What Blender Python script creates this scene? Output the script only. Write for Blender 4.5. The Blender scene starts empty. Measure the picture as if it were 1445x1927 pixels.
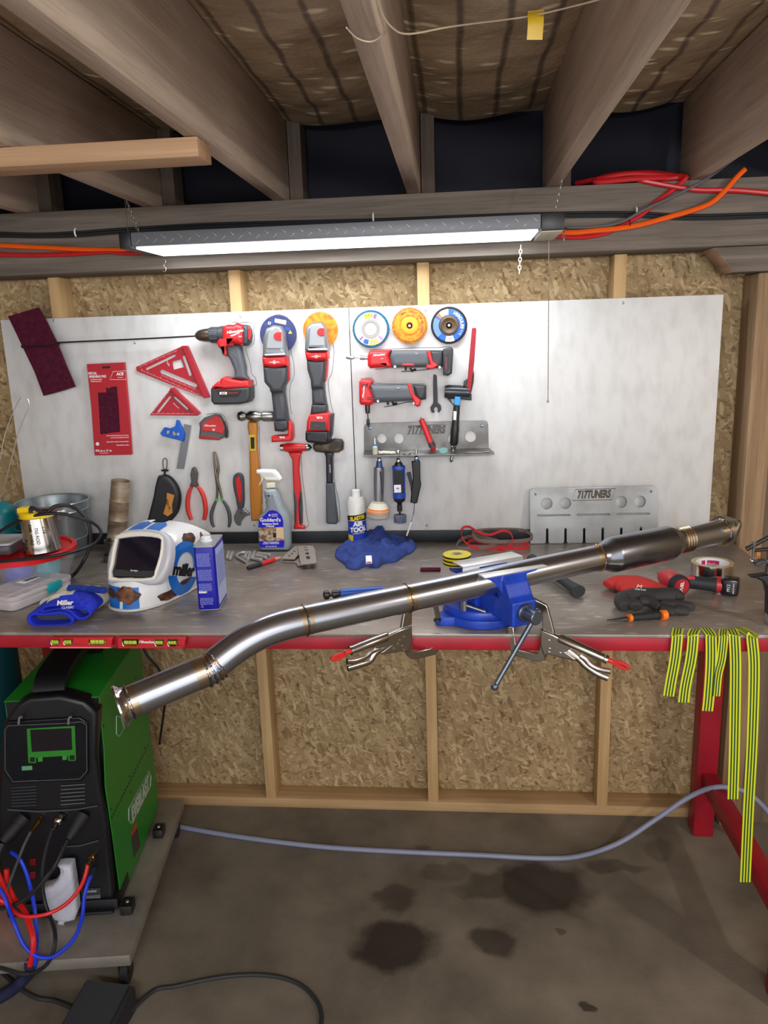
import bpy, bmesh, math, random
from mathutils import Vector, Matrix, noise
random.seed(7)
PI = math.pi
scn = bpy.context.scene
COL = scn.collection
V = Vector

# ------------------------------------------------------------------ camera
IW, IH = 1445.0, 1927.0
FPX = 1468.7
CP, CYAW, CR = 0.22421, 0.09598, -0.03238
CAM = V((0.08319, -2.57353, 1.72779))
_F = V((-math.sin(CYAW)*math.cos(CP), math.cos(CYAW)*math.cos(CP), -math.sin(CP)))
_R0 = V((math.cos(CYAW), math.sin(CYAW), 0))
_U0 = _R0.cross(_F)
_R = math.cos(CR)*_R0 + math.sin(CR)*_U0
_U = -math.sin(CR)*_R0 + math.cos(CR)*_U0
cam = bpy.data.cameras.new('camera')
cam.sensor_fit = 'HORIZONTAL'
cam.sensor_width = 36.0
cam.lens = 36.0*FPX/IW
cam.clip_start = 0.05
camo = bpy.data.objects.new('camera', cam)
COL.objects.link(camo)
camo.matrix_world = Matrix(((_R.x, _U.x, -_F.x, CAM.x), (_R.y, _U.y, -_F.y, CAM.y), (_R.z, _U.z, -_F.z, CAM.z), (0, 0, 0, 1)))
scn.camera = camo

# ------------------------------------------------------------------ world, exposure, lights
vs = scn.view_settings
vs.view_transform = 'Standard'
vs.look = 'None'
vs.gamma = 1.0
vs.exposure = 0.0
vs.use_curve_mapping = False
wd = bpy.data.worlds.new('world')
scn.world = wd
wd.use_nodes = True
bg = wd.node_tree.nodes['Background']
bg.inputs[0].default_value = (0.95, 0.93, 0.95, 1)
bg.inputs[1].default_value = 1.7

def area(name, loc, rot, sx, sy, power, color):
    l = bpy.data.lights.new(name, 'AREA')
    l.shape = 'RECTANGLE'; l.size = sx; l.size_y = sy
    l.energy = power; l.color = color
    o = bpy.data.objects.new(name, l)
    o.location = loc; o.rotation_euler = rot
    COL.objects.link(o)
    return o
# tubes of the shop light over the bench (just under its diffuser)
area('shop_light_glow', (-0.25, -0.24, 1.968), (0, 0, 0), 1.08, 0.16, 6.5, (0.93, 0.97, 1.0))
# the garage's other ceiling lamps behind and beside the camera, plus an added fill
area('garage_lamp_glow', (0.15, -3.3, 2.0), (math.radians(78), 0, 0), 1.15, 0.14, 28.0, (0.96, 0.97, 1.0))
bulb = bpy.data.lights.new('bare_bulb', 'POINT'); bulb.energy = 42.0; bulb.shadow_soft_size = 0.05; bulb.color = (1.0, 0.94, 0.87)
bo = bpy.data.objects.new('bare_bulb', bulb); bo.location = (1.9, -2.0, 1.9); COL.objects.link(bo)
fill_bulb = bpy.data.lights.new('ceiling_fill_bulb', 'POINT'); fill_bulb.energy = 14.0; fill_bulb.shadow_soft_size = 0.06; fill_bulb.color = (1.0, 0.95, 0.9)  # extra fill bulb, added only to brighten joists and ceiling
bo2 = bpy.data.objects.new('ceiling_fill_bulb', fill_bulb); bo2.location = (0.9, -3.1, 1.8); COL.objects.link(bo2)

# ------------------------------------------------------------------ pixel -> place
def ray(u, v):
    return _F + _R*((u-IW/2)/FPX) - _U*((v-IH/2)/FPX)
def wp(u, v, Y):
    d = ray(u, v); return CAM + d*((Y-CAM.y)/d.y)
def bp(u, v, Z):
    d = ray(u, v); return CAM + d*((Z-CAM.z)/d.z)
def wf(u, v, D):
    return CAM + ray(u, v)*D
class Fr:
    """a working plane: origin O, axes X, Y (unit), N = X x Y"""
    def __init__(s, O, X, Y):
        s.O = V(O); s.X = V(X).normalized(); s.N = s.X.cross(V(Y)).normalized(); s.Y = s.N.cross(s.X)
        s.M = Matrix(((s.X.x, s.Y.x, s.N.x, s.O.x), (s.X.y, s.Y.y, s.N.y, s.O.y), (s.X.z, s.Y.z, s.N.z, s.O.z), (0, 0, 0, 1)))
    def p3(s, u, v):
        d = ray(u, v); return CAM + d*(s.N.dot(s.O-CAM)/s.N.dot(d))
    def to2(s, q):
        p = s.p3(*q)-s.O; return (p.dot(s.X), p.dot(s.Y))
    def at(s, x, y, z=0.0):
        return s.O + s.X*x + s.Y*y + s.N*z
def wallF(y): return Fr((0, y, 0), (1, 0, 0), (0, 0, 1))      # N points to -y, into the room
def vertF(P, ang): return Fr(P, (math.cos(ang), math.sin(ang), 0), (0, 0, 1))
def flatF(z): return Fr((0, 0, z), (1, 0, 0), (0, 1, 0))
# crops used while measuring the photograph
def crop(x0, y0, s): return lambda *p: [(x0+a/s, y0+b/s) for a, b in p]
cA = crop(0, 560, 2.89); cB = crop(350, 560, 4.129); cC = crop(640, 560, 4.378); cD = crop(0, 900, 3.01)
cE = crop(420, 860, 3.141); cF = crop(960, 880, 2.979); cG = crop(360, 590, 7.225); cH = crop(0, 1180, 4.129)
cI = crop(0, 1480, 4.129); cJ = crop(600, 1020, 2.331); cK = crop(1080, 1000, 2.753); cL = crop(0, 940, 6.568)
cM = crop(640, 560, 8.756); cN = crop(800, 560, 8.76); cO = crop(830, 960, 3.36); cP = crop(600, 1060, 4.817)
cQ = crop(1300, 900, 5.669); cT = crop(0, 200, 2.007); cS = crop(720, 200, 1.993)

# ------------------------------------------------------------------ materials
def s2l(c):
    c = c/255.0
    return c/12.92 if c <= 0.04045 else ((c+0.055)/1.055)**2.4
def rgb(r, g, b): return (s2l(r), s2l(g), s2l(b), 1)
MATS = {}
def nodes_of(name):
    m = bpy.data.materials.new(name); m.use_nodes = True
    nt = m.node_tree
    return m, nt, nt.nodes['Principled BSDF']
def mat(name, c=None, rough=0.5, metal=0.0, c2=None, scale=20, bump=0.0, bscale=None, stretch=None, spec=0.5, alpha=1.0, trans=0.0, coat=0.0, emit=None, aniso=0.0, lo=0.35, hi=0.65, rvar=0.0, detail=6):
    if name in MATS: return MATS[name]
    m, nt, p = nodes_of(name)
    N, L = nt.nodes, nt.links
    p.inputs['Roughness'].default_value = rough
    p.inputs['Metallic'].default_value = metal
    p.inputs['Specular IOR Level'].default_value = spec
    p.inputs['Base Color'].default_value = rgb(*c)
    p.inputs['Alpha'].default_value = alpha
    p.inputs['Transmission Weight'].default_value = trans
    p.inputs['Coat Weight'].default_value = coat
    p.inputs['Anisotropic'].default_value = aniso
    tc = mp = None
    if c2 is not None or bump or rvar:
        tc = N.new('ShaderNodeTexCoord'); mp = N.new('ShaderNodeMapping')
        L.new(tc.outputs['Object'], mp.inputs['Vector'])
        if stretch: mp.inputs['Scale'].default_value = stretch
    if c2 is not None or rvar:
        nz = N.new('ShaderNodeTexNoise'); nz.inputs['Scale'].default_value = scale; nz.inputs['Detail'].default_value = detail
        L.new(mp.outputs[0], nz.inputs['Vector'])
        mr = N.new('ShaderNodeMapRange'); mr.inputs[1].default_value = lo; mr.inputs[2].default_value = hi
        L.new(nz.outputs[0], mr.inputs[0])
        if c2 is not None:
            mx = N.new('ShaderNodeMix'); mx.data_type = 'RGBA'
            L.new(mr.outputs[0], mx.inputs['Factor'])
            mx.inputs['A'].default_value = rgb(*c); mx.inputs['B'].default_value = rgb(*c2)
            L.new(mx.outputs['Result'], p.inputs['Base Color'])
        if rvar:
            r2 = N.new('ShaderNodeMapRange'); r2.inputs[1].default_value = lo; r2.inputs[2].default_value = hi
            r2.inputs[3].default_value = max(0.02, rough-rvar); r2.inputs[4].default_value = rough+rvar
            L.new(nz.outputs[0], r2.inputs[0]); L.new(r2.outputs[0], p.inputs['Roughness'])
    if bump:
        nb = N.new('ShaderNodeTexNoise'); nb.inputs['Scale'].default_value = bscale or scale*3; nb.inputs['Detail'].default_value = 4
        L.new(mp.outputs[0], nb.inputs['Vector'])
        b = N.new('ShaderNodeBump'); b.inputs['Strength'].default_value = bump; b.inputs['Distance'].default_value = 0.004
        L.new(nb.outputs[0], b.inputs['Height']); L.new(b.outputs[0], p.inputs['Normal'])
    if emit:
        p.inputs['Emission Color'].default_value = rgb(*emit[0]); p.inputs['Emission Strength'].default_value = emit[1]
    MATS[name] = m
    return m
def wood(name, a, b, c, axis='x', scale=1.0, rough=0.75, dark=0.35):
    """grain stretched along an axis of the object's space"""
    if name in MATS: return MATS[name]
    m, nt, p = nodes_of(name); N, L = nt.nodes, nt.links
    tc = N.new('ShaderNodeTexCoord'); mp = N.new('ShaderNodeMapping'); L.new(tc.outputs['Object'], mp.inputs[0])
    st = {'x': (1.2, 22, 22), 'y': (22, 1.2, 22), 'z': (22, 22, 1.2)}[axis]
    mp.inputs['Scale'].default_value = tuple(s*scale for s in st)
    n1 = N.new('ShaderNodeTexNoise'); n1.inputs['Scale'].default_value = 1.6; n1.inputs['Detail'].default_value = 5; n1.inputs['Distortion'].default_value = 0.5
    L.new(mp.outputs[0], n1.inputs['Vector'])
    mp2 = N.new('ShaderNodeMapping'); L.new(tc.outputs['Object'], mp2.inputs[0]); mp2.inputs['Scale'].default_value = tuple(s*scale*(4 if s > 2 else 2) for s in st)
    n2 = N.new('ShaderNodeTexNoise'); n2.inputs['Scale'].default_value = 2.5; n2.inputs['Detail'].default_value = 3
    L.new(mp2.outputs[0], n2.inputs['Vector'])
    n3 = N.new('ShaderNodeTexNoise'); n3.inputs['Scale'].default_value = 4.0; n3.inputs['Detail'].default_value = 5
    L.new(tc.outputs['Object'], n3.inputs['Vector'])
    r1 = N.new('ShaderNodeValToRGB'); L.new(n1.outputs[0], r1.inputs[0])
    e = r1.color_ramp.elements; e[0].position = 0.33; e[0].color = rgb(*b); e[1].position = 0.68; e[1].color = rgb(*a)
    mx = N.new('ShaderNodeMix'); mx.data_type = 'RGBA'; mx.blend_type = 'MIX'
    r2 = N.new('ShaderNodeMapRange'); r2.inputs[1].default_value = 0.5; r2.inputs[2].default_value = 0.8; r2.inputs[4].default_value = dark
    L.new(n2.outputs[0], r2.inputs[0]); L.new(r2.outputs[0], mx.inputs['Factor']); L.new(r1.outputs[0], mx.inputs['A']); mx.inputs['B'].default_value = rgb(*c)
    m3 = N.new('ShaderNodeMix'); m3.data_type = 'RGBA'
    r3 = N.new('ShaderNodeMapRange'); r3.inputs[1].default_value = 0.5; r3.inputs[2].default_value = 0.85; r3.inputs[4].default_value = 0.6
    L.new(n3.outputs[0], r3.inputs[0]); L.new(r3.outputs[0], m3.inputs['Factor']); L.new(mx.outputs['Result'], m3.inputs['A']); m3.inputs['B'].default_value = rgb(*b)
    L.new(m3.outputs['Result'], p.inputs['Base Color'])
    bm_ = N.new('ShaderNodeBump'); bm_.inputs['Strength'].default_value = 0.25; bm_.inputs['Distance'].default_value = 0.003
    L.new(n2.outputs[0], bm_.inputs['Height']); L.new(bm_.outputs[0], p.inputs['Normal'])
    p.inputs['Roughness'].default_value = rough; p.inputs['Specular IOR Level'].default_value = 0.25
    MATS[name] = m
    return m

# ------------------------------------------------------------------ objects
ROOT = {}
def tag(o, label=None, cat=None, group=None, kind=None):
    if label: o['label'] = label
    if cat: o['category'] = cat
    if group: o['group'] = group
    if kind: o['kind'] = kind
    return o
def thing(name, label, cat, loc, rotz=0, group=None):
    o = bpy.data.objects.new(name, None)
    o.empty_display_size = 0.02
    COL.objects.link(o)
    o.location = loc; o.rotation_euler = (0, 0, rotz)
    ROOT[o.name] = Matrix.Translation(V(loc)) @ Matrix.Rotation(rotz, 4, 'Z')
    return tag(o, label, cat, group)
def mk(name, bm, m, parent=None, ang=38, label=None, cat=None, group=None, kind=None, org=None, local=False):
    bmesh.ops.recalc_face_normals(bm, faces=bm.faces)
    if parent is None:
        if org is None:
            xs = [v.co for v in bm.verts]
            org = V(((min(c.x for c in xs)+max(c.x for c in xs))/2, (min(c.y for c in xs)+max(c.y for c in xs))/2, min(c.z for c in xs)))
        T = Matrix.Translation(V(org)).inverted()
    else:
        T = ROOT[parent.name].inverted()
    if not local: bm.transform(T)
    me = bpy.data.meshes.new(name); bm.to_mesh(me); bm.free()
    ms = m if isinstance(m, (list, tuple)) else [m]
    for q in ms: me.materials.append(q)
    me.polygons.foreach_set('use_smooth', [True]*len(me.polygons))
    me.set_sharp_from_angle(angle=math.radians(ang))
    o = bpy.data.objects.new(name, me); COL.objects.link(o)
    if parent is None:
        o.location = org; ROOT[o.name] = Matrix.Translation(V(org))
    else:
        o.parent = parent; ROOT[o.name] = ROOT[parent.name]
    return tag(o, label, cat, group, kind)
def B(): return bmesh.new()

def bx(bm, c, s, M=None, bev=0.0, seg=2, mi=0):
    r = bmesh.ops.create_cube(bm, size=1.0)
    vs_ = r['verts']
    for v in vs_: v.co = V((v.co.x*s[0]+c[0], v.co.y*s[1]+c[1], v.co.z*s[2]+c[2]))
    fs = set(f for v in vs_ for f in v.link_faces)
    if bev:
        es = list(set(e for v in vs_ for e in v.link_edges))
        rr = bmesh.ops.bevel(bm, geom=es, offset=bev, segments=seg, profile=0.5, affect='EDGES')
        fs = set(rr['faces']) | set(f for v in rr['verts'] for f in v.link_faces)
        vs_ = list(set(v for f in fs for v in f.verts))
    if mi:
        for f in fs: f.material_index = mi
    if M is not None:
        for v in vs_: v.co = M @ v.co
    return bm
def box(lo, hi, bev=0.0, bm=None, M=None):
    bm = bm or B()
    return bx(bm, [(a+b)/2 for a, b in zip(lo, hi)], [abs(b-a) for a, b in zip(lo, hi)], M, bev)
def cat_rom(pts, n=6, closed=False):
    P = [V(p) for p in pts]; out = []
    m = len(P)
    rng = m if closed else m-1
    for i in range(rng):
        if closed: a, b, c, d = P[(i-1) % m], P[i], P[(i+1) % m], P[(i+2) % m]
        else: a, b, c, d = P[max(i-1, 0)], P[i], P[i+1], P[min(i+2, m-1)]
        for k in range(n):
            t = k/n
            out.append(0.5*((2*b)+(c-a)*t+(2*a-5*b+4*c-d)*t*t+(3*b-a-3*c+d)*t**3))
    if not closed: out.append(P[-1])
    return out
def sm2(pts, n=4):
    return [(p.x, p.y) for p in cat_rom([V((a, b, 0)) for a, b in pts], n, True)]
def tube(bm, pts, r, n=10, smooth=0, closed=False, flat=None, cap=True, mi=0):
    """round tube along pts; r a number or a list; flat=(a,b) scales the section"""
    P = [V(p) for p in pts]
    if not isinstance(r, (list, tuple)): r = [r]*len(P)
    if smooth:
        R4 = cat_rom([V((q, 0, 0)) for q in r], smooth, closed); P = cat_rom(P, smooth, closed); r = [q.x for q in R4]
    m = len(P); up = None; rings = []
    for i in range(m):
        a = P[(i-1) % m] if closed else P[max(i-1, 0)]
        b = P[(i+1) % m] if closed else P[min(i+1, m-1)]
        t = (b-a)
        if t.length < 1e-9: t = V((0, 0, 1))
        t.normalize()
        if up is None:
            up = V((0, 0, 1)) if abs(t.z) < 0.9 else V((1, 0, 0))
        s = t.cross(up)
        if s.length < 1e-6: s = t.cross(V((0.3, 1, 0.2)))
        s.normalize(); up = s.cross(t).normalized()
        fa, fb = flat or (1, 1)
        rings.append([bm.verts.new(P[i]+(s*math.cos(k*2*PI/n)*fa+up*math.sin(k*2*PI/n)*fb)*r[i]) for k in range(n)])
    for i in range(m if closed else m-1):
        A, C_ = rings[i], rings[(i+1) % m]
        for k in range(n):
            f = bm.faces.new((A[k], A[(k+1) % n], C_[(k+1) % n], C_[k])); f.material_index = mi
    if cap and not closed:
        for q in (rings[0][::-1], rings[-1]):
            f = bm.faces.new(q); f.material_index = mi
    return bm
def lathe(bm, O, axis, prof, n=32, arc=None, mi=0):
    """prof: (t along the axis, radius)"""
    A = V(axis).normalized(); s = A.cross(V((0, 0, 1)) if abs(A.z) < 0.9 else V((1, 0, 0))).normalized(); u = s.cross(A)
    O = V(O); rings = []
    for t, r in prof:
        if r < 1e-6: rings.append([bm.verts.new(O+A*t)])
        else: rings.append([bm.verts.new(O+A*t+(s*math.cos(k*2*PI/n)+u*math.sin(k*2*PI/n))*r) for k in range(n)])
    for a, b in zip(rings, rings[1:]):
        for k in range(n):
            k2 = (k+1) % n
            try:
                if len(a) == 1 and len(b) == 1: continue
                if len(a) == 1: f = bm.faces.new((a[0], b[k2], b[k]))
                elif len(b) == 1: f = bm.faces.new((a[k], a[k2], b[0]))
                else: f = bm.faces.new((a[k], a[k2], b[k2], b[k]))
                f.material_index = mi
            except ValueError: pass
    for q in ((rings[0], rings[-1]) if (abs(prof[0][0]-prof[-1][0]) > 1e-7 or abs(prof[0][1]-prof[-1][1]) > 1e-7) else ()):
        if len(q) > 2:
            try: f = bm.faces.new(q); f.material_index = mi
            except ValueError: pass
    return bm
def cyl(bm, a, b, r, r2=None, n=24, bev=0.0):
    a, b = V(a), V(b); L_ = (b-a).length; r2 = r if r2 is None else r2
    if bev: return lathe(bm, a, b-a, [(0, r-bev), (bev, r), (L_-bev, r2), (L_, r2-bev)], n)
    return lathe(bm, a, b-a, [(0, r), (L_, r2)], n)
def ball(bm, c, s, M=None, u=20, v=12):
    r = bmesh.ops.create_uvsphere(bm, u_segments=u, v_segments=v, radius=1.0)
    for q in r['verts']:
        q.co = V((q.co.x*s[0], q.co.y*s[1], q.co.z*s[2]))
        if M is not None: q.co = M @ q.co
        q.co += V(c)
    return bm
def circ(cx, cy, r, n=28, ry=None):
    ry = ry or r
    return [(cx+r*math.cos(k*2*PI/n), cy+ry*math.sin(k*2*PI/n)) for k in range(n)]
def rrect(x0, y0, x1, y1, r, n=4):
    o = []
    for cx, cy, a in ((x1-r, y1-r, 0), (x0+r, y1-r, 90), (x0+r, y0+r, 180), (x1-r, y0+r, 270)):
        for k in range(n+1):
            t = math.radians(a+90*k/n); o.append((cx+r*math.cos(t), cy+r*math.sin(t)))
    return o
def curve_mesh(cu):
    o = bpy.data.objects.new('tmp', cu); COL.objects.link(o)
    dg = bpy.context.evaluated_depsgraph_get()
    me = bpy.data.meshes.new_from_object(o.evaluated_get(dg))
    bpy.data.objects.remove(o); bpy.data.curves.remove(cu)
    return me
def plate(bm, outer, t, M, z=0.0, holes=(), bev=0.0, res=2, mi=0):
    """a flat outline with holes, t thick, centred at z on its plane; edges rounded by bev"""
    cu = bpy.data.curves.new('tmp', 'CURVE'); cu.dimensions = '2D'; cu.fill_mode = 'BOTH'
    bev = min(bev, t*0.49)
    cu.extrude = t/2-bev; cu.bevel_depth = bev; cu.bevel_resolution = res; cu.offset = -bev
    for loop in [outer]+list(holes):
        sp = cu.splines.new('POLY'); sp.points.add(len(loop)-1)
        for i, (x, y) in enumerate(loop): sp.points[i].co = (x, y, 0, 1)
        sp.use_cyclic_u = True
    me = curve_mesh(cu)
    me.transform(M @ Matrix.Translation((0, 0, z)))
    n0 = len(bm.faces)
    bm.from_mesh(me); bpy.data.meshes.remove(me)
    bm.faces.ensure_lookup_table()
    if mi:
        for f in bm.faces[n0:]: f.material_index = mi
    return bm
def pp(F, px, t, z=0.0, holes=(), bev=0.0, bm=None, smooth=0, mi=0, res=2):
    """plate drawn on working plane F from points of the photograph"""
    bm = bm or B()
    o = [F.to2(q) for q in (sm2(px, smooth) if smooth else px)]
    return plate(bm, o, t, F.M, z, [[F.to2(q) for q in h] for h in holes], bev, res, mi)
def text_mesh(s, size, ex=0.0004, shear=0.0, bold=0.0, align='CENTER', sx=1.0):
    cu = bpy.data.curves.new('tmp', 'FONT'); cu.body = s; cu.size = size; cu.extrude = ex; cu.shear = shear
    cu.offset = bold; cu.align_x = align; cu.align_y = 'CENTER'; cu.resolution_u = 3
    me = curve_mesh(cu)
    if sx != 1.0: me.transform(Matrix.Diagonal((sx, 1, 1, 1)))
    return me
def text(s, F, q, size, m, parent, rot=0.0, z=0.001, bold=0.0, shear=0.0, sx=1.0, name='lettering', px=True, ex=0.0004, align='CENTER', bm=None):
    x, y = F.to2(q) if px else q
    me = text_mesh(s, size, ex, shear, bold*size, align, sx)
    me.transform(F.M @ Matrix.Translation((x, y, z)) @ Matrix.Rotation(rot, 4, 'Z'))
    own = bm is None
    if own: bm = B()
    bm.from_mesh(me); bpy.data.meshes.remove(me)
    if own: return mk(name, bm, m, parent)
def remesh(bm, voxel, smooth=2, sub=0):
    me = bpy.data.meshes.new('tmp'); bm.to_mesh(me); bm.free()
    o = bpy.data.objects.new('tmp', me); COL.objects.link(o)
    r = o.modifiers.new('r', 'REMESH'); r.mode = 'VOXEL'; r.voxel_size = voxel
    if smooth:
        s = o.modifiers.new('s', 'SMOOTH'); s.iterations = smooth; s.factor = 0.5
    dg = bpy.context.evaluated_depsgraph_get()
    m2 = bpy.data.meshes.new_from_object(o.evaluated_get(dg))
    b = B(); b.from_mesh(m2)
    bpy.data.objects.remove(o); bpy.data.meshes.remove(me); bpy.data.meshes.remove(m2)
    return b
def poly(bm, pts, mi=0):
    f = bm.faces.new([bm.verts.new(V(p)) for p in pts]); f.material_index = mi
    return bm
def prism(bm, pts, vec, mi=0):
    vec = V(vec); a = [bm.verts.new(V(p)) for p in pts]; b = [bm.verts.new(V(p)+vec) for p in pts]
    fs = [bm.faces.new(a[::-1]), bm.faces.new(b)]
    for i in range(len(a)): fs.append(bm.faces.new((a[i], a[(i+1) % len(a)], b[(i+1) % len(a)], b[i])))
    for f in fs: f.material_index = mi
    return bm
def ribbon(bm, pts, wdir, w, t, smooth=6, closed=False, n=None):
    """band of width w (along wdir) and thickness t following pts"""
    P = cat_rom(pts, smooth, closed) if smooth else [V(p) for p in pts]
    m = len(P); rings = []
    for i in range(m):
        a = P[(i-1) % m] if closed else P[max(i-1, 0)]
        b = P[(i+1) % m] if closed else P[min(i+1, m-1)]
        T = (b-a).normalized(); W = V(wdir[i*len(wdir)//m]) if isinstance(wdir, list) else V(wdir)
        W = (W-T*W.dot(T)).normalized(); Nn = T.cross(W)
        rings.append([bm.verts.new(P[i]+W*sx*w/2+Nn*sy*t/2) for sx, sy in ((-1, -1), (1, -1), (1, 1), (-1, 1))])
    for i in range(m if closed else m-1):
        A, C_ = rings[i], rings[(i+1) % m]
        for k in range(4): bm.faces.new((A[k], A[(k+1) % 4], C_[(k+1) % 4], C_[k]))
    if not closed:
        bm.faces.new(rings[0][::-1]); bm.faces.new(rings[-1])
    return bm
# ------------------------------------------------------------------ common materials
RED = mat('red_plastic', (205, 34, 38), 0.38)
RED2 = mat('red_paint', (168, 22, 42), 0.42, c2=(150, 20, 38), scale=9, bump=0.05)
GREY = mat('grey_rubber', (84, 87, 92), 0.6)
DGREY = mat('dark_grey_plastic', (52, 54, 58), 0.5)
BLK = mat('black_plastic', (22, 22, 25), 0.42)
BLKR = mat('black_rubber', (30, 31, 34), 0.7)
SILV = mat('cast_alloy', (168, 172, 176), 0.38, 0.6)
CHR = mat('chrome', (205, 205, 205), 0.12, 1.0)
STL = mat('tool_steel', (150, 148, 144), 0.32, 1.0, rvar=0.08, scale=30)
DSTL = mat('dark_steel', (78, 76, 74), 0.38, 0.9)
WHT = mat('white_print', (235, 235, 235), 0.5)
BPRINT = mat('black_print', (14, 14, 16), 0.6)
BRASS = mat('brass', (196, 152, 72), 0.25, 1.0)
YEL = mat('yellow_plastic', (240, 205, 20), 0.45)
ORG = mat('orange_plastic', (240, 120, 20), 0.5)
BLUE = mat('blue_plastic', (30, 90, 190), 0.4)
ZINC = mat('zinc_screw', (190, 190, 185), 0.35, 0.9)
PEN = mat('pen_line', (60, 60, 66), 0.7)

def osb_mat(name, tint=1.0):
    m, nt, p = nodes_of(name); N, L = nt.nodes, nt.links
    tc = N.new('ShaderNodeTexCoord')
    nz = N.new('ShaderNodeTexNoise'); nz.inputs['Scale'].default_value = 9; nz.inputs['Detail'].default_value = 2
    L.new(tc.outputs['Object'], nz.inputs['Vector'])
    vm = N.new('ShaderNodeVectorMath'); vm.operation = 'MULTIPLY_ADD'
    vm.inputs[1].default_value = (0.03, 0.03, 0.03); L.new(nz.outputs['Color'], vm.inputs[0]); L.new(tc.outputs['Object'], vm.inputs[2])
    prev = None; prevd = None
    for i, (ang, sx, sz, off) in enumerate(((8, 26, 90, 0), (70, 24, 100, 3), (-52, 34, 84, 7), (35, 22, 120, 11), (-18, 40, 130, 17), (108, 30, 92, 23))):
        mp = N.new('ShaderNodeMapping'); mp.vector_type = 'TEXTURE' if False else 'POINT'
        ro = N.new('ShaderNodeVectorRotate'); ro.rotation_type = 'Y_AXIS'; ro.inputs['Angle'].default_value = math.radians(ang)
        L.new(vm.outputs[0], ro.inputs['Vector']); L.new(ro.outputs[0], mp.inputs['Vector'])
        mp.inputs['Scale'].default_value = (sx, 9, sz); mp.inputs['Location'].default_value = (off, 0, off*1.7)
        vo = N.new('ShaderNodeTexVoronoi'); vo.inputs['Scale'].default_value = 1.0; L.new(mp.outputs[0], vo.inputs['Vector'])
        sp = N.new('ShaderNodeSeparateColor'); L.new(vo.outputs['Color'], sp.inputs[0])
        if prev is None: prev = sp.outputs[0]; prevd = vo.outputs['Distance']
        else:
            th = N.new('ShaderNodeMath'); th.operation = 'GREATER_THAN'; th.inputs[1].default_value = 0.62; L.new(sp.outputs[1], th.inputs[0])
            mx = N.new('ShaderNodeMix'); L.new(th.outputs[0], mx.inputs['Factor']); L.new(prev, mx.inputs['A']); L.new(sp.outputs[0], mx.inputs['B'])
            md = N.new('ShaderNodeMix'); L.new(th.outputs[0], md.inputs['Factor']); L.new(prevd, md.inputs['A']); L.new(vo.outputs['Distance'], md.inputs['B'])
            prev = mx.outputs[0]; prevd = md.outputs[0]
    cr = N.new('ShaderNodeValToRGB'); L.new(prev, cr.inputs[0])
    e = cr.color_ramp.elements
    e[0].position = 0.0; e[0].color = rgb(130, 104, 72)
    e[1].position = 1.0; e[1].color = rgb(196, 174, 134)
    for po, co in ((0.12, (150, 126, 90)), (0.4, (162, 138, 100)), (0.75, (174, 150, 112))):
        q = e.new(po); q.color = rgb(*co)
    n2 = N.new('ShaderNodeTexNoise'); n2.inputs['Scale'].default_value = 60; n2.inputs['Detail'].default_value = 3
    L.new(tc.outputs['Object'], n2.inputs['Vector'])
    r2 = N.new('ShaderNodeMapRange'); r2.inputs[1].default_value = 0.6; r2.inputs[2].default_value = 0.72; r2.inputs[4].default_value = 0.75; L.new(n2.outputs[0], r2.inputs[0])
    mx = N.new('ShaderNodeMix'); mx.data_type = 'RGBA'; L.new(r2.outputs[0], mx.inputs['Factor']); L.new(cr.outputs[0], mx.inputs['A']); mx.inputs['B'].default_value = rgb(96, 66, 34)
    L.new(mx.outputs['Result'], p.inputs['Base Color'])
    b = N.new('ShaderNodeBump'); b.inputs['Strength'].default_value = 0.35; b.inputs['Distance'].default_value = 0.003
    L.new(prevd, b.inputs['Height']); L.new(b.outputs[0], p.inputs['Normal'])
    p.inputs['Roughness'].default_value = 0.7; p.inputs['Specular IOR Level'].default_value = 0.3
    return m
OSB = osb_mat('strand_board')

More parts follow.
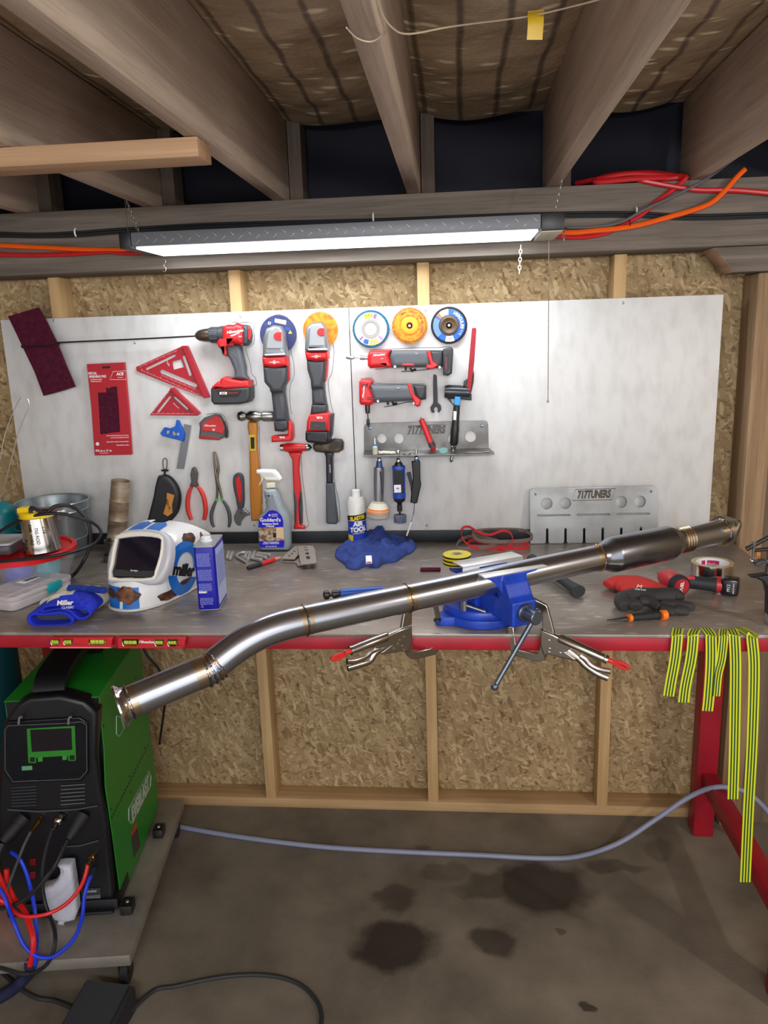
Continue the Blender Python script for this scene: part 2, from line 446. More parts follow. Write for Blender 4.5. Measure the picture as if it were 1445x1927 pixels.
def concrete_mat():
    m, nt, p = nodes_of('concrete'); N, L = nt.nodes, nt.links
    tc = N.new('ShaderNodeTexCoord')
    n1 = N.new('ShaderNodeTexNoise'); n1.inputs['Scale'].default_value = 3.2; n1.inputs['Detail'].default_value = 9; n1.inputs['Roughness'].default_value = 0.6
    L.new(tc.outputs['Object'], n1.inputs['Vector'])
    cr = N.new('ShaderNodeValToRGB'); L.new(n1.outputs[0], cr.inputs[0]); e = cr.color_ramp.elements
    e[0].position = 0.3; e[0].color = rgb(92, 85, 75); e[1].position = 0.7; e[1].color = rgb(138, 129, 115)
    nd = N.new('ShaderNodeTexNoise'); nd.inputs['Scale'].default_value = 9; nd.inputs['Detail'].default_value = 4
    L.new(tc.outputs['Object'], nd.inputs['Vector'])
    va = N.new('ShaderNodeVectorMath'); va.operation = 'MULTIPLY_ADD'; va.inputs[1].default_value = (0.12, 0.12, 0); L.new(nd.outputs['Color'], va.inputs[0]); L.new(tc.outputs['Object'], va.inputs[2])
    last = None
    for (u, v, rx, ry, k) in ((1020, 1668, 0.15, 0.12, 0.85), (930, 1668, .11, .06, .6), (745, 1778, 0.115, 0.095, 0.85), (928, 1768, 0.075, 0.05, 0.7), (742, 1688, 0.07, 0.06, 0.55), (835, 1640, 0.09, 0.05, 0.4), (1058, 1750, .02, .016, .5), (1150, 1632, 0.1, 0.035, 0.5), (790, 1592, .03, .015, .4), (1100, 1897, .025, .015, .8), (1240, 1600, .05, .05, .35)):
        c = bp(u, v, 0)
        mp = N.new('ShaderNodeMapping'); mp.vector_type = 'POINT'; L.new(va.outputs[0], mp.inputs[0])
        mp.inputs['Location'].default_value = (-(c.x+0.06)/rx, -(c.y+0.06)/ry, 0); mp.inputs['Scale'].default_value = (1/rx, 1/ry, 0)
        ln = N.new('ShaderNodeVectorMath'); ln.operation = 'LENGTH'; L.new(mp.outputs[0], ln.inputs[0])
        mr = N.new('ShaderNodeMapRange'); mr.inputs[1].default_value = 0.8; mr.inputs[2].default_value = 1.15; mr.inputs[3].default_value = k; mr.inputs[4].default_value = 0; L.new(ln.outputs['Value'], mr.inputs[0])
        if last is None: last = mr.outputs[0]
        else:
            mm = N.new('ShaderNodeMath'); mm.operation = 'MAXIMUM'; L.new(last, mm.inputs[0]); L.new(mr.outputs[0], mm.inputs[1]); last = mm.outputs[0]
    mx = N.new('ShaderNodeMix'); mx.data_type = 'RGBA'; L.new(last, mx.inputs['Factor']); L.new(cr.outputs[0], mx.inputs['A']); mx.inputs['B'].default_value = rgb(44, 38, 34)
    L.new(mx.outputs['Result'], p.inputs['Base Color'])
    n3 = N.new('ShaderNodeTexNoise'); n3.inputs['Scale'].default_value = 120; n3.inputs['Detail'].default_value = 4
    L.new(tc.outputs['Object'], n3.inputs['Vector'])
    b = N.new('ShaderNodeBump'); b.inputs['Strength'].default_value = 0.3; b.inputs['Distance'].default_value = 0.002; L.new(n3.outputs[0], b.inputs['Height']); L.new(b.outputs[0], p.inputs['Normal'])
    p.inputs['Roughness'].default_value = 0.62; p.inputs['Specular IOR Level'].default_value = 0.35
    return m
CONC = concrete_mat()
GREYWOOD_Y = wood('joist_wood', (206, 188, 170), (180, 160, 142), (128, 108, 94), 'y', dark=0.4)
GREYWOOD_X = wood('beam_wood', (128, 118, 108), (98, 90, 82), (66, 59, 54), 'x', dark=0.5)
GREYWOOD_Z = wood('old_upright_wood', (112, 98, 84), (88, 76, 66), (60, 50, 44), 'z', dark=0.5)
PINE_Z = wood('stud_pine', (206, 176, 130), (188, 152, 104), (150, 112, 70), 'z', dark=0.25)
PINE_X = wood('plate_pine', (196, 164, 120), (170, 138, 98), (138, 104, 70), 'x', dark=0.3)
PINE_L = wood('loose_board_pine', (186, 152, 118), (166, 132, 98), (134, 102, 74), 'x', dark=0.3)
POST = wood('post_wood', (170, 142, 110), (140, 114, 86), (88, 70, 52), 'z', scale=0.9, dark=0.55)
RSIDE = wood('right_wall_wood', (128, 112, 92), (106, 92, 76), (70, 58, 46), 'z', dark=0.5)
PANEL = mat('white_panel_board', (218, 219, 218), 0.42, c2=(198, 197, 194), scale=20, stretch=(1.4, 1, .6), lo=0.44, hi=0.86, bump=0.03, bscale=80, detail=14)
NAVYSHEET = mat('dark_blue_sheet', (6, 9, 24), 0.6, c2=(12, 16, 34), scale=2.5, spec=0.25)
SUMMAT = 1

# ------------------------------------------------------------------ the room
XL, XR, YB, YR = -2.6, 3.4, 0.089, -4.2
mk('floor', box((XL-.1, YR-.1, -0.1), (XR+.1, YB+.1, 0)), CONC, kind='structure', org=(0, 0, 0))
mk('wall_back', box((XL, YB, 0), (XR, YB+.011, 2.12)), OSB, kind='structure', org=(0, 0, 0))
mk('wall_left', box((XL-.011, YR, 0), (XL, YB, 2.37)), OSB, kind='structure', org=(0, 0, 0))
mk('wall_right', box((XR, YR, 0), (XR+.011, YB, 2.37)), OSB, kind='structure', org=(0, 0, 0))
# dark sheet closing the wall above the beam
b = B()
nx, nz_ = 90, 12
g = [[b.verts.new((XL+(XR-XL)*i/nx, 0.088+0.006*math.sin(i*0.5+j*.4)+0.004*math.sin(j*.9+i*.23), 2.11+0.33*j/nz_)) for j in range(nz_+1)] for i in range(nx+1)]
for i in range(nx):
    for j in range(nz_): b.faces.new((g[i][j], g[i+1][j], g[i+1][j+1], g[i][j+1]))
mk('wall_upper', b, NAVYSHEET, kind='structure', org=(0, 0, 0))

# ceiling: paper facing of the insulation, sagging between the joists
JS, JX0, JW = 0.4064, -0.03592, 0.038
ZJ, JH = 2.131, 0.235
def insul_mat():
    m, nt, p = nodes_of('insulation_facing'); N, L = nt.nodes, nt.links
    tc = N.new('ShaderNodeTexCoord')
    n1 = N.new('ShaderNodeTexNoise'); n1.inputs['Scale'].default_value = 3.0; n1.inputs['Detail'].default_value = 6; L.new(tc.outputs['Object'], n1.inputs['Vector'])
    cr = N.new('ShaderNodeValToRGB'); L.new(n1.outputs[0], cr.inputs[0]); e = cr.color_ramp.elements
    e[0].position = 0.3; e[0].color = rgb(160, 136, 106); e[1].position = 0.72; e[1].color = rgb(208, 180, 144)
    # fine scrim ribs across
    w = N.new('ShaderNodeTexWave'); w.wave_type = 'BANDS'; w.bands_direction = 'Y'; w.inputs['Scale'].default_value = 45; w.inputs['Distortion'].default_value = 2.0; w.inputs['Detail'].default_value = 2
    L.new(tc.outputs['Object'], w.inputs['Vector'])
    m1 = N.new('ShaderNodeMix'); m1.data_type = 'RGBA'; m1.blend_type = 'MULTIPLY'; m1.inputs['Factor'].default_value = 0.35
    L.new(cr.outputs[0], m1.inputs['A']); L.new(w.outputs['Color'], m1.inputs['B'])
    # pale scuffs where the foil shows
    mp = N.new('ShaderNodeMapping'); mp.inputs['Scale'].default_value = (9, 26, 1); L.new(tc.outputs['Object'], mp.inputs[0])
    vo = N.new('ShaderNodeTexVoronoi'); vo.inputs['Scale'].default_value = 1.0; L.new(mp.outputs[0], vo.inputs['Vector'])
    r = N.new('ShaderNodeMapRange'); r.inputs[1].default_value = 0.13; r.inputs[2].default_value = 0.27; r.inputs[3].default_value = 0.9; r.inputs[4].default_value = 0; L.new(vo.outputs['Distance'], r.inputs[0])
    m2 = N.new('ShaderNodeMix'); m2.data_type = 'RGBA'; L.new(r.outputs[0], m2.inputs['Factor']); L.new(m1.outputs['Result'], m2.inputs['A']); m2.inputs['B'].default_value = rgb(250, 232, 192)
    # glue seams along the joists
    w2 = N.new('ShaderNodeTexWave'); w2.wave_type = 'BANDS'; w2.bands_direction = 'X'; w2.inputs['Scale'].default_value = 3.1; w2.inputs['Distortion'].default_value = 0.6
    L.new(tc.outputs['Object'], w2.inputs['Vector'])
    r3 = N.new('ShaderNodeMapRange'); r3.inputs[1].default_value = 0.0; r3.inputs[2].default_value = 0.09; r3.inputs[3].default_value = 0.75; r3.inputs[4].default_value = 0; L.new(w2.outputs['Fac'], r3.inputs[0])
    m3 = N.new('ShaderNodeMix'); m3.data_type = 'RGBA'; L.new(r3.outputs[0], m3.inputs['Factor']); L.new(m2.outputs['Result'], m3.inputs['A']); m3.inputs['B'].default_value = rgb(60, 46, 38)
    L.new(m3.outputs['Result'], p.inputs['Base Color']); p.inputs['Roughness'].default_value = 0.45
    nb = N.new('ShaderNodeTexNoise'); nb.inputs['Scale'].default_value = 14; nb.inputs['Detail'].default_value = 4; L.new(tc.outputs['Object'], nb.inputs['Vector'])
    bb = N.new('ShaderNodeBump'); bb.inputs['Strength'].default_value = 0.7; bb.inputs['Distance'].default_value = 0.012; L.new(nb.outputs[0], bb.inputs['Height']); L.new(bb.outputs[0], p.inputs['Normal'])
    return m
b = B()
nx, ny = 240, 60
y0c, y1c = YR, -0.02
g = []
for i in range(nx+1):
    x = XL+(XR-XL)*i/nx; row = []
    ph = ((x-JX0)/JS) % 1.0
    for j in range(ny+1):
        y = y0c+(y1c-y0c)*(j/ny)
        sag = 0.03*math.sin(PI*ph)**0.7 + 0.008*math.sin(j*1.9+i*.3)*math.sin(PI*ph)
        row.append(b.verts.new((x, y, ZJ+JH+0.012-sag)))
    g.append(row)
for i in range(nx):
    for j in range(ny): b.faces.new((g[i][j], g[i+1][j], g[i+1][j+1], g[i][j+1]))
mk('ceiling', b, insul_mat(), kind='structure', org=(0, 0, 0))
mk('trim_1', box((XL, YR, ZJ+JH+.02), (XR, YB, ZJ+JH+.03)), GREYWOOD_Y, kind='structure', org=(0, 0, 0))

jl = {-4: 'ceiling joist at the far left edge, mostly hidden by the loose board',
      -3: 'ceiling joist cut off by the left edge, its end left of the lamp chain',
      -2: 'ceiling joist crossing above the loose board, lamp chain hooked under its end',
      -1: 'long weathered joist sloping past the right end of the loose board',
      0: 'middle ceiling joist with the clear wire stapled across it',
      1: 'ceiling joist right of the middle with the right lamp chain under its end',
      2: 'rightmost wide joist with splintered lower corner above the red hose'}
b0 = box((-JW/2, YR, ZJ), (JW/2, 0.0, ZJ+JH), 0.002)
j0 = mk('ceiling_joist', b0, GREYWOOD_Y, org=(0, 0, ZJ), cat='joist', group='ceiling joists')
first = True
for k in range(-6, 9):
    if k == -6: o = j0
    else:
        o = j0.copy(); COL.objects.link(o)
    o.location = (JX0+k*JS, 0, ZJ)
    o['label'] = jl.get(k, 'ceiling joist outside the picture')
    if k not in jl: o['group'] = 'ceiling joists out of view'
SX0, SS = -0.01634, 0.6096
# short uprights standing on the beam beside each joist end
ul = {-3: 'old grey upright at the far left beside a joist end', -2: 'old grey upright behind the loose board end, on the beam', -1: 'old grey upright on the beam right of the long sloping joist',
      0: 'old grey upright on the beam right of the middle joist', 1: 'old grey upright behind the joist with the right lamp chain'}
for k, lb in ul.items():
    x = JX0+k*JS+JW/2+0.022
    mk('rafter_upright', box((x-.019, -0.035, ZJ), (x+.021, 0.05, ZJ+JH)), GREYWOOD_Z, label=lb, cat='upright', group='uprights on the beam')
# beam, plate, studs, post
mk('header_beam', box((XL, -0.11, 1.945), (XR, 0.07, ZJ), 0.004), GREYWOOD_X, label='long grey weathered beam across the wall carrying the joist ends', cat='beam')
mk('bottom_plate', box((XL, 0, 0), (0.968, 0.087, 0.038), 0.001), PINE_X, label='pine bottom plate along the foot of the board wall', cat='plate')
sl = {-2: 'wall stud above the maroon pad behind the left white panel', -1: 'wall stud above the cordless drill and left below the bench', 0: 'wall stud above the grinding discs and in the middle below the bench', 1: 'wall stud above the bare right white panel and right below the bench'}
for k in range(-3, 3):
    x = SX0+k*SS
    mk('wall_stud', box((x-.019, 0.0, 0.038), (x+.019, 0.087, 1.944), 0.001), PINE_Z, label=sl.get(k, 'wall stud hidden in the dark corner of the wall'), cat='stud', group='wall studs' if k in sl else 'hidden wall studs')
b = B()
F0 = Fr((0, -0.105, 0), (1, 0, 0), (0, 0, 1))
o = [(0.838, 1.943), (1.16, 1.943), (1.16, 1.872), (0.898, 1.872)]
plate(b, [(x, z) for x, z in o], 0.11, F0.M, z=-0.055, bev=0.001)
b.normal_update()
bmesh.ops.recalc_face_normals(b, faces=b.faces)
for f in b.faces:
    if f.normal.x < -.4: f.material_index = 1
mk('beam_bracket', b, [GREYWOOD_X, mat('end_grain', (178, 142, 116), .8, c2=(140, 104, 80), scale=30, stretch=(1, .2, 1))], label='slanted wooden corner block under the right end of the beam', cat='block')
b = box((0.990, -0.045, 0), (1.062, 0.085, 1.872), 0.006)
mk('corner_post', b, POST, label='rough split brown corner post right of the white panel', cat='post')
mk('wall_side', box((1.064, -0.02, 0), (1.24, 0.088, 1.872)), RSIDE, kind='structure')
mk('trim_2', box((1.20, -0.04, 0), (1.23, -0.021, 1.872)), POST, kind='structure')
# loose board under the joists
p0 = bp(0, 272, ZJ-.001); xe = bp(371, 256, ZJ-.001)
b = box((-1.75, xe.y, 2.092), (xe.x, xe.y+0.089, ZJ-.001), 0.002)
mk('loose_board', b, PINE_L, label='light pine board nailed flat under the joists at the left', cat='board')

# ------------------------------------------------------------------ white panels
PY = -0.012
zt, zb = 1.813, 1.076
lp = thing('white_panel', 'left white wall panel holding the drill, grinders and hammers', 'wall panel', (-0.84, PY/2, zb), 0, 'white tool panels')
rp_ = thing('white_panel', 'right white wall panel with grinding discs, metal rack and bare right half', 'wall panel', (0.32, PY/2, zb), 0, 'white tool panels')
mk('board', box((-1.43, PY, zb), (-0.2575, 0, zt), 0.001), PANEL, lp)
mk('board', box((-0.2545, PY, zb), (0.903, 0, zt), 0.001), PANEL, rp_)
FP = wallF(PY)
def screw(u, v, F, par, r=0.004, name='screw'):
    x, y = F.to2((u, v)); b = B()
    lathe(b, F.at(x, y, 0), F.N, [(0, r), (0.001, r), (0.0022, r*.6), (0.0016, r*.3), (0.0016, 0)], 14)
    return mk(name, b, ZINC, par)
for q in ((101, 603), (452, 596), (188+66, 645), (478, 989)): screw(q[0], q[1], FP, lp)
for q in ((800, 585), (1172, 570), (803, 989)): screw(q[0], q[1], FP, rp_)
def penline(pts, par, r=0.0007):
    b = B(); tube(b, [FP.p3(*q)+FP.N*0.0004 for q in pts], r, 5, smooth=3)
    return mk('pen_outline', b, PEN, par)
penline(cG((560, 125), (600, 118), (660, 128), (700, 118), (800, 125), (850, 170), (845, 240), (860, 300), (850, 400), (790, 460), (740, 480), (800, 680), (820, 820), (870, 870), (885, 970), (830, 965)), lp)
penline(cG((950, 200), (1000, 110), (1080, 45), (1180, 15), (1290, 45), (1350, 110), (1410, 250), (1400, 400), (1355, 500), (1390, 650), (1395, 850), (1340, 1000), (1345, 1250), (1370, 1370)), lp)
penline(cB((1140, 350), (1150, 420), (1135, 580), (1105, 655), (1125, 820), (1150, 910)), lp)
penline(cB((570, 1000), (572, 1200), (585, 1400), (595, 1600)), lp)
penline(cB((895, 1230), (905, 1400), (925, 1550), (940, 1700), (955, 1760), (925, 1795)), lp)
penline(cB((1150, 1200), (1150, 1400), (1190, 1600), (1195, 1745)), lp)
penline(cB((160, 905), (270, 900), (310, 950), (325, 1000), (320, 1090)), lp)
penline(cC((245, 432), (400, 425), (600, 415), (800, 412), (890, 405), (930, 425)), rp_)
penline(cC((165, 670), (260, 662), (290, 700), (400, 712), (700, 712)), rp_)
penline(cC((290, 590), (340, 590), (400, 575), (500, 572)), rp_)
penline(cB((0, 370), (90, 560), (185, 760)), lp)

# ------------------------------------------------------------------ workbench
ZB = 1.037
def benchtop_mat():
    m, nt, p = nodes_of('bench_steel'); N, L = nt.nodes, nt.links
    tc = N.new('ShaderNodeTexCoord')
    n1 = N.new('ShaderNodeTexNoise'); n1.inputs['Scale'].default_value = 5; n1.inputs['Detail'].default_value = 8; n1.inputs['Distortion'].default_value = 0.6; L.new(tc.outputs['Object'], n1.inputs['Vector'])
    cr = N.new('ShaderNodeValToRGB'); L.new(n1.outputs[0], cr.inputs[0]); e = cr.color_ramp.elements
    e[0].position = 0.3; e[0].color = rgb(122, 112, 102); e[1].position = 0.72; e[1].color = rgb(170, 160, 150)
    mp = N.new('ShaderNodeMapping'); mp.inputs['Scale'].default_value = (3, 12, 1); mp.inputs['Rotation'].default_value = (0, 0, 0.5); L.new(tc.outputs['Object'], mp.inputs[0])
    n2 = N.new('ShaderNodeTexNoise'); n2.inputs['Scale'].default_value = 6; n2.inputs['Detail'].default_value = 7; L.new(mp.outputs[0], n2.inputs['Vector'])
    r = N.new('ShaderNodeMapRange'); r.inputs[1].default_value = 0.58; r.inputs[2].default_value = 0.72; r.inputs[4].default_value = 0.7; L.new(n2.outputs[0], r.inputs[0])
    mx = N.new('ShaderNodeMix'); mx.data_type = 'RGBA'; L.new(r.outputs[0], mx.inputs['Factor']); L.new(cr.outputs[0], mx.inputs['A']); mx.inputs['B'].default_value = rgb(206, 200, 192)
    L.new(mx.outputs['Result'], p.inputs['Base Color'])
    rr = N.new('ShaderNodeMapRange'); rr.inputs[1].default_value = 0.35; rr.inputs[2].default_value = 0.7; rr.inputs[3].default_value = 0.42; rr.inputs[4].default_value = 0.26; L.new(n1.outputs[0], rr.inputs[0]); L.new(rr.outputs[0], p.inputs['Roughness'])
    p.inputs['Metallic'].default_value = 0.45
    bb = N.new('ShaderNodeBump'); bb.inputs['Strength'].default_value = 0.12; bb.inputs['Distance'].default_value = 0.002; L.new(n2.outputs[0], bb.inputs['Height']); L.new(bb.outputs[0], p.inputs['Normal'])
    return m
BX0, BX1, BY0, BY1 = -1.62, 0.967, -0.848, -0.022
wb = thing('workbench', 'long welding bench with bare steel top and red steel frame', 'workbench', (-0.3, -0.44, 0))
mk('bench_top', box((BX0, BY0, ZB-.008), (BX1, BY1, ZB), 0.0012), benchtop_mat(), wb, label='scratched bare steel plate top')
mk('back_rail', box((BX0, BY1-.001, ZB+.0005), (BX1, BY1+.006, ZB+.04), 0.001), mat('black_rail', (34, 38, 42), 0.5, 0.3), wb, label='black steel upstand along the back')
T = 0.05
for nm, lo, hi in (('front_beam', (BX0, BY0+.003, ZB-.0085-.034), (BX1, BY0+.053, ZB-.0085)), ('back_beam', (BX0, BY1-.06, ZB-.0585), (BX1, BY1-.01, ZB-.0085)),
                   ('side_beam', (0.9, BY0+.054, ZB-.0585), (0.95, BY1-.061, ZB-.0085))):
    mk(nm, box(lo, hi, 0.004), RED2, wb)
LW = 0.068
for x, y in ((0.882, -0.112), (0.882, -0.826), (-1.385, -0.112), (-1.58, -0.826)):
    mk('leg', box((x, y, 0), (x+LW, y+LW, ZB-.0435), 0.004), RED2, wb)
mk('side_rail', box((0.898, -0.757, 0.19), (0.948, -0.113, 0.245), 0.004), RED2, wb)
# ------------------------------------------------------------------ shop light over the bench
def chain(bm, a, b, L_=0.012, r=0.0009, w=0.0032, sag=0.0):
    a, b = V(a), V(b); n = max(1, int((b-a).length/(L_*0.72)))
    d = (b-a).normalized(); s = d.cross(V((0, 1, 0.1))).normalized(); u = s.cross(d)
    for i in range(n):
        c = a.lerp(b, (i+0.5)/n) + V((0, 0, -sag*math.sin(PI*(i+.5)/n))); ax = s if i % 2 else u
        tube(bm, [c+d*(L_/2)*math.cos(t*PI/4)+ax*w*math.sin(t*PI/4) for t in range(8)], r, 6, closed=True)
    return bm
HOUS = mat('lamp_housing_grey', (112, 115, 120), 0.5, 0.3)
sl_ = thing('shop_light', 'long lit shop light with diamond plate housing hanging over the bench', 'light', (-0.235, -0.24, 1.986))
y0, y1, z0, z1 = -0.36, -0.139, 1.986, 2.024
xa, xb = -0.812, 0.312
mk('housing', box((xa, y0, z0+.001), (xb, y1, z1), 0.002), HOUS, sl_)
b = B()
for i in range(46):
    x = xa+0.02+i*0.0242; s = 1 if i % 2 else -1
    M = Matrix.Translation((x, y0-.0004, (z0+z1)/2+s*0.006)) @ Matrix.Rotation(s*0.7, 4, 'Y')
    bx(b, (0, 0, 0), (0.016, 0.001, 0.0022), M, 0.0003)
mk('tread_pattern', b, mat('lamp_tread', (140, 144, 150), 0.35, 0.4), sl_)
b = box((xa+.01, y0+.006, z0-.006), (xb-.006, y1-.006, z0+.0005), 0.002)
mk('diffuser', b, mat('lit_diffuser', (255, 255, 255), 0.4, emit=((238, 246, 255), 2.6)), sl_, label='glowing white diffuser')
for x0_, x1_ in ((xa-.034, xa-.0005), (xb+.0005, xb+.062)):
    mk('end_cap', box((x0_, y0-.002, z0-.004), (x1_, y1+.002, z1+.003), 0.003), BLK if x0_ < 0 else BLK, sl_)
mk('end_bracket', box((xb+.002, y0+.002, z0-.008), (xb+.058, y1, z0-.0045), 0.001), mat('lamp_end_metal', (178, 168, 150), 0.45, 0.2), sl_)
b = B(); lf = Fr((0, -0.24, 0), (1, 0, 0), (0, 0, 1))
chain(b, (JX0-2*JS-.012, -0.245, ZJ-.002), (xa-.012, -0.26, z1+.004))
tube(b, [(JX0-2*JS-.014, -0.25, ZJ-.004), (xa-.03, -0.3, z1+.0), (xa-.03, -0.33, z1)], 0.0008, 5)
mk('hanging_chain', b, ZINC, sl_)
b = B(); chain(b, (JX0+JS+.01, -0.24, ZJ-.002), (xb+.045, -0.25, z1+.004)); mk('hanging_chain', b, ZINC, sl_)
b = B(); chain(b, (xb+.062, -0.3, z1+.004), (xb+.066, -0.33, z0-.03)); mk('hanging_chain', b, ZINC, sl_)
a = wf(978, 458, 2.28); a.z = z0-.004; a.y = -0.17
b = B(); chain(b, wp(980, 462, -0.15), wp(977, 515, -0.15), 0.014, 0.0012, 0.0042)
mk('spare_chain', b, mat('white_chain', (232, 228, 215), 0.4), sl_)
b = B(); tube(b, [wp(x, y, -0.13) for x, y in ((306, 487), (312, 492), (308, 500), (312, 504), (311, 511), (306, 510))], 0.001, 6, smooth=3)
mk('wire_hook', b, ZINC, sl_)
b = B()
pa, pb = wp(1033, 436, -0.25), wp(1031, 752, -0.25)
for i in range(90):
    p = pa.lerp(pb, i/89); bmesh.ops.create_icosphere(b, subdivisions=1, radius=0.0019, matrix=Matrix.Translation(p))
tube(b, [pa, pb], 0.0006, 5); lathe(b, pb, (0, 0, -1), [(0, .001), (.002, .003), (.007, .0035), (.009, .001)], 10)
mk('pull_chain', b, mat('bead_chain', (150, 140, 120), 0.35, 0.8), sl_)

# ------------------------------------------------------------------ cables and hoses on the beam
YC = -0.118
def cable(pts, r, m, name, label, cat, smooth=6, n=8, group=None):
    b = B(); tube(b, pts, r, n, smooth=smooth)
    return mk(name, b, m, label=label, cat=cat, group=group)
CBLK = mat('black_cable', (26, 28, 32), 0.5)
def W(pts, y): return [wp(u, v, y) for u, v in pts]
b = B()
for dv in (0, 4.5, 8):
    tube(b, W([(-40, 436+dv), (60, 440+dv*.8), (141, 437+dv), (235, 430+dv), (420, 420+dv), (700, 413+dv*.5), (900, 405+dv*.7), (1075, 400+dv), (1200, 400+dv), (1300, 405+dv), (1445, 401+dv), (1500, 400+dv)], YC+.004), 0.0034, 8, smooth=5)
mk('power_cable', b, CBLK, label='black power cables clipped along the front of the beam', cat='cable')
def clip(u, v, w=5, h=14, label=''):
    c = wp(u, v, YC-.003); b = B(); tube(b, [c+V((0, 0.008, .012)), c+V((0, 0, .008)), c+V((0, -.002, 0)), c+V((0, 0, -.008)), c+V((0, 0.008, -.012))], 0.0028, 6, smooth=3)
    mk('cable_clip', b, WHT, label=label, cat='clip')
clip(141, 437, label='white cable clip left of the lit lamp'); clip(1198, 398, label='white cable clip right of the lit lamp'); clip(702, 408, label='white cable clip above the middle of the lit lamp')
ORC = mat('orange_hose', (240, 92, 10), 0.35); RDH = mat('red_hose', (190, 30, 36), 0.35)
cable([wp(u, v, YC-.0005 if u < 1000 else YC-.0165) for u, v in [(-40, 460), (60, 465), (180, 470), (260, 468), (500, 446), (900, 424), (1056, 437), (1120, 434), (1190, 426), (1260, 408), (1325, 388), (1355, 368), (1385, 335), (1402, 318)]], 0.0075, ORC, 'orange_hose', 'orange hose running behind the lamp and curving up at the right', 'hose')
cable(W([(-40, 478), (60, 480), (140, 478), (200, 474), (262, 476), (420, 462), (900, 436), (1100, 446), (1190, 414), (1235, 380), (1275, 350), (1293, 332)], YC-.0005), 0.007, RDH, 'air_hose', 'red air hose running behind the lamp below the black cables', 'hose')
pts = [wp(1085, 345, -.02), wp(1130, 336, -.08), wp(1190, 327, -.1), wp(1270, 331, -.1), wp(1288, 345, -.1), wp(1200, 341, -.12), wp(1120, 343, -.10), wp(1150, 330, -.06), wp(1220, 325, -.07), wp(1275, 336, -.118), wp(1230, 345, -.1), wp(1200, 340, -.11)]
pts = [V((p.x, p.y, max(p.z, ZJ+.0082))) for p in pts]
pts += [wp(1240, 346, -.122), wp(1310, 357, -.128), wp(1380, 358, -.13), wp(1450, 364, -.13), wp(1500, 372, -.13)]
cable(pts, 0.0075, RDH, 'air_hose', 'red air hose looped on top of the beam and trailing off right', 'hose', smooth=8)
cable([wp(1066, 428, -.14), wp(1110, 427, -.14), wp(1165, 419, -.14), wp(1215, 393, -.14), wp(1270, 368, -.14), wp(1330, 336, -.16), wp(1390, 292, -.25), wp(1450, 255, -.33), wp(1490, 230, -.4)], 0.0042, mat('grey_cord', (92, 92, 96), 0.55), 'grey_cord', 'grey cord rising from the lamp end to the upper right', 'cord')
cable([wp(1184, 414, YC-.02), wp(1186, 424, YC-.024), wp(1184, 430, YC-.012)], 0.0016, BLK, 'cable_tie', 'black zip tie around the orange hose', 'zip tie', smooth=3)
# clear wire stapled under the middle joist and a yellow tape flag
CW = mat('clear_wire', (196, 176, 150), 0.25)
b = B()
zw = ZJ-.004
tube(b, [bp(652, 52, zw), bp(672, 72, zw), bp(700, 78, zw), bp(722, 60, zw), bp(712, 20, zw), bp(705, -20, zw)], 0.0011, 6, smooth=5)
tube(b, [bp(700, -30, zw), bp(716, 20, zw), bp(738, 52, zw), bp(770, 64, zw+.01), bp(850, 50, zw+.05), bp(960, 36, zw+.1), bp(1020, 26, zw+.1), bp(1110, 4, zw+.08), bp(1200, -20, zw+.05)], 0.0013, 6, smooth=5)
mk('clear_wire', b, CW, label='thin clear wire strung under the middle joist at the top', cat='wire')
c = bp(1008, 30, zw+.1)
b = B(); ribbon(b, [c+V((-.001, -.016, .002)), c+V((0, .0, .001)), c+V((.001, .010, -.008)), c+V((.0, .016, -.030))], (1, .1, 0), 0.026, 0.0006)
mk('tape_flag', b, mat('yellow_tape', (214, 176, 40), 0.4), label='small yellow tape flag on the clear wire at the top', cat='tape')

# ------------------------------------------------------------------ exhaust pipe held in the vise
PIPE = mat('brushed_stainless', (182, 188, 200), 0.25, 1.0)
PIPED = mat('brushed_resonator', (140, 145, 156), 0.26, 1.0)
TINT = mat('straw_heat_tint', (186, 162, 126), 0.28, 1.0, c2=(178, 168, 152), scale=30)
def weld_mat():
    m, nt, p = nodes_of('rainbow_weld'); N, L = nt.nodes, nt.links
    tc = N.new('ShaderNodeTexCoord'); nz = N.new('ShaderNodeTexNoise'); nz.inputs['Scale'].default_value = 38; nz.inputs['Detail'].default_value = 3; L.new(tc.outputs['Object'], nz.inputs['Vector'])
    cr = N.new('ShaderNodeValToRGB'); L.new(nz.outputs[0], cr.inputs[0]); e = cr.color_ramp.elements
    e[0].position = 0.3; e[0].color = rgb(92, 104, 140); e[1].position = 0.72; e[1].color = rgb(205, 196, 176)
    for po, co in ((0.42, (120, 150, 180)), (0.5, (165, 140, 140)), (0.58, (200, 165, 115))):
        q = e.new(po); q.color = rgb(*co)
    L.new(cr.outputs[0], p.inputs['Base Color']); p.inputs['Metallic'].default_value = 1.0; p.inputs['Roughness'].default_value = 0.22
    b_ = N.new('ShaderNodeBump'); b_.inputs['Strength'].default_value = 0.4; b_.inputs['Distance'].default_value = 0.0015; L.new(nz.outputs[0], b_.inputs['Height']); L.new(b_.outputs[0], p.inputs['Normal'])
    return m
WELD = weld_mat()
pt = {}
pL = wf(228, 1328, 1.49); j1 = wf(396, 1258, 1.555); j2 = wf(573, 1167, 1.63); j3 = wf(757, 1116, 1.74)
jr = wf(1108, 1040, 1.95); fl = wf(1358, 1000, 2.075)
j3 = j2.lerp(fl, (j3-j2).dot(fl-j2)/(fl-j2).length_squared)
jr = j2.lerp(fl, (jr-j2).dot(fl-j2)/(fl-j2).length_squared)
ax = (fl-j2).normalized()
RP = 0.0318
pipe = thing('exhaust_pipe', 'long bent stainless exhaust pipe with resonator, clamped in the blue vise', 'exhaust pipe', (j3.x, j3.y, j3.z))
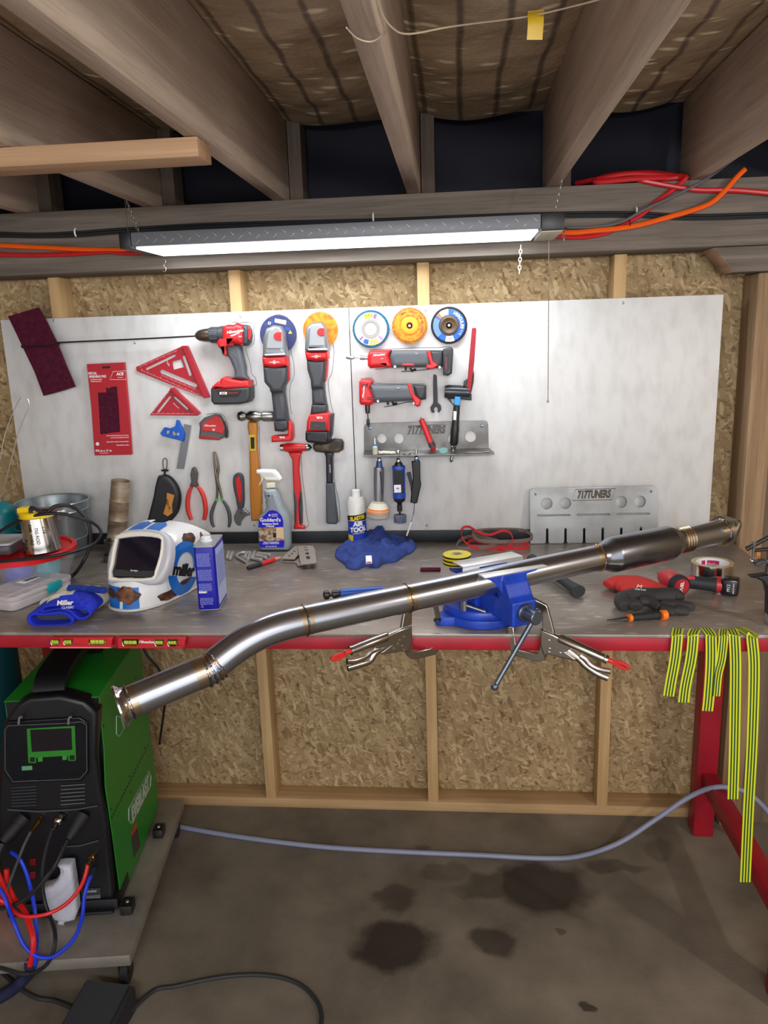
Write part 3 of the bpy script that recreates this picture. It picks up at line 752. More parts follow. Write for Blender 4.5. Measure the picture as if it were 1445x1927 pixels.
aL = (j1-pL).normalized()
def ring_weld(c, axis, r, w=0.006, n=48, wob=0.0005, name='weld_bead'):
    b = B(); A = V(axis).normalized(); s = A.cross(V((0, 0, 1))).normalized(); u = s.cross(A)
    rg = []
    for k in range(n*2):
        t = k*PI/n; rr = r + wob*(0.5+0.5*math.sin(k*1.9)); cc = c + A*wob*math.sin(k*0.8)
        rg.append(cc+(s*math.cos(t)+u*math.sin(t))*(rr-.0012))
    tube(b, rg, w/2, 6, closed=True)
    return mk(name, b, WELD, pipe)
def tint_band(c, axis, r, w):
    b = B(); A = V(axis).normalized(); lathe(b, V(c)-A*w/2, A, [(0, r+.00015), (w*.3, r+.0003), (w*.7, r+.0003), (w, r+.00015)], 48)
    return mk('heat_band', b, TINT, pipe)
b = B(); cyl(b, pL+aL*.012, j1, RP, n=64); mk('inlet_tube', b, PIPE, pipe)
# bend
q0 = j1; q3 = j2; k_ = 0.085
d0 = (wf(450, 1210, 1.58)-j1).normalized()
P1, P2 = j1+d0*k_, j2-ax*k_
bz = [((1-t)**3)*q0+3*((1-t)**2)*t*P1+3*(1-t)*t*t*P2+(t**3)*q3 for t in [i/28 for i in range(29)]]
b = B(); tube(b, [bz[0]-aL*.002]+bz, RP, 64); mk('bend', b, PIPE, pipe)
b = B(); cyl(b, j2, j3, RP, n=64); cyl(b, j3, jr, RP, n=64); mk('long_tube', b, PIPE, pipe)
for c_, a_ in ((j2, ax), (j3, ax)):
    tint_band(c_, a_, RP, 0.026); ring_weld(c_, a_, RP+.0008, 0.0055)
am = (aL+d0).normalized()
tint_band(j1-aL*.018, aL, RP, .03)
for o_, tl in ((-0.010, 0), (0.0, .25), (0.009, .6), (0.015, .9)):
    ring_weld(j1+am*o_, aL.lerp(d0, tl), RP+.0004, 0.0055, wob=0.0006)
tint_band(pL+aL*.022, aL, RP, .02)
b = B()   # v-band flange on the open end
lathe(b, pL-aL*.006, aL, [(0, RP-.003), (0, RP+.0095), (.004, RP+.0105), (.007, RP+.008), (.013, RP+.002), (.019, RP+.001), (.0195, RP-.003), (0, RP-.003)], 64)
mk('v_band_flange', b, CHR, pipe)
ring_weld(pL+aL*.016, aL, RP+.0012, 0.005)
# resonator
RR = 0.0445
tint_band(jr-ax*.004, ax, RP, .024); ring_weld(jr, ax, RP+.001, 0.006)
L_r = (wf(1268, 1010, 2.03)-jr).dot(ax)
b = B(); lathe(b, jr, ax, [(0, RP), (.008, RP+.0005), (.018, RP+.003), (.040, RR-.001), (.045, RR), (L_r-.035, RR), (L_r-.031, RR-.001), (L_r-.008, RP+.002), (L_r, RP)], 72)
mk('resonator', b, PIPED, pipe)
e0 = jr+ax*L_r
b = B(); pr = [(0, RP)]
for k in range(4): pr += [(.004+k*.0085, RP), (.006+k*.0085, RP+.0028), (.008+k*.0085, RP+.0028), (.0105+k*.0085, RP)]
lathe(b, e0, ax, pr, 64); mk('ribbed_joint', b, TINT, pipe, label='ribbed joint with straw heat colours')
b = B(); cyl(b, e0+ax*.036, fl, RP, n=64); mk('outlet_tube', b, PIPE, pipe)
tint_band(fl-ax*.008, ax, RP, .018); ring_weld(fl-ax*.001, ax, RP+.0016, 0.005)
fy = V((0, 0, 1)); fx = ax.cross(fy).normalized(); fy = fx.cross(ax)
ra = math.radians(33)
Ff = Fr(fl+ax*.005, fx*math.cos(ra)+fy*math.sin(ra), -fx*math.sin(ra)+fy*math.cos(ra))
hull = []
for t in range(0, 360, 6):
    a = math.radians(t); dx, dy = math.cos(a), math.sin(a)
    r1 = 0.043
    px_, py_ = dx*r1, dy*r1
    for s in (-1, 1):
        qx, qy = s*.052+.0125*dx, .0125*dy
        if qx*dx+qy*dy > px_*dx+py_*dy: px_, py_ = qx, qy
    hull.append((px_, py_))
b = B(); plate(b, hull, 0.009, Ff.M, holes=[circ(0, 0, .029, 40), circ(.052, 0, .0055, 16), circ(-.052, 0, .0055, 16)], bev=.0006)
mk('end_flange', b, mat('flange_steel', (150, 138, 118), 0.35, 0.9), pipe)

# ------------------------------------------------------------------ vise
va = math.radians(30.5)
vc = V((0.142, -0.728, ZB+.0005))
VB = mat('vise_blue', (20, 54, 160), 0.36, c2=(28, 70, 184), scale=22, bump=0.12, bscale=260)
vise = thing('bench_vise', 'blue swivel bench vise clamping the exhaust pipe at the bench edge', 'vise', vc, va, None)
SCR = mat('vise_screw_steel', (104, 112, 124), 0.38, 0.85)
b = B()
def lobe(a0): return [(0.098*math.cos(t), 0.098*math.sin(t)) for t in a0]
ol = []
for t in range(0, 360, 5):
    a = math.radians(t); r_ = 0.098
    for m_ in (math.radians(178), math.radians(330), math.radians(60)):
        dl = abs((a-m_+PI) % (2*PI)-PI)
        if dl < 0.27: r_ = max(r_, 0.130-0.42*dl*dl-0.0*dl)
    ol.append((r_*math.cos(a), r_*math.sin(a)))
I4 = Matrix.Identity(4)
plate(b, ol, 0.022, I4, z=0.0115, bev=0.003); mk('base', b, VB, vise, local=True)
b = B(); lathe(b, (0, 0, .0225), (0, 0, 1), [(0, .08), (0, .094), (.004, .096), (.016, .096), (.02, .093), (.021, 0)], 64); mk('swivel_plate', b, VB, vise, local=True)
# fixed jaw body (towards the wall is +y)
b = B()
prof = [(-.036, .043), (-.036, .06), (-.052, .146), (-.01, .146), (.03, .128), (.06, .095), (.04, .06), (.05, .043)]
Fs = Matrix(((0, 0, 1, 0), (1, 0, 0, 0), (0, 1, 0, 0), (0, 0, 0, 1)))   # section drawn in y,z swept along x
plate(b, prof, 0.085, Fs, bev=.006, res=3)
bx(b, (0, -.030, .131), (.136, .022, .034), None, .003)
bx(b, (0, .068, .112), (.075, .06, .03), None, .004)
mk('fixed_jaw', b, VB, vise, local=True)
# sliding jaw: box slide plus curved head
b = B()
bx(b, (0, -.075, .062), (.062, .20, .052), None, .004)
hd = [(-.110, .148), (-.132, .148), (-.150, .128), (-.165, .100), (-.178, .09), (-.178, .034), (-.166, .032), (-.120, .04), (-.118, .085), (-.112, .11), (-.108, .125)]
plate(b, hd, 0.064, Fs, bev=.004, res=3)
n_ = 14
for k in range(n_):      # flare out to the jaw width
    t = k/(n_-1); w_ = .064+(.136-.064)*(t**1.8); z_ = .098+t*.049
    if k: bx(b, (0, -.122-.0*t, (z_+pz)/2), (w_, .030-.004*t, z_-pz+.0012), None)
    pz = z_
b = remesh(b, 0.0022, 3)
mk('sliding_jaw', b, VB, vise, local=True)
mk('jaw_insert', bx(B(), (0, -.1085, .133), (.134, .007, .026), None, .001), DSTL, vise, local=True)
mk('jaw_insert', bx(B(), (0, -.043, .133), (.134, .005, .026), None, .001), DSTL, vise, local=True)
b = B(); cyl(b, (0, -.176, .066), (0, -.188, .066), .021, n=32, bev=.002); cyl(b, (0, -.186, .066), (0, -.226, .066), .0155, n=32, bev=.002)
mk('screw_head', b, SCR, vise, local=True)
b = B()   # tommy bar
Rv = ROOT[vise.name]
h0 = Rv @ V((0, -.212, .066)); Fh = Fr(h0, (math.cos(va), math.sin(va), 0), (0, 0, 1))
bar0, bar1 = Fh.p3(1009, 1156), Fh.p3(931, 1292)
d_ = (bar1-bar0).normalized()
tube(b, [bar0-d_*.006, bar1], 0.0058, 16); ball(b, bar1, (.009,)*3); ball(b, bar0-d_*.006, (.009,)*3)
mk('handle_bar', b, SCR, vise)
b = B(); cyl(b, (-.078, -.045, .043), (-.078, -.045, .068), .0085, n=20, bev=.001); tube(b, [(-.078, -.047, .058), (-.045, -.088, .047)], .0042, 12)
mk('swivel_lock', b, CHR, vise, local=True)
b = B(); bx(b, (-.044, .0, .095), (.002, .04, .03), None, .0005); mk('label_plate', b, mat('vise_label', (205, 205, 190), .5), vise, local=True)
b = B(); bx(b, (-.0453, .0, .106), (.001, .04, .006)); mk('label_stripe', b, YEL, vise, local=True)
# bright aluminium angle pads on the jaws
ALU = mat('aluminium_pad', (226, 226, 224), 0.3, 0.7)
for s_, nm in ((-.104, 'bright aluminium jaw pad between pipe and sliding jaw'), (-.047, 'bright aluminium jaw pad behind the pipe on the fixed jaw')):
    b = B(); sg = -1 if s_ < -.08 else 1
    x0_, x1_ = (-.085, .085)
    bx(b, (.0, s_+sg*.020, .1530), (.17, .048, .003), None, .0005)
    bx(b, (.0, s_+.0-sg*.0025, .139), (.17, .0025, .028), None, .0005)
    b.transform(Rv); mk('jaw_pad', b, ALU, label=nm, cat='jaw pad')

# ------------------------------------------------------------------ locking clamps holding the vise base
NICK = mat('nickel_plate', (176, 170, 160), 0.22, 1.0)
def clamp(cr, F, label, P):
    t = thing('locking_clamp', label, 'clamp', F.p3(*cr(P['piv'])[0]), 0, 'locking clamps on the vise base')
    mk('frame_arm', pp(F, cr(*P['upper']), .010, bev=.002, smooth=2), NICK, t)
    mk('frame_arm', pp(F, cr(*P['lower']), .009, bev=.002, z=-.0005), NICK, t)
    mk('body', pp(F, cr(*P['body']), .019, bev=.004, res=3), NICK, t)
    a, c = [F.p3(*q) for q in cr(*P['barrel'])]
    b = B(); d = (c-a); lathe(b, a, d, [(0, .007), (.01, .0115), (d.length*.75, .0105), (d.length*.93, .0095), (d.length*.94, .0105), (d.length, .0105), (d.length, .006)], 24)
    mk('handle_barrel', b, NICK, t)
    b = B()
    for lev in P['levers']:
        tube(b, [F.p3(*q) for q in cr(*lev)], .0048, 10, smooth=4, flat=(1, 1.5))
    mk('release_lever', b, NICK, t)
    pk = [F.p3(*q) for q in cr(*P['knob'])]
    b = B(); tube(b, [pk[0], pk[1]], [.0065, .0045], 12)
    fk = Fr(pk[2], (pk[3]-pk[1]), F.N.cross((pk[3]-pk[1])))
    ln = (pk[3]-pk[1]).length/2
    plate(b, [(x*ln*1.15, y*.0085) for x, y in circ(0, 0, 1, 20)], .007, fk.M, holes=[[(x*ln*.45+ln*.2, y*.0016) for x, y in circ(0, 0, 1, 14)]], bev=.001)
    mk('adjusting_knob', b, mat('clamp_red', (200, 36, 30), .35), t, label='red looped adjusting screw')
    b = B()
    for q in cr(*P['rivets']):
        x, y = F.to2(q); lathe(b, F.at(x, y, .0085), F.N, [(0, .0035), (.0018, .003), (.0024, 0)], 14)
    mk('rivet', b, CHR, t)
    b = B(); tp = F.p3(*cr(P['tip'])[0]); lathe(b, tp, (0, 0, -1), [(0, .004), (.004, .009), (.009, .009), (.009, 0)], 16); mk('swivel_pad', b, DSTL, t)
P1_ = wp(775, 1190, -.872); P2_ = bp(822, 1166, ZB+.03); d_ = P2_-P1_
Fc = Fr(P1_, (d_.x, d_.y, 0), (0, 0, 1))
clamp(cP, Fc, 'left nickel locking clamp with red screw on the vise base', dict(piv=(760, 680), tip=(1072, 488),
    upper=[(740, 585), (775, 400), (830, 372), (1020, 330), (1070, 330), (1078, 400), (1092, 500), (1065, 515), (1050, 470), (1022, 372), (960, 370), (850, 402), (836, 440), (828, 600), (740, 620)],
    lower=[(735, 640), (835, 560), (838, 700), (845, 790), (870, 798), (1005, 768), (1030, 740), (1055, 655), (1082, 655), (1075, 800), (1050, 825), (900, 862), (830, 862), (800, 840), (780, 800)],
    body=[(830, 555), (832, 690), (800, 800), (740, 790), (560, 820), (540, 800), (620, 745), (500, 770), (480, 700), (720, 590)],
    barrel=[(640, 655), (285, 795)], levers=[[(620, 745), (520, 810), (460, 890), (330, 935), (262, 955)], [(560, 770), (480, 800), (420, 850), (330, 885), (255, 890)]],
    knob=[(285, 795), (235, 815), (172, 848), (120, 862)], rivets=[(755, 655), (718, 685), (742, 735), (755, 775), (665, 760), (700, 718)]))
cR = crop(960, 1120, 6.021)
P1_ = wp(1035, 1195, -.872); P2_ = bp(985, 1168, ZB+.03); d_ = P1_-P2_
Fc = Fr(P1_, (d_.x, d_.y*.6, 0), (0, 0, 1))
clamp(cR, Fc, 'right nickel locking clamp with red screw behind the vise handle', dict(piv=(440, 560), tip=(262, 180),
    upper=[(250, 40), (310, 55), (390, 95), (430, 140), (500, 410), (490, 440), (370, 400), (370, 260), (350, 200), (300, 160), (280, 240), (240, 240)],
    lower=[(355, 400), (470, 440), (430, 640), (400, 720), (340, 752), (290, 745), (20, 670), (0, 600), (-30, 350), (40, 350), (65, 540), (105, 615), (310, 660), (335, 600)],
    body=[(352, 368), (500, 430), (700, 540), (700, 590), (640, 630), (760, 710), (740, 730), (600, 700), (430, 660), (400, 700), (345, 560)],
    barrel=[(520, 470), (1105, 735)], levers=[[(640, 620), (770, 720), (850, 800), (980, 890), (1110, 945)], [(790, 690), (850, 730), (900, 790), (1000, 840), (1135, 865)]],
    knob=[(1105, 730), (1165, 755), (1255, 790), (1345, 830)], rivets=[(452, 498), (458, 590), (452, 630), (578, 640)]))
# ------------------------------------------------------------------ tools on the white panels
def TH(name, label, cat, px, y=-0.02, group=None):
    return thing(name, label, cat, wp(px[0], px[1], y), 0, group)
def P(par, name, pts, y, t, m, bev=0.003, smooth=0, holes=(), label=None, res=2):
    """plate part: outline in photo pixels, centred at depth y, t thick"""
    return mk(name, pp(wallF(y), pts, t, holes=holes, bev=bev, smooth=smooth, res=res), m, par, label=label)
def TX(par, s, q, size, m, y, rot=0.0, **k): return text(s, wallF(y), q, size, m, par, rot=rot, z=0.0003, **k)
def lathe_px(bm, a, b_, prof, y, n=28):
    """turned part along the line a-b (pixels); prof: (fraction, radius in m)"""
    A, C_ = wp(a[0], a[1], y), wp(b_[0], b_[1], y); L_ = (C_-A).length
    return lathe(bm, A, C_-A, [(f*L_, r*KR) for f, r in prof], n)
KR = 1.0
GM = mat('tool_grey_rubber', (86, 90, 96), 0.55)
GM2 = mat('tool_mid_grey', (64, 67, 72), 0.5)
HEADG = mat('grinder_head_grey', (140, 144, 148), 0.35, 0.55)
CHK = mat('chuck_metal', (120, 108, 98), 0.3, 0.85)

# cordless drill with a long rod through a maroon pad
t = TH('cordless_drill', 'red and grey cordless drill hanging with a long rod in its chuck', 'drill', (436, 700), -.03)
YD = -.055
b = B(); lathe_px(b, cG((58, 303))[0], cG((252, 292))[0], [(0, .0), (0, .0075), (.06, .011), (.25, .017), (.6, .0205), (.95, .0215), (1, .0215)], YD); mk('chuck', b, CHK, t)
b = B(); lathe_px(b, cG((248, 292))[0], cG((455, 282))[0], [(0, .021), (.03, .0235), (.3, .0245), (.62, .0245), (.64, .0225), (.7, .0225), (.72, .026), (1, .027)], YD)
for k in range(12):
    a = k*PI/6; A, C_ = wp(*cG((270, 292))[0], YD), wp(*cG((370, 288))[0], YD); u = V((0, math.cos(a), math.sin(a)))*.0246
    tube(b, [A+u, C_+u], .0012, 6)
mk('torque_collar', b, GM2, t)
P(t, 'motor_housing', cG((450, 175), (520, 150), (600, 155), (640, 125), (700, 150), (735, 165), (735, 400), (690, 430), (600, 405), (365, 412), (362, 398), (450, 375), (440, 270)), YD, .062, RED, .016, res=4)
P(t, 'rear_cap', cG((715, 148), (780, 160), (812, 220), (822, 300), (805, 400), (775, 440), (740, 440), (715, 400)), YD, .056, GM2, .012)
P(t, 'cap_inset', cG((775, 170), (808, 220), (814, 300), (795, 365), (775, 345)), YD-.0285, .003, RED, .001)
P(t, 'handle', cG((485, 430), (600, 420), (680, 425), (705, 560), (748, 720), (752, 830), (800, 900), (540, 885), (600, 835), (592, 760), (545, 640), (500, 570)), YD+.004, .036, GM, .012, res=4)
P(t, 'grip_groove', cG((560, 560), (620, 610), (655, 740), (650, 745), (612, 615), (556, 568)), YD-.0135, .002, GM2, .0005)
P(t, 'trigger', cG((385, 452), (425, 447), (468, 480), (480, 540), (458, 568), (428, 552), (415, 490)), YD, .018, GM2, .005)
P(t, 'trigger_guard', cG((360, 395), (595, 385), (595, 440), (492, 450), (492, 580), (468, 580), (478, 520), (452, 470), (388, 455)), YD, .034, RED, .006)
P(t, 'battery_mount', cG((310, 1015), (318, 985), (395, 915), (425, 925), (430, 885), (470, 855), (560, 885), (700, 910), (815, 905), (824, 1000), (500, 1022)), YD, .07, RED, .008)
P(t, 'battery', cG((305, 1012), (500, 1022), (826, 990), (828, 1150), (800, 1200), (690, 1222), (350, 1226), (312, 1180)), YD, .076, DGREY, .007)
P(t, 'battery_label', cG((345, 1045), (690, 1038), (640, 1130), (400, 1140), (372, 1100)), YD-.0382, .001, BLK, .0003)
P(t, 'label_box', cG((384, 1068), (484, 1066), (484, 1100), (384, 1102)), YD-.0389, .001, WHT, .0002)
TX(t, 'M18', cG((436, 1084))[0], .0070, RED, YD-.0395, bold=.03)
TX(t, 'REDLITHIUM', cG((572, 1080))[0], .0056, RED, YD-.0388, bold=.02)
TX(t, 'Milwaukee', cG((590, 245))[0], .0125, WHT, YD-.0312, rot=.12, shear=.3, bold=.02)
mk('underline', pp(wallF(YD-.0315), cG((525, 300), (660, 255), (640, 275), (550, 312)), .0008), WHT, t)
TX(t, 'FUEL', cG((665, 312))[0], .0055, WHT, YD-.0312)
b = B(); tube(b, [wp(*q, YD-.002) for q in cA((1068, 209), (740, 226), (330, 244))] + [wp(*q, YD+.003) for q in cA((322, 246),)]+[wp(*q, YD-.0075) for q in cA((312, 258), (215, 266), (130, 272), (120, 268))]+[wp(*q, YD+.011) for q in cA((124, 262), (215, 256), (310, 250))], .0026, 8, smooth=3)
mk('rod', b, DSTL, t, label='long thin steel rod')
PADM = mat('maroon_abrasive', (84, 30, 50), 0.95, c2=(70, 22, 40), scale=90, bump=0.6, bscale=160, spec=.1)
b = pp(wallF(YD+.002), cA((47, 102), (130, 78), (208, 55), (240, 105), (315, 255), (360, 370), (410, 485), (330, 510), (240, 534), (190, 400), (130, 275), (85, 180)), .011, bev=.001)
mk('abrasive_pad', b, PADM, label='maroon abrasive pad gripped by the rod at the left end of the panel', cat='abrasive pad')
# carded finishing pad
t = TH('finishing_pad_pack', 'red cardboard pack with a maroon finishing pad in its window', 'pack', (207, 855), -.02)
FPk = wallF(-.024)
P(t, 'card', cA((475, 362), (680, 352), (702, 600), (719, 853), (518, 857), (500, 600)), -.024, .012, mat('red_card', (178, 22, 40), .5), .0015, holes=[cA((535, 517), (580, 516), (580, 488), (638, 484), (648, 600), (656, 728), (548, 744))])
P(t, 'pad', cA((530, 505), (645, 480), (662, 735), (545, 750)), -.0245, .008, PADM, .001)
P(t, 'hanger_slot', cA((556, 374), (600, 372), (600, 384), (556, 386)), -.0305, .0008, BLK, .0001)
for s, q, sz, sx in (('METAL', (503, 413), .0115, .9), ('FINISHING PAD', (531, 430), .0115, .75), ('ALMOHADILLA DE METAL', (523, 446), .004, .9), ('TAMPON POUR METAL', (522, 457), .004, .9),
                     ('For use with chemical cleaners & solvents', (640, 750), .0048, .95), ('to remove rust & paint from metal', (651, 761), .0048, .95), ('Easily conforms to flat or contoured surfaces', (640, 784), .0045, .95), ('Hand scuffing & sanding', (667, 802), .0048, .95), ('4⅜ in x 11 in', (563, 833), .0105, 1.0), ('111 mm x 279 mm', (566, 846), .004, 1.0)):
    TX(t, s, cA(q)[0], sz, WHT, -.0302, sx=sx, bold=.02)
b = B(); F_ = wallF(-.0304); tube(b, [F_.p3(*q) for q in cA((597, 446), (615, 402), (684, 398), (684, 446))], .0008, 5, closed=True); mk('logo_outline', b, WHT, t)
TX(t, 'ACE', cA((652, 416))[0], .0125, WHT, -.0302, bold=.05, shear=.15); TX(t, 'Hardware', cA((655, 434))[0], .0045, WHT, -.0302)
b = B(); x, y = F_.to2(cA((530, 796))[0]); plate(b, circ(x, y, .006, 20), .0006, F_.M); mk('seal', b, WHT, t)

# speed squares
def square(label, tri, slots, rail, txt, tm):
    t = TH('speed_square', label, 'square', cA(tri[0])[0], -.016, 'speed squares')
    P(t, 'blade', cA(*tri), -.0165, .004, mat('square_red', (176, 18, 40), .38), .001, holes=[cA(*s) for s in slots])
    P(t, 'fence', cA(*rail), -.0215, .018, mat('square_red'), .0015)
    F_ = wallF(-.0186)
    b = B()
    for a, c, n, l in tm:
        A, C_ = V(F_.to2(cA(a)[0])).to_3d(), V(F_.to2(cA(c)[0])).to_3d()
        d = (C_-A).normalized(); nn = V((-d.y, d.x, 0))
        for k in range(n):
            p = A.lerp(C_, k/(n-1)); q = nn*(l if k % 4 == 0 else l*.55)
            a_ = p-d*.0005; c_ = p+d*.0005
            poly(b, [F_.at(v.x, v.y) for v in (a_, c_, c_+q, a_+q)])
    mk('scale_marks', b, WHT, t)
    for s, q, sz, ro in txt: TX(t, s, cA(q)[0], sz, WHT, -.0186, rot=ro)
def sq_slot(a, c, w):
    a, c = V((*a, 0)), V((*c, 0)); d = (c-a).normalized(); n = V((-d.y, d.x, 0))*w/2
    o = [a-n, c-n]; o += [c+n*math.cos(k*PI/4+PI*1.5 if 0 else PI*(k/4))*-1+d*math.sin(PI*k/4)*w/2 for k in range(1, 4)]
    o += [c+n, a+n]; o += [a+n*math.cos(PI*k/4)-d*math.sin(PI*k/4)*w/2 for k in range(1, 4)]
    return [(v.x, v.y) for v in o]
square('larger red speed square with a square cutout, left of the drill handle', [(740, 378), (990, 265), (1020, 268), (1140, 540), (1110, 545), (745, 400)],
       [sq_slot((800, 388), (950, 315), 13), [(937, 348), (985, 335), (1002, 378), (945, 392)], sq_slot((882, 402), (1062, 478), 22), sq_slot((1000, 322), (1035, 418), 16)],
       [(992, 262), (1022, 262), (1143, 540), (1112, 547)], [('USA', (915, 362), .008, -1.1), ('8', (910, 345), .005, 0)],
       [((770, 398), (1100, 540), 40, .006), ((760, 372), (960, 285), 26, -.005), ((880, 425), (1060, 500), 30, .004)])
square('smaller red speed square, upper right of the blue combination square', [(815, 640), (930, 495), (945, 497), (1085, 632), (1075, 642)],
       [sq_slot((862, 620), (925, 540), 12), sq_slot((952, 545), (1018, 605), 13)], [(926, 494), (946, 490), (1092, 628), (1074, 642)], [('Milwaukee', (958, 588), .006, -.78)],
       [((830, 634), (1060, 634), 34, .005), ((835, 612), (915, 510), 18, -.004)])
# combination square
t = TH('combination_square', 'small combination square with blue head and steel rule', 'square', (335, 880), -.018)
P(t, 'rule', cA((1002, 688), (1040, 696), (1000, 932), (960, 930)), -.018, .003, mat('rule_steel', (126, 128, 132), .35, .8), .0003)
P(t, 'head', cA((873, 738), (895, 705), (925, 712), (955, 700), (962, 665), (975, 668), (1008, 742), (1000, 782), (965, 772), (885, 752)), -.0225, .011, mat('blue_anodized', (20, 92, 196), .3, .4), .002,
  holes=[cA((905, 722), (925, 722), (920, 745), (900, 742)), cA((935, 728), (948, 724), (965, 752), (935, 750))])
b = B(); lathe(b, wp(*cA((972, 742))[0], -.026), (0, -1, 0), [(0, .005), (.007, .005), (.007, 0)], 16); mk('lock_knob', b, SILV, t)
# tape measure
t = TH('tape_measure', 'red and grey 25 foot tape measure hanging on the panel', 'tape measure', (405, 825), -.03)
P(t, 'case', cB((112, 1070), (118, 1010), (112, 970), (150, 930), (220, 905), (262, 912), (300, 975), (312, 1020), (310, 1075), (270, 1102), (200, 1095), (115, 1090)), -.034, .04, mat('tape_grey', (92, 90, 92), .5), .008, res=3)
P(t, 'side_shell', cB((122, 1010), (140, 970), (200, 935), (240, 915), (270, 935), (300, 1010), (290, 1055), (200, 1040), (130, 1035)), -.0545, .004, RED, .0015)
TX(t, 'Milwaukee', cB((185, 995))[0], .0092, WHT, -.0568, shear=.3, bold=.02, rot=-.02); TX(t, "25'", cB((215, 1028))[0], .008, WHT, -.0568, bold=.04)
P(t, 'belt_clip', cB((272, 950), (300, 968), (325, 1040), (322, 1090), (312, 1090), (310, 1040), (285, 975)), -.034, .02, BLK, .001)
P(t, 'foot', cB((114, 1068), (135, 1062), (290, 1085), (270, 1102), (115, 1092)), -.034, .042, mat('tape_red_dark', (150, 40, 40), .5), .002)
# two angle grinders, head up, each with its disc against the panel
def disc(par, c, r, m, y, th=.003, hub=None):
    b = B(); o = wp(c[0], c[1], y); lathe(b, o+V((0, th, 0)), (0, -1, 0), [(0, 0), (0, r), (th, r), (th, 0)], 48); return mk('grinding_disc', b, m, par)
t = TH('angle_grinder', 'grey and red angle grinder without battery over a dark blue disc', 'grinder', (530, 825), -.03)
r_ = (wp(*cB((858, 285))[0], -.03)-wp(*cB((573, 285))[0], -.03)).length/2
disc(t, cB((716, 285))[0], r_, mat('disc_navy', (40, 48, 92), .5, c2=(52, 60, 110), scale=60), -.03)
P(t, 'disc_label', cB((690, 162), (780, 178), (775, 212), (688, 192)), -.0306, .0008, mat('barcode_label', (205, 205, 190), .5), .0001)
for q, m_, s_ in (((648, 200), WHT, 'O'), ((672, 190), BLUE, 'O'), ((625, 212), BLUE, 'O'), ((790, 245), BLUE, 'NA'), ((810, 270), YEL, '▲')):
    TX(t, s_, cB(q)[0], .012, m_, -.0306, bold=.05)
P(t, 'gear_head', cB((608, 425), (610, 320), (635, 240), (690, 214), (745, 225), (765, 262), (785, 400), (795, 455), (605, 458)), -.066, .062, HEADG, .014, res=4)
P(t, 'head_cover', cB((625, 395), (640, 270), (690, 232), (728, 240), (745, 300), (755, 395)), -.098, .004, mat('head_cover_grey', (158, 162, 166), .35, .5), .0015)
P(t, 'head_band', cB((610, 440), (770, 432), (772, 446), (612, 452)), -.0975, .004, mat('head_band', (196, 198, 200), .35, .4), .001)
P(t, 'spindle_lock', cB(*[(715+34*math.cos(a), 300+34*math.sin(a)) for a in [PI/2+k*PI/10 for k in range(11)]], (742, 268), (742, 334)), -.1, .006, RED, .002)
P(t, 'motor_ring', cB((604, 458), (790, 450), (800, 528), (700, 545), (612, 530)), -.064, .066, RED, .012, res=3)
TX(t, '—◇—', cB((686, 502))[0], .012, WHT, -.0972)
b = B(); F_ = wallF(-.0974); x, y = F_.to2(cB((686, 502))[0]); tube(b, [F_.at(*q) for q in circ(x, y, .0045, 20)], .0006, 5, closed=True); mk('emblem', b, WHT, t)
TX(t, 'POWERSTATE', cB((686, 502))[0], .0045, WHT, -.0974)
P(t, 'motor_body', cB((610, 530), (795, 535), (795, 645), (770, 690), (768, 730), (668, 735), (660, 700), (620, 655)), -.062, .062, GM2, .014, res=4)
P(t, 'handle', cB((668, 725), (768, 720), (785, 830), (803, 955), (692, 965), (682, 860)), -.06, .046, GM2, .014, res=4)
P(t, 'handle_end', cB((690, 955), (803, 948), (800, 1022), (765, 1038), (697, 1032)), -.06, .05, DGREY, .010)
P(t, 'battery_rail', cB((805, 950), (832, 990), (836, 1085), (828, 1108), (675, 1118), (675, 1072), (800, 1062)), -.052, .05, RED, .006)
P(t, 'side_strip', cB((780, 455), (800, 470), (805, 640), (792, 655)), -.055, .03, RED, .004)
TX(t, 'FUEL', cB((745, 1085))[0], .0085, WHT, -.0774, rot=PI, bold=.04)
t = TH('angle_grinder', 'grey and red angle grinder with battery over an orange disc', 'grinder', (605, 835), -.03)
r_ = (wp(*cB((1180, 250))[0], -.03)-wp(*cB((908, 250))[0], -.03)).length/2
OD = mat('disc_orange', (240, 140, 20), .5, c2=(214, 104, 16), scale=70, lo=.45, hi=.6)
disc(t, cB((1044, 252))[0], r_, OD, -.03, .004)
P(t, 'gear_head', cB((932, 395), (942, 235), (985, 195), (1062, 188), (1092, 240), (1108, 370), (1112, 418), (935, 418)), -.066, .062, HEADG, .014, res=4)
P(t, 'head_cover', cB((955, 375), (965, 245), (1000, 215), (1050, 212), (1068, 280), (1080, 372)), -.098, .004, mat('head_cover_grey'), .0015)
P(t, 'head_band', cB((948, 396), (1096, 394), (1098, 408), (948, 410)), -.0975, .004, mat('head_band'), .001)
P(t, 'spindle_lock', cB(*[(1050+32*math.cos(a), 268+32*math.sin(a)) for a in [PI/2+k*PI/10 for k in range(11)]], (1074, 238), (1074, 298)), -.1, .006, RED, .002)
P(t, 'motor_ring', cB((934, 420), (1105, 418), (1112, 470), (1090, 488), (1010, 495), (945, 482)), -.064, .064, RED, .012, res=3)
b = B(); F_ = wallF(-.0964); x, y = F_.to2(cB((1012, 458))[0]); tube(b, [F_.at(*q) for q in circ(x, y, .0045, 20)], .0006, 5, closed=True); mk('emblem', b, WHT, t)
TX(t, 'POWERSTATE', cB((1012, 458))[0], .0045, WHT, -.0964)
P(t, 'motor_body', cB((945, 482), (1095, 484), (1088, 620), (1075, 645), (1078, 700), (980, 705), (975, 640), (950, 560)), -.062, .058, GM2, .014, res=4)
P(t, 'handle', cB((980, 690), (1078, 690), (1085, 760), (1098, 835), (985, 838)), -.06, .046, GM2, .014, res=4)
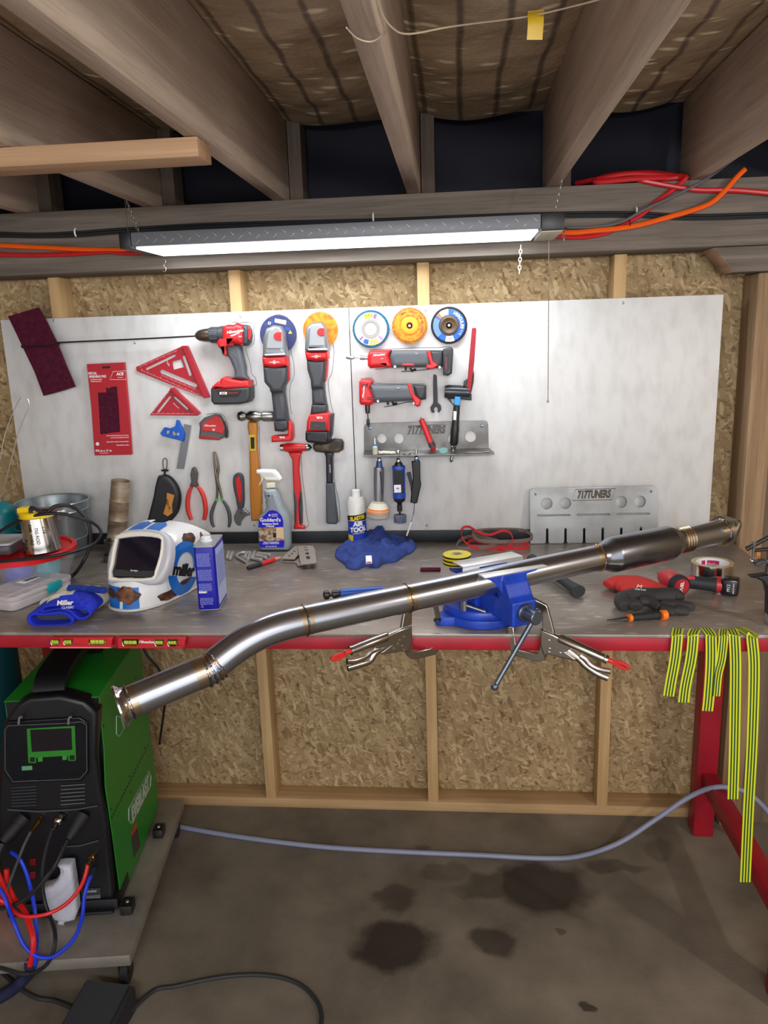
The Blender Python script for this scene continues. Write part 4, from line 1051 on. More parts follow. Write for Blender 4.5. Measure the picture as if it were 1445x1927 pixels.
P(t, 'handle_end', cB((984, 826), (1098, 830), (1104, 895), (972, 908)), -.06, .052, DGREY, .010)
P(t, 'side_strip', cB((1096, 480), (1106, 490), (1092, 640), (1082, 655)), -.055, .03, RED, .004)
P(t, 'battery_mount', cB((968, 905), (1108, 888), (1122, 905), (1118, 1030), (945, 1035), (950, 955)), -.064, .062, RED, .008)
TX(t, 'FUEL', cB((1035, 932))[0], .0095, WHT, -.0954, rot=PI, bold=.04)
P(t, 'battery_window', cB((970, 960), (1085, 965), (1088, 1032), (965, 1028)), -.0955, .004, DGREY, .001)
TX(t, 'FUEL', cB((1020, 998))[0], .006, RED, -.0978)
P(t, 'battery', cB((942, 1030), (1118, 1030), (1122, 1115), (1100, 1128), (960, 1115), (942, 1095)), -.060, .08, BLK, .008)
P(t, 'battery_side', cB((1110, 900), (1148, 905), (1135, 1070), (1115, 1100)), -.045, .05, DGREY, .005)

# three discs on nails above the air tools
def flap(name, label, c, r, rim, face, ring, hub, y=-.03, th=.016, flaps=60):
    o = wp(c[0], c[1], y)
    t = thing(name, label, 'grinding disc', V((o.x, PY-.001, o.z)), 0, 'discs on nails above the air tools')
    b = B(); lathe(b, o+V((0, th, 0)), (0, -1, 0), [(0, r*.4), (0, r), (th*.5, r), (th*.8, r*.985), (th*.8, r*.4)], 64)
    for k in range(flaps):
        a = k*2*PI/flaps; M = Matrix.Translation(o+V((math.cos(a)*r*.94, th*.45, math.sin(a)*r*.94))) @ Matrix.Rotation(-a, 4, 'Y') @ Matrix.Rotation(.5, 4, 'X')
        bx(b, (0, 0, 0), (r*.13, th*.75, .0016), M)
    mk('flaps', b, rim, t)
    b = B(); lathe(b, o, (0, -1, 0), [(-.003, 0), (-.003, r*.88), (0, r*.88), (.0006, r*.84), (.0008, r*.56), (-.001, r*.53), (-.003, r*.38), (-.003, 0)], 64); mk('backing_plate', b, face, t)
    b = B(); lathe(b, o, (0, -1, 0), [(-.002, 0), (-.002, r*.52), (.0012, r*.52), (.0012, r*.38), (-.0015, r*.34), (-.0015, 0)], 48); mk('center_ring', b, ring, t)
    b = B(); lathe(b, o, (0, -1, 0), [(-.0014, r*.33), (.0005, r*.33), (.0005, r*.16), (-.006, r*.15), (-.006, 0), (-.0014, 0)], 40); mk('hub', b, hub, t)
    b = B(); lathe(b, o, (0, -1, 0), [(-.02, .003), (.004, .003), (.006, .005), (.0075, .004), (.008, 0)], 16); mk('nail', b, ZINC, t)
    return t, o
def rr(a, c, y): return (wp(a[0], a[1], y)-wp(c[0], c[1], y)).length/2
PAPER = mat('disc_paper_white', (232, 232, 236), .5)
t, o = flap('flap_disc', 'flap disc with white and yellow paper face and light blue flaps', cC((252, 259))[0], rr(*cC((102, 259), (403, 259)), -.03), mat('blue_flaps', (50, 120, 150), .85, c2=(34, 88, 116), scale=200), PAPER, mat('fibre_grey', (150, 146, 142), .6), WHT)
def sector(c, r0, r1, a0, a1, n=10):
    return [(c[0]+r1*math.cos(a0+(a1-a0)*k/n), c[1]+r1*math.sin(a0+(a1-a0)*k/n)) for k in range(n+1)]+[(c[0]+r0*math.cos(a1+(a0-a1)*k/n), c[1]+r0*math.sin(a1+(a0-a1)*k/n)) for k in range(n+1)]
F_ = Fr((0, -.0311, 0), (1, 0, 0), (0, 0, 1)); oc = (o.x, o.z); R_ = rr(*cC((102, 259), (403, 259)), -.03)
for a0, a1, m_ in ((80, 118, mat('label_yellow', (232, 220, 60), .5)), (262, 300, mat('label_yellow')), (238, 258, BLUE), (62, 76, mat('label_violet', (130, 90, 180), .5)), (312, 322, mat('label_pink', (226, 120, 190), .5)), (20, 34, mat('label_rose', (235, 180, 190), .5)), (218, 226, mat('label_violet'))):
    b = B(); plate(b, sector(oc, R_*.58, R_*.84, math.radians(a0), math.radians(a1)), .0005, F_.M); mk('label_patch', b, m_, t)
def ringtext(t, oc, r, s, a0, step, size, m_, F_):
    b = B()
    for k, ch in enumerate(s):
        if ch == ' ': continue
        a = math.radians(a0-step*k)
        me = text_mesh(ch, size, .0002, bold=.03*size); me.transform(F_.M @ Matrix.Translation((oc[0]+r*math.cos(a), oc[1]+r*math.sin(a), .0004)) @ Matrix.Rotation(a-PI/2, 4, 'Z'))
        b.from_mesh(me); bpy.data.meshes.remove(me)
    mk('lettering', b, m_, t)
ringtext(t, oc, R_*.72, '5-5 2', 108, 6, .008, BPRINT, F_); ringtext(t, oc, R_*.70, 'FLAP DISC', 235, -7, .008, BLUE, F_)
t, o = flap('flap_disc', 'orange flap disc with raised centre hanging between the other two discs', cC((572, 232))[0], rr(*cC((427, 232), (718, 232)), -.03), mat('orange_flaps', (210, 150, 70), .85, c2=(170, 90, 30), scale=200), OD, mat('orange_face', (248, 160, 40), .4), mat('orange_face'))
oc = (o.x, o.z)
ringtext(t, oc, R_*.74, 'MAX 13300 RPM', 120, 7.5, .0075, mat('disc_print', (150, 60, 20), .5), F_); ringtext(t, oc, R_*.70, 'TYPE 29', 330, -8, .009, mat('disc_print'), F_)
b = B(); lathe(b, V((o.x, -.0302, o.z)), (0, -1, 0), [(0, R_*.48), (.004, R_*.44), (.006, R_*.34), (.006, R_*.2), (0, R_*.18)], 40); mk('raised_centre', b, mat('orange_face'), t)
t, o = flap('grinding_disc', 'worn blue and white labelled disc with a dark rusty centre', cC((897, 229))[0], rr(*cC((748, 229), (1047, 229)), -.03), mat('black_flaps', (58, 54, 54), .9, c2=(36, 34, 36), scale=200), mat('disc_blue', (30, 96, 200), .5), mat('rusty_metal', (78, 72, 68), .5, .5, c2=(104, 82, 56), scale=60), mat('rust_hub', (96, 62, 44), .6, .4))
oc = (o.x, o.z)
for a0, a1, m_ in ((92, 128, PAPER), (128, 142, mat('label_rust', (190, 110, 70), .5)), (255, 290, PAPER), (150, 225, mat('label_pale_blue', (96, 132, 214), .5))):
    b = B(); plate(b, sector(oc, R_*.56, R_*.86, math.radians(a0), math.radians(a1)), .0005, F_.M); mk('label_patch', b, m_, t)
b = B(); lathe(b, V((o.x, -.0302, o.z)), (0, -1, 0), [(0, R_*.54), (.003, R_*.52), (.005, R_*.40), (.002, R_*.3), (.0, R_*.2)], 48); mk('metal_cup', b, mat('rusty_metal'), t)
ringtext(t, oc, R_*.70, 'HERCULES', 62, 10.5, .013, WHT, F_); ringtext(t, oc, R_*.74, '4-1/2', 352, 8, .008, WHT, F_)
b = B()
for k in range(9):
    a = math.radians(262+k*2.6); plate(b, sector(oc, R_*.62, R_*.78, a, a+.018, 1), .0004, F_.M, z=.0005)
mk('barcode', b, BPRINT, t)

KR = 1
# straight die grinder with battery
t = TH('die_grinder', 'red and grey cordless straight die grinder with burr and battery', 'die grinder', (765, 690), -.03)
YG = -.05
P(t, 'nose', cC((228, 480), (245, 438), (425, 430), (405, 480), (430, 560), (425, 572), (330, 575), (250, 582), (232, 560)), YG, .056, RED, .014, res=4)
P(t, 'body', cC((425, 432), (740, 432), (748, 570), (425, 575), (405, 480)), YG, .05, GM, .016, res=4)
P(t, 'tail', cC((735, 432), (850, 436), (850, 570), (745, 572)), YG, .05, DGREY, .014, res=4)
P(t, 'band', cC((715, 436), (745, 438), (765, 520), (805, 545), (808, 560), (765, 585), (710, 582), (712, 555), (745, 548), (722, 480)), YG, .054, RED, .004)
P(t, 'side_switch', cC((505, 562), (520, 540), (600, 540), (620, 562)), YG-.002, .05, RED, .004)
P(t, 'battery', cC((848, 425), (915, 408), (932, 430), (922, 620), (890, 640), (848, 635)), YG, .066, DGREY, .006)
P(t, 'battery_label', cC((862, 470), (900, 455), (905, 560), (880, 620), (858, 615)), YG-.0334, .001, BLK, .0002)
TX(t, 'M18 REDLITHIUM', cC((873, 540))[0], .0052, RED, YG-.0342, rot=PI/2)
TX(t, 'Milwaukee', cC((318, 472))[0], .0088, WHT, YG-.0284, rot=.08, shear=.3, bold=.02); TX(t, 'FUEL', cC((345, 503))[0], .004, WHT, YG-.0284); TX(t, 'FUEL', cC((630, 462))[0], .004, WHT, YG-.0255)
b = B(); lathe_px(b, cC((232, 497))[0], cC((45, 495))[0], [(0, .006), (.18, .006), (.19, .0075), (.36, .0075), (.37, .002), (.6, .002), (.63, .005), (.75, .0065), (.9, .0055), (1, .001)], YG); mk('collet_and_burr', b, CHR, t)
b = B()
tube(b, [wp(*q, YG+.002) for q in cC((505, 608), (600, 604), (720, 590), (815, 572))], .0012, 6); tube(b, [wp(*q, YG+.002) for q in cC((540, 570), (540, 600))], .0035, 8); tube(b, [wp(*q, YG+.002) for q in cC((575, 578), (598, 612))], .0032, 8); tube(b, [wp(*q, YG+.002) for q in cC((585, 602), (625, 590))], .003, 8)
mk('lever_switch', b, BLK, t)
for q in ((452, 568), (820, 573)):
    b = B(); lathe(b, wp(*cC(q)[0], YG-.022), (0, -1, 0), [(-.02, .004), (0, .004), (.002, .004), (.002, .002), (.001, 0)], 14); mk('pivot_screw', b, ZINC, t)
# right-angle die grinder
t = TH('die_grinder', 'red and grey right angle die grinder without battery, head pointing down', 'die grinder', (740, 765), -.03)
P(t, 'head', cC((160, 690), (185, 668), (255, 672), (275, 690), (250, 740), (285, 830), (280, 868), (250, 885), (175, 880), (162, 860)), YG, .054, RED, .012, res=4)
P(t, 'body', cC((245, 690), (285, 715), (400, 718), (585, 715), (610, 720), (640, 845), (300, 862), (280, 860), (245, 765)), YG, .05, GM, .016, res=4)
P(t, 'tail', cC((600, 716), (708, 722), (708, 835), (640, 845)), YG, .05, DGREY, .012, res=4)
P(t, 'band', cC((560, 712), (590, 712), (605, 790), (665, 838), (662, 885), (640, 895), (615, 880), (610, 850), (575, 790)), YG, .053, RED, .005)
for k in range(2):
    P(t, 'vent', cC((175, 712+k*15), (230, 710+k*15), (230, 716+k*15), (175, 718+k*15)), YG-.0275, .001, BLK, .0001); P(t, 'vent', cC((222, 820+k*15), (272, 818+k*15), (272, 824+k*15), (222, 826+k*15)), YG-.0275, .001, BLK, .0001)
TX(t, 'Milwaukee', cC((192, 780))[0], .0088, WHT, YG-.0284, rot=1.45, shear=.3, bold=.02); TX(t, 'FUEL', cC((480, 745))[0], .004, WHT, YG-.0255)
b = B(); lathe_px(b, cC((224, 878))[0], cC((232, 1065))[0], [(0, .008), (.15, .008), (.2, .0085), (.4, .007), (.42, .002), (.62, .002), (.66, .0048), (.85, .0055), (1, .002)], YG); mk('collet_and_burr', b, DSTL, t)
b = B(); tube(b, [wp(*q, YG+.002) for q in cC((362, 900), (440, 888), (540, 862), (615, 856))], .0012, 6); tube(b, [wp(*q, YG+.002) for q in cC((390, 858), (396, 885))], .0035, 8); tube(b, [wp(*q, YG+.002) for q in cC((425, 858), (460, 885))], .003, 8); tube(b, [wp(*q, YG+.002) for q in cC((430, 880), (470, 870))], .003, 8)
mk('lever_switch', b, BLK, t)
for q in ((312, 852), (610, 868)):
    b = B(); lathe(b, wp(*cC(q)[0], YG-.022), (0, -1, 0), [(-.02, .004), (0, .004), (.002, .004), (.002, .002), (.001, 0)], 14); mk('pivot_screw', b, ZINC, t)
# open-end spanner
b = pp(wallF(-.018), cC((768, 640), (778, 632), (790, 638), (797, 655), (800, 760), (803, 865), (830, 890), (832, 925), (812, 950), (803, 935), (806, 918), (795, 900), (778, 905), (772, 925), (780, 940), (770, 952), (750, 940), (743, 905), (765, 872), (768, 850), (766, 700)), .005, bev=.001, holes=[cC(*circ(780, 648, 4, 10))])
mk('spanner', b, mat('black_oxide', (48, 50, 54), .45, .5), label='thin black open-end spanner hanging between the die grinders', cat='spanner')
KR = 1.65
# air belt sander
t = TH('belt_sander', 'black air belt sander with blue trigger and long red belt arm', 'belt sander', (860, 860), -.03)
b = B(); lathe_px(b, cC((860, 775))[0], cC((1070, 782))[0], [(0, 0), (0, .011), (.02, .0125), (.1, .0125), (.11, .0135), (.6, .0135), (.72, .0125), (.98, .0125), (1, .011), (1, 0)], -.045, 32); mk('motor', b, mat('sander_black', (50, 52, 58), .25, .3), t)
b = B(); F_ = Fr(wp(*cC((1070, 780))[0], -.05), (1, 0, 0), (0, 0, 1))
pa, pb = wp(*cC((1102, 262))[0], -.05), wp(*cC((1058, 775))[0], -.05); dd = (pb-pa)
bn = [pa+V((0, -.006, 0)), pb+V((0, -.012, 0)), pb+V((0, -.004, -.012)), pb+V((0, .01, 0)), pa+V((0, .006, 0)), pa+V((0, 0, .005))]
P(t, 'belt', cC((1088, 250), (1118, 250), (1122, 262), (1105, 520), (1075, 792), (1040, 795), (1062, 520), (1085, 262)), -.055, .014, mat('sanding_belt_red', (170, 48, 56), .9, c2=(150, 40, 50), scale=150), .002)
P(t, 'arm_guard', cC((1100, 600), (1103, 625), (1098, 700), (1075, 800), (1080, 845), (1025, 840), (1030, 795), (1072, 795), (1080, 700)), -.045, .02, BLK, .002)
P(t, 'belt_housing', cC((1018, 690), (1048, 668), (1045, 720), (1015, 725)), -.045, .02, DGREY, .002)
P(t, 'lower_cover', cC((940, 800), (1082, 795), (1082, 845), (1000, 835), (940, 832)), -.047, .024, BLK, .003)
P(t, 'trigger', cC((945, 815), (992, 818), (985, 890), (940, 885)), -.062, .014, mat('trigger_blue', (20, 150, 225), .4), .002)
KR = 1.15
b = B(); lathe_px(b, cC((962, 870))[0], cC((936, 1215))[0], [(0, .008), (.02, .009), (.5, .010), (.55, .0105), (.62, .0115), (.95, .0115), (1, .009)], -.05, 24); mk('handle', b, BLK, t)
P(t, 'handle_label', cC((935, 935), (960, 938), (955, 1010), (932, 1008)), -.061, .001, WHT, .0003)
b = B(); lathe_px(b, cC((936, 1215))[0], cC((914, 1355))[0], [(0, .006), (.1, .008), (.2, .006), (.35, .0075), (.4, .004), (.75, .004), (.8, .005), (.95, .0045), (1, .003)], -.05, 18); mk('air_fitting', b, STL, t)
P(t, 'support_rib', cC((880, 832), (905, 832), (945, 905), (925, 880)), -.047, .008, BLK, .001)
# bent steel tool rack with cut-out holes
RK = mat('rack_steel', (132, 132, 130), .35, .9, c2=(104, 102, 98), scale=12, rvar=.08)
t = TH('tool_rack', 'bent steel tool rack with round holes screwed to the right panel', 'rack', (808, 856), -.03)
def bigtext(s, par, q0, q1, F_, hgt, m_, z=.0006, crp=None):
    pass
P(t, 'back_plate', cC((197, 1070), (205, 1045), (240, 1035), (700, 1022), (1190, 1012), (1212, 1022), (1218, 1045), (1222, 1240), (198, 1262)), -.0145, .004, RK, .0006, holes=[cC(*circ(345, 1160, 40, 24)), cC(*circ(485, 1160, 42, 24)), cC(*circ(925, 1160, 42, 24)), cC(*circ(1075, 1145, 46, 24))])
z_s = wp(*cC((700, 1250))[0], -.016).z
fl_, fr_ = bp(*cC((185, 1308))[0], z_s), bp(*cC((1268, 1278))[0], z_s)
ys = (fl_.y+fr_.y)/2
sh = B(); Fz = flatF(z_s)
hx = [wp(*cC((a, 1300))[0], ys+.02).x for a in (320, 478, 625)]
hl = [circ(x, ys+.022, .007, 16) for x in hx]
plate(sh, [(wp(*cC((198, 1262))[0], -.0145).x, -.0165), (fl_.x, ys), (fr_.x, ys), (wp(*cC((1222, 1240))[0], -.0145).x+.004, -.0165)], .004, Fz.M, z=-.002, holes=hl, bev=.0005)
mk('shelf', sh, RK, t)
F_ = wallF(-.0166)
TX(t, '717TUNERS', cC((708, 1092))[0], .034, mat('etched_steel', (80, 78, 76), .4, .8), -.0168, sx=.70, shear=.2, bold=.05, ex=.0002)
b = B(); tube(b, [F_.p3(*q) for q in cC((565, 1058), (878, 1045), (855, 1118), (548, 1126))], .0009, 5, closed=True); mk('logo_frame', b, mat('etched_steel'), t)
for q in ((246, 1076), (1168, 1056)):
    b = B(); lathe(b, wp(*cC(q)[0], -.0166), (0, -1, 0), [(0, .006), (.003, .006), (.004, .004), (.004, 0)], 6); mk('bolt', b, mat('bolt_blue', (120, 150, 180), .3, .8), t)
# things on the rack shelf
def shelf_pt(u, v=None, dy=.02):
    p = wp(u, 845, ys+dy); return V((p.x, ys+dy, z_s))
q = shelf_pt(cC((288, 0))[0][0], dy=.016)
t = thing('oil_bottle', 'small clear oil bottle with blue collar standing on the steel rack', 'bottle', q)
OILB = mat('cloudy_plastic', (214, 214, 206), .25, alpha=.55); OIL = mat('yellow_oil', (200, 192, 110), .2)
b = B(); lathe(b, q+V((0, 0, .0005)), (0, 0, 1), [(0, 0), (0, .0075), (.001, .0085), (.024, .0085), (.028, .005), (.028, 0)], 24); mk('bottle_body', b, OILB, t)
b = B(); lathe(b, q+V((0, 0, .0015)), (0, 0, 1), [(0, 0), (0, .0075), (.014, .0075), (.014, 0)], 24); mk('oil', b, OIL, t)
b = B(); lathe(b, q+V((0, 0, .028)), (0, 0, 1), [(0, .0055), (.006, .005), (.007, .003), (.007, 0)], 18); mk('collar', b, mat('collar_blue', (40, 120, 200), .4), t)
b = B(); lathe(b, q+V((0, 0, .035)), (0, 0, 1), [(0, .0022), (.018, .0012), (.018, 0)], 10); mk('spout', b, WHT, t)
b = B(); q = shelf_pt(cC((380, 0))[0][0], dy=.018)
for k in range(7): ball(b, q+V((-.016+k*.0065, .003*math.sin(k*2), .0058+.001*math.sin(k))), (.0075, .008, .0052))
mk('rag', remesh(b, .0018, 3), mat('cream_cloth', (206, 200, 180), .9, bump=.3, bscale=200), label='small crumpled cream rag lying on the steel rack shelf', cat='rag')
def shelf_disc(u, r, m_, label, tilt=0, name='sanding_disc', cat='disc'):
    q = shelf_pt(cC((u, 0))[0][0], dy=.014); b = B(); lathe(b, q+V((0, 0, .001)), V((0, -tilt, 1)), [(0, 0), (0, r), (.0025, r), (.0025, 0)], 32); mk(name, b, m_, label=label, cat=cat)
shelf_disc(548, .013, STL, 'thin round steel disc lying on the steel rack shelf', name='steel_disc')
q = shelf_pt(cC((850, 0))[0][0], dy=.013); b = B(); M_ = V((0, -.8, 1)).normalized(); lathe(b, q+V((0, .004, .0085)), M_, [(0, 0), (0, .0135), (.0015, .0135), (.0015, 0)], 32); mk('sanding_disc', b, mat('teal_abrasive', (96, 138, 132), .8), label='small teal sanding disc on the rack shelf beside the red pen', cat='disc')
b = B(); q = shelf_pt(cC((1130, 0))[0][0], dy=.012)
bx(b, q+V((0, .004, .0022)), (.075, .012, .003), None, .001); bx(b, q+V((.03, -.004, .005)), (.02, .008, .002), None, .0005); tube(b, [q+V((.035, -.004, .005)), q+V((.05, -.006, .006)), q+V((.052, -.008, .002))], .001, 6)
mk('deburring_blade', b, STL, label='narrow steel blade lying at the right end of the rack shelf', cat='blade')
KR = 1.4
# red engraving pen leaning on the rack
t = TH('engraving_pen', 'red engraving pen with knurled black ring leaning against the steel rack', 'pen', cC((775, 1290))[0], -.04)
YPn = -.036
b = B(); lathe_px(b, cC((668, 1000))[0], cC((745, 1195))[0], [(0, .004), (.03, .0062), (.1, .0066), (1, .0066)], YPn, 24); mk('barrel', b, RED, t)
b = B(); lathe_px(b, cC((745, 1192))[0], cC((760, 1228))[0], [(0, .0069), (1, .0074)], YPn, 24); mk('grip_ring', b, DGREY, t)
b = B(); lathe_px(b, cC((760, 1228))[0], cC((775, 1268))[0], [(0, .0072), (.5, .0055), (1, .0025)], YPn, 24); mk('nose', b, RED, t)
b = B(); tube(b, [wp(*q, YPn-.001) for q in cC((775, 1266), (782, 1285), (793, 1303), (790, 1298))], .0013, 6); mk('tip', b, DSTL, t)
b = B(); lathe_px(b, cC((664, 985))[0], cC((669, 1002))[0], [(0, .001), (.5, .0014), (1, .002)], YPn, 10); mk('end_pin', b, STL, t)
KR = 1.15
# three air tools hanging by their fittings from the rack
YA = ys+.022
def fitting(par, cx, v0, v1, m2=None):
    b = B(); lathe_px(b, (cx, v0), (cx, v1), [(0, .003), (.05, .0045), (.2, .0045), (.25, .003), (.38, .003), (.42, .0048), (.6, .0048), (.65, .0035), (.8, .006), (1, .006)], YA, 18)
    return mk('air_fitting', b, CHR, par)
t = TH('air_sander', 'silver air cut-off tool with lever, first of the three under the rack', 'air tool', cC((315, 1600))[0], YA, 'air tools hanging under the rack')
fitting(t, *[cC((322, 0))[0][0]], cC((0, 1262))[0][1], cC((0, 1345))[0][1])
b = B(); lathe_px(b, cC((322, 1318))[0], cC((322, 1405))[0], [(0, .005), (.3, .006), (.35, .008), (.7, .009), (1, .0105)], YA, 20); mk('swivel', b, mat('swivel_blue', (40, 80, 140), .4), t)
KR = 1.5
b = B(); lathe_px(b, cC((320, 1398))[0], cC((317, 1680))[0], [(0, .0095), (.02, .0112), (.1, .0112), (.4, .0118), (1, .0108)], YA, 28); mk('barrel', b, mat('ribbed_alloy', (150, 152, 156), .35, .8), t)
b = B(); tube(b, [wp(*q, YA-.016) for q in cC((330, 1430), (338, 1500), (348, 1590), (352, 1618))], [.0045, .004, .0035, .003], 10, smooth=3, flat=(1.2, .6)); mk('lever', b, STL, t)
KR = 1.72
b = B(); lathe_px(b, cC((318, 1675))[0], cC((314, 1810))[0], [(0, .012), (.15, .014), (.5, .020), (.55, .0215), (.95, .0215), (1, .02), (1, 0)], YA, 36); mk('disc_guard', b, mat('guard_beige', (172, 170, 160), .5), t)
b = B(); lathe_px(b, cC((316, 1736))[0], cC((315, 1764))[0], [(0, .0198), (1, .0220)], YA-.0006, 36); mk('orange_band', b, ORG, t)
b = B(); lathe_px(b, cC((317, 1690))[0], cC((316, 1734))[0], [(0, .0146), (1, .0197)], YA-.0006, 36); mk('paper_label', b, mat('label_cream', (214, 208, 190), .6), t)
KR = 1.15
t = TH('air_die_grinder', 'blue and black air die grinder with a small sanding drum under the rack', 'air tool', cC((480, 1600))[0], YA, 'air tools hanging under the rack')
fitting(t, cC((478, 0))[0][0], cC((0, 1258))[0][1], cC((0, 1360))[0][1])
b = B(); lathe_px(b, cC((480, 1350))[0], cC((482, 1390))[0], [(0, .0075), (.3, .008), (.35, .011), (1, .0125)], YA, 24); mk('top_collar', b, BLK, t)
KR = 1.62
b = B(); lathe_px(b, cC((482, 1385))[0], cC((488, 1648))[0], [(0, .0118), (.03, .0132), (.1, .0132), (.11, .0124), (.86, .0124), (.87, .0132), (1, .0128)], YA, 32); mk('sleeve', b, mat('deep_blue_sleeve', (30, 70, 170), .45), t)
P(t, 'black_grip', cC((440, 1425), (510, 1420), (522, 1470), (522, 1610), (445, 1612)), YA-.0190, .006, BLKR, .0015)
P(t, 'model_label', cC((443, 1545), (500, 1542), (503, 1605), (446, 1608)), YA-.0226, .0008, PAPER, .0001)
TX(t, 'AIR', cC((474, 1572))[0], .006, BLUE, YA-.0234, bold=.04)
b = B(); lathe_px(b, cC((488, 1645))[0], cC((492, 1795))[0], [(0, .0125), (.2, .011), (.28, .006), (.4, .004), (.42, .0052), (.75, .0052), (.78, .002), (1, .002)], YA, 24); mk('collet', b, BLK, t)
b = B(); lathe_px(b, cC((494, 1790))[0], cC((494, 1850))[0], [(0, 0), (0, .0126), (1, .0126), (1, 0)], YA, 32); mk('sanding_drum', b, mat('drum_grey', (112, 108, 108), .9, c2=(70, 84, 120), scale=90), t)
KR = 1.15
t = TH('blow_gun', 'black air blow gun with long steel nozzle hanging under the rack', 'air tool', cC((600, 1600))[0], YA, 'air tools hanging under the rack')
fitting(t, cC((627, 0))[0][0], cC((0, 1252))[0][1], cC((0, 1330))[0][1])
b = B(); lathe_px(b, cC((628, 1315))[0], cC((630, 1350))[0], [(0, .005), (.4, .0062), (1, .0062)], YA, 20); mk('swivel', b, mat('swivel_blue'), t)
P(t, 'body', cC((588, 1348), (655, 1342), (660, 1480), (668, 1540), (655, 1600), (635, 1690), (615, 1695), (578, 1685), (590, 1560), (600, 1480)), YA, .016, BLK, .004)
P(t, 'lever', cC((548, 1442), (580, 1436), (600, 1540), (600, 1590), (588, 1640), (578, 1550)), YA, .010, BLK, .002)
b = B()
for k in range(9): tube(b, [wp(*q, YA) + V((0, d_, 0)) for q in cC((658, 1360+k*16)) for d_ in (-.006, .006)], .0016, 6)
mk('grip_ribs', b, BLKR, t)
b = B(); tube(b, [wp(*q, YA) for q in cC((612, 1690), (608, 1760), (592, 1830), (565, 1900), (548, 1960))], .0018, 8, smooth=4); mk('nozzle', b, CHR, t)
b = B(); lathe_px(b, cC((586, 1850))[0], cC((548, 1962))[0], [(0, .0022), (.4, .0028), (1, .002)], YA, 10); mk('nozzle_sleeve', b, WHT, t)

KR = 1.45
# hammers
t = TH('ball_peen_hammer', 'wooden handled ball peen hammer with bright steel head', 'hammer', (480, 985), -.03)
b = B(); lathe_px(b, cB((394, 922))[0], cB((682, 922))[0], [(0, 0), (.01, .004), (.05, .0095), (.13, .0118), (.2, .0095), (.25, .007), (.3, .0085), (.36, .0125), (.55, .0128), (.64, .009), (.70, .0095), (.715, .0118), (.97, .0118), (1, .0105), (1, 0)], -.034, 32); mk('head', b, STL, t)
P(t, 'handle', cB((484, 965), (554, 965), (556, 1010), (553, 1100), (568, 1300), (590, 1480), (590, 1730), (510, 1732), (498, 1500), (497, 1300), (494, 1080), (482, 1010)), -.034, .022, wood('hickory', (196, 132, 56), (176, 110, 44), (120, 70, 26), 'z', .8, .4), .0075, res=4)
P(t, 'sticker', cB((490, 1068), (538, 1066), (540, 1190), (498, 1190)), -.0458, .0008, mat('sticker_yellow', (206, 178, 40), .5), .0001)
P(t, 'sticker_print', cB((500, 1085), (532, 1085), (532, 1175), (504, 1175)), -.0464, .0006, BPRINT, .0001)
KR = 1.35
t = TH('red_hammer', 'short red hammer with grey grip and chrome faces, right of the spray bottle', 'hammer', (566, 990), -.03)
b = B(); lathe_px(b, cB((732, 1165))[0], cB((762, 1165))[0], [(0, 0), (0, .0075), (.1, .009), (1, .009)], -.034, 28); mk('striking_face', b, CHR, t)
b = B(); lathe_px(b, cB((760, 1165))[0], cB((932, 1165))[0], [(0, .009), (.15, .0112), (.6, .0112), (1, .0085)], -.034, 28); mk('head', b, RED, t)
b = B(); lathe_px(b, cB((930, 1165))[0], cB((978, 1165))[0], [(0, .0082), (.3, .0095), (.7, .007), (1, 0)], -.034, 28); mk('peen', b, STL, t)
P(t, 'handle', cB((795, 1200), (905, 1200), (888, 1240), (880, 1340), (892, 1450), (896, 1500), (880, 1600), (888, 1760), (926, 1772), (926, 1796), (842, 1796), (838, 1772), (848, 1750), (850, 1600), (836, 1500), (832, 1400), (828, 1260)), -.034, .018, RED, .006, res=3)
P(t, 'left_grip', cB((836, 1500), (850, 1500), (868, 1580), (862, 1755), (846, 1752), (843, 1600)), -.035, .019, GM2, .004)
P(t, 'right_grip', cB((892, 1495), (898, 1520), (905, 1640), (905, 1755), (888, 1755), (878, 1600)), -.035, .019, GM2, .004)
t = TH('sledge_hammer', 'black short handled sledge hammer hanging under the second grinder', 'hammer', (622, 980), -.03)
P(t, 'head', cB((990, 1140), (1005, 1125), (1060, 1128), (1130, 1105), (1150, 1095), (1210, 1102), (1226, 1125), (1224, 1180), (1190, 1200), (1100, 1205), (1010, 1195), (992, 1170)), -.04, .036, mat('worn_black_head', (58, 52, 46), .45, .5, c2=(110, 96, 74), scale=25, lo=.5, hi=.7), .008, res=3)
P(t, 'shaft', cB((1075, 1200), (1150, 1200), (1140, 1240), (1142, 1440), (1092, 1440), (1088, 1240)), -.04, .02, mat('hammer_navy', (24, 28, 44), .4), .006)
P(t, 'grip', cB((1088, 1436), (1150, 1436), (1165, 1580), (1184, 1740), (1170, 1758), (1100, 1756), (1090, 1740)), -.04, .024, mat('grip_grey', (76, 80, 86), .6), .008, res=3)
TX(t, 'ESTWING', cB((1118, 1330))[0], .0062, WHT, -.0505, rot=-PI/2)
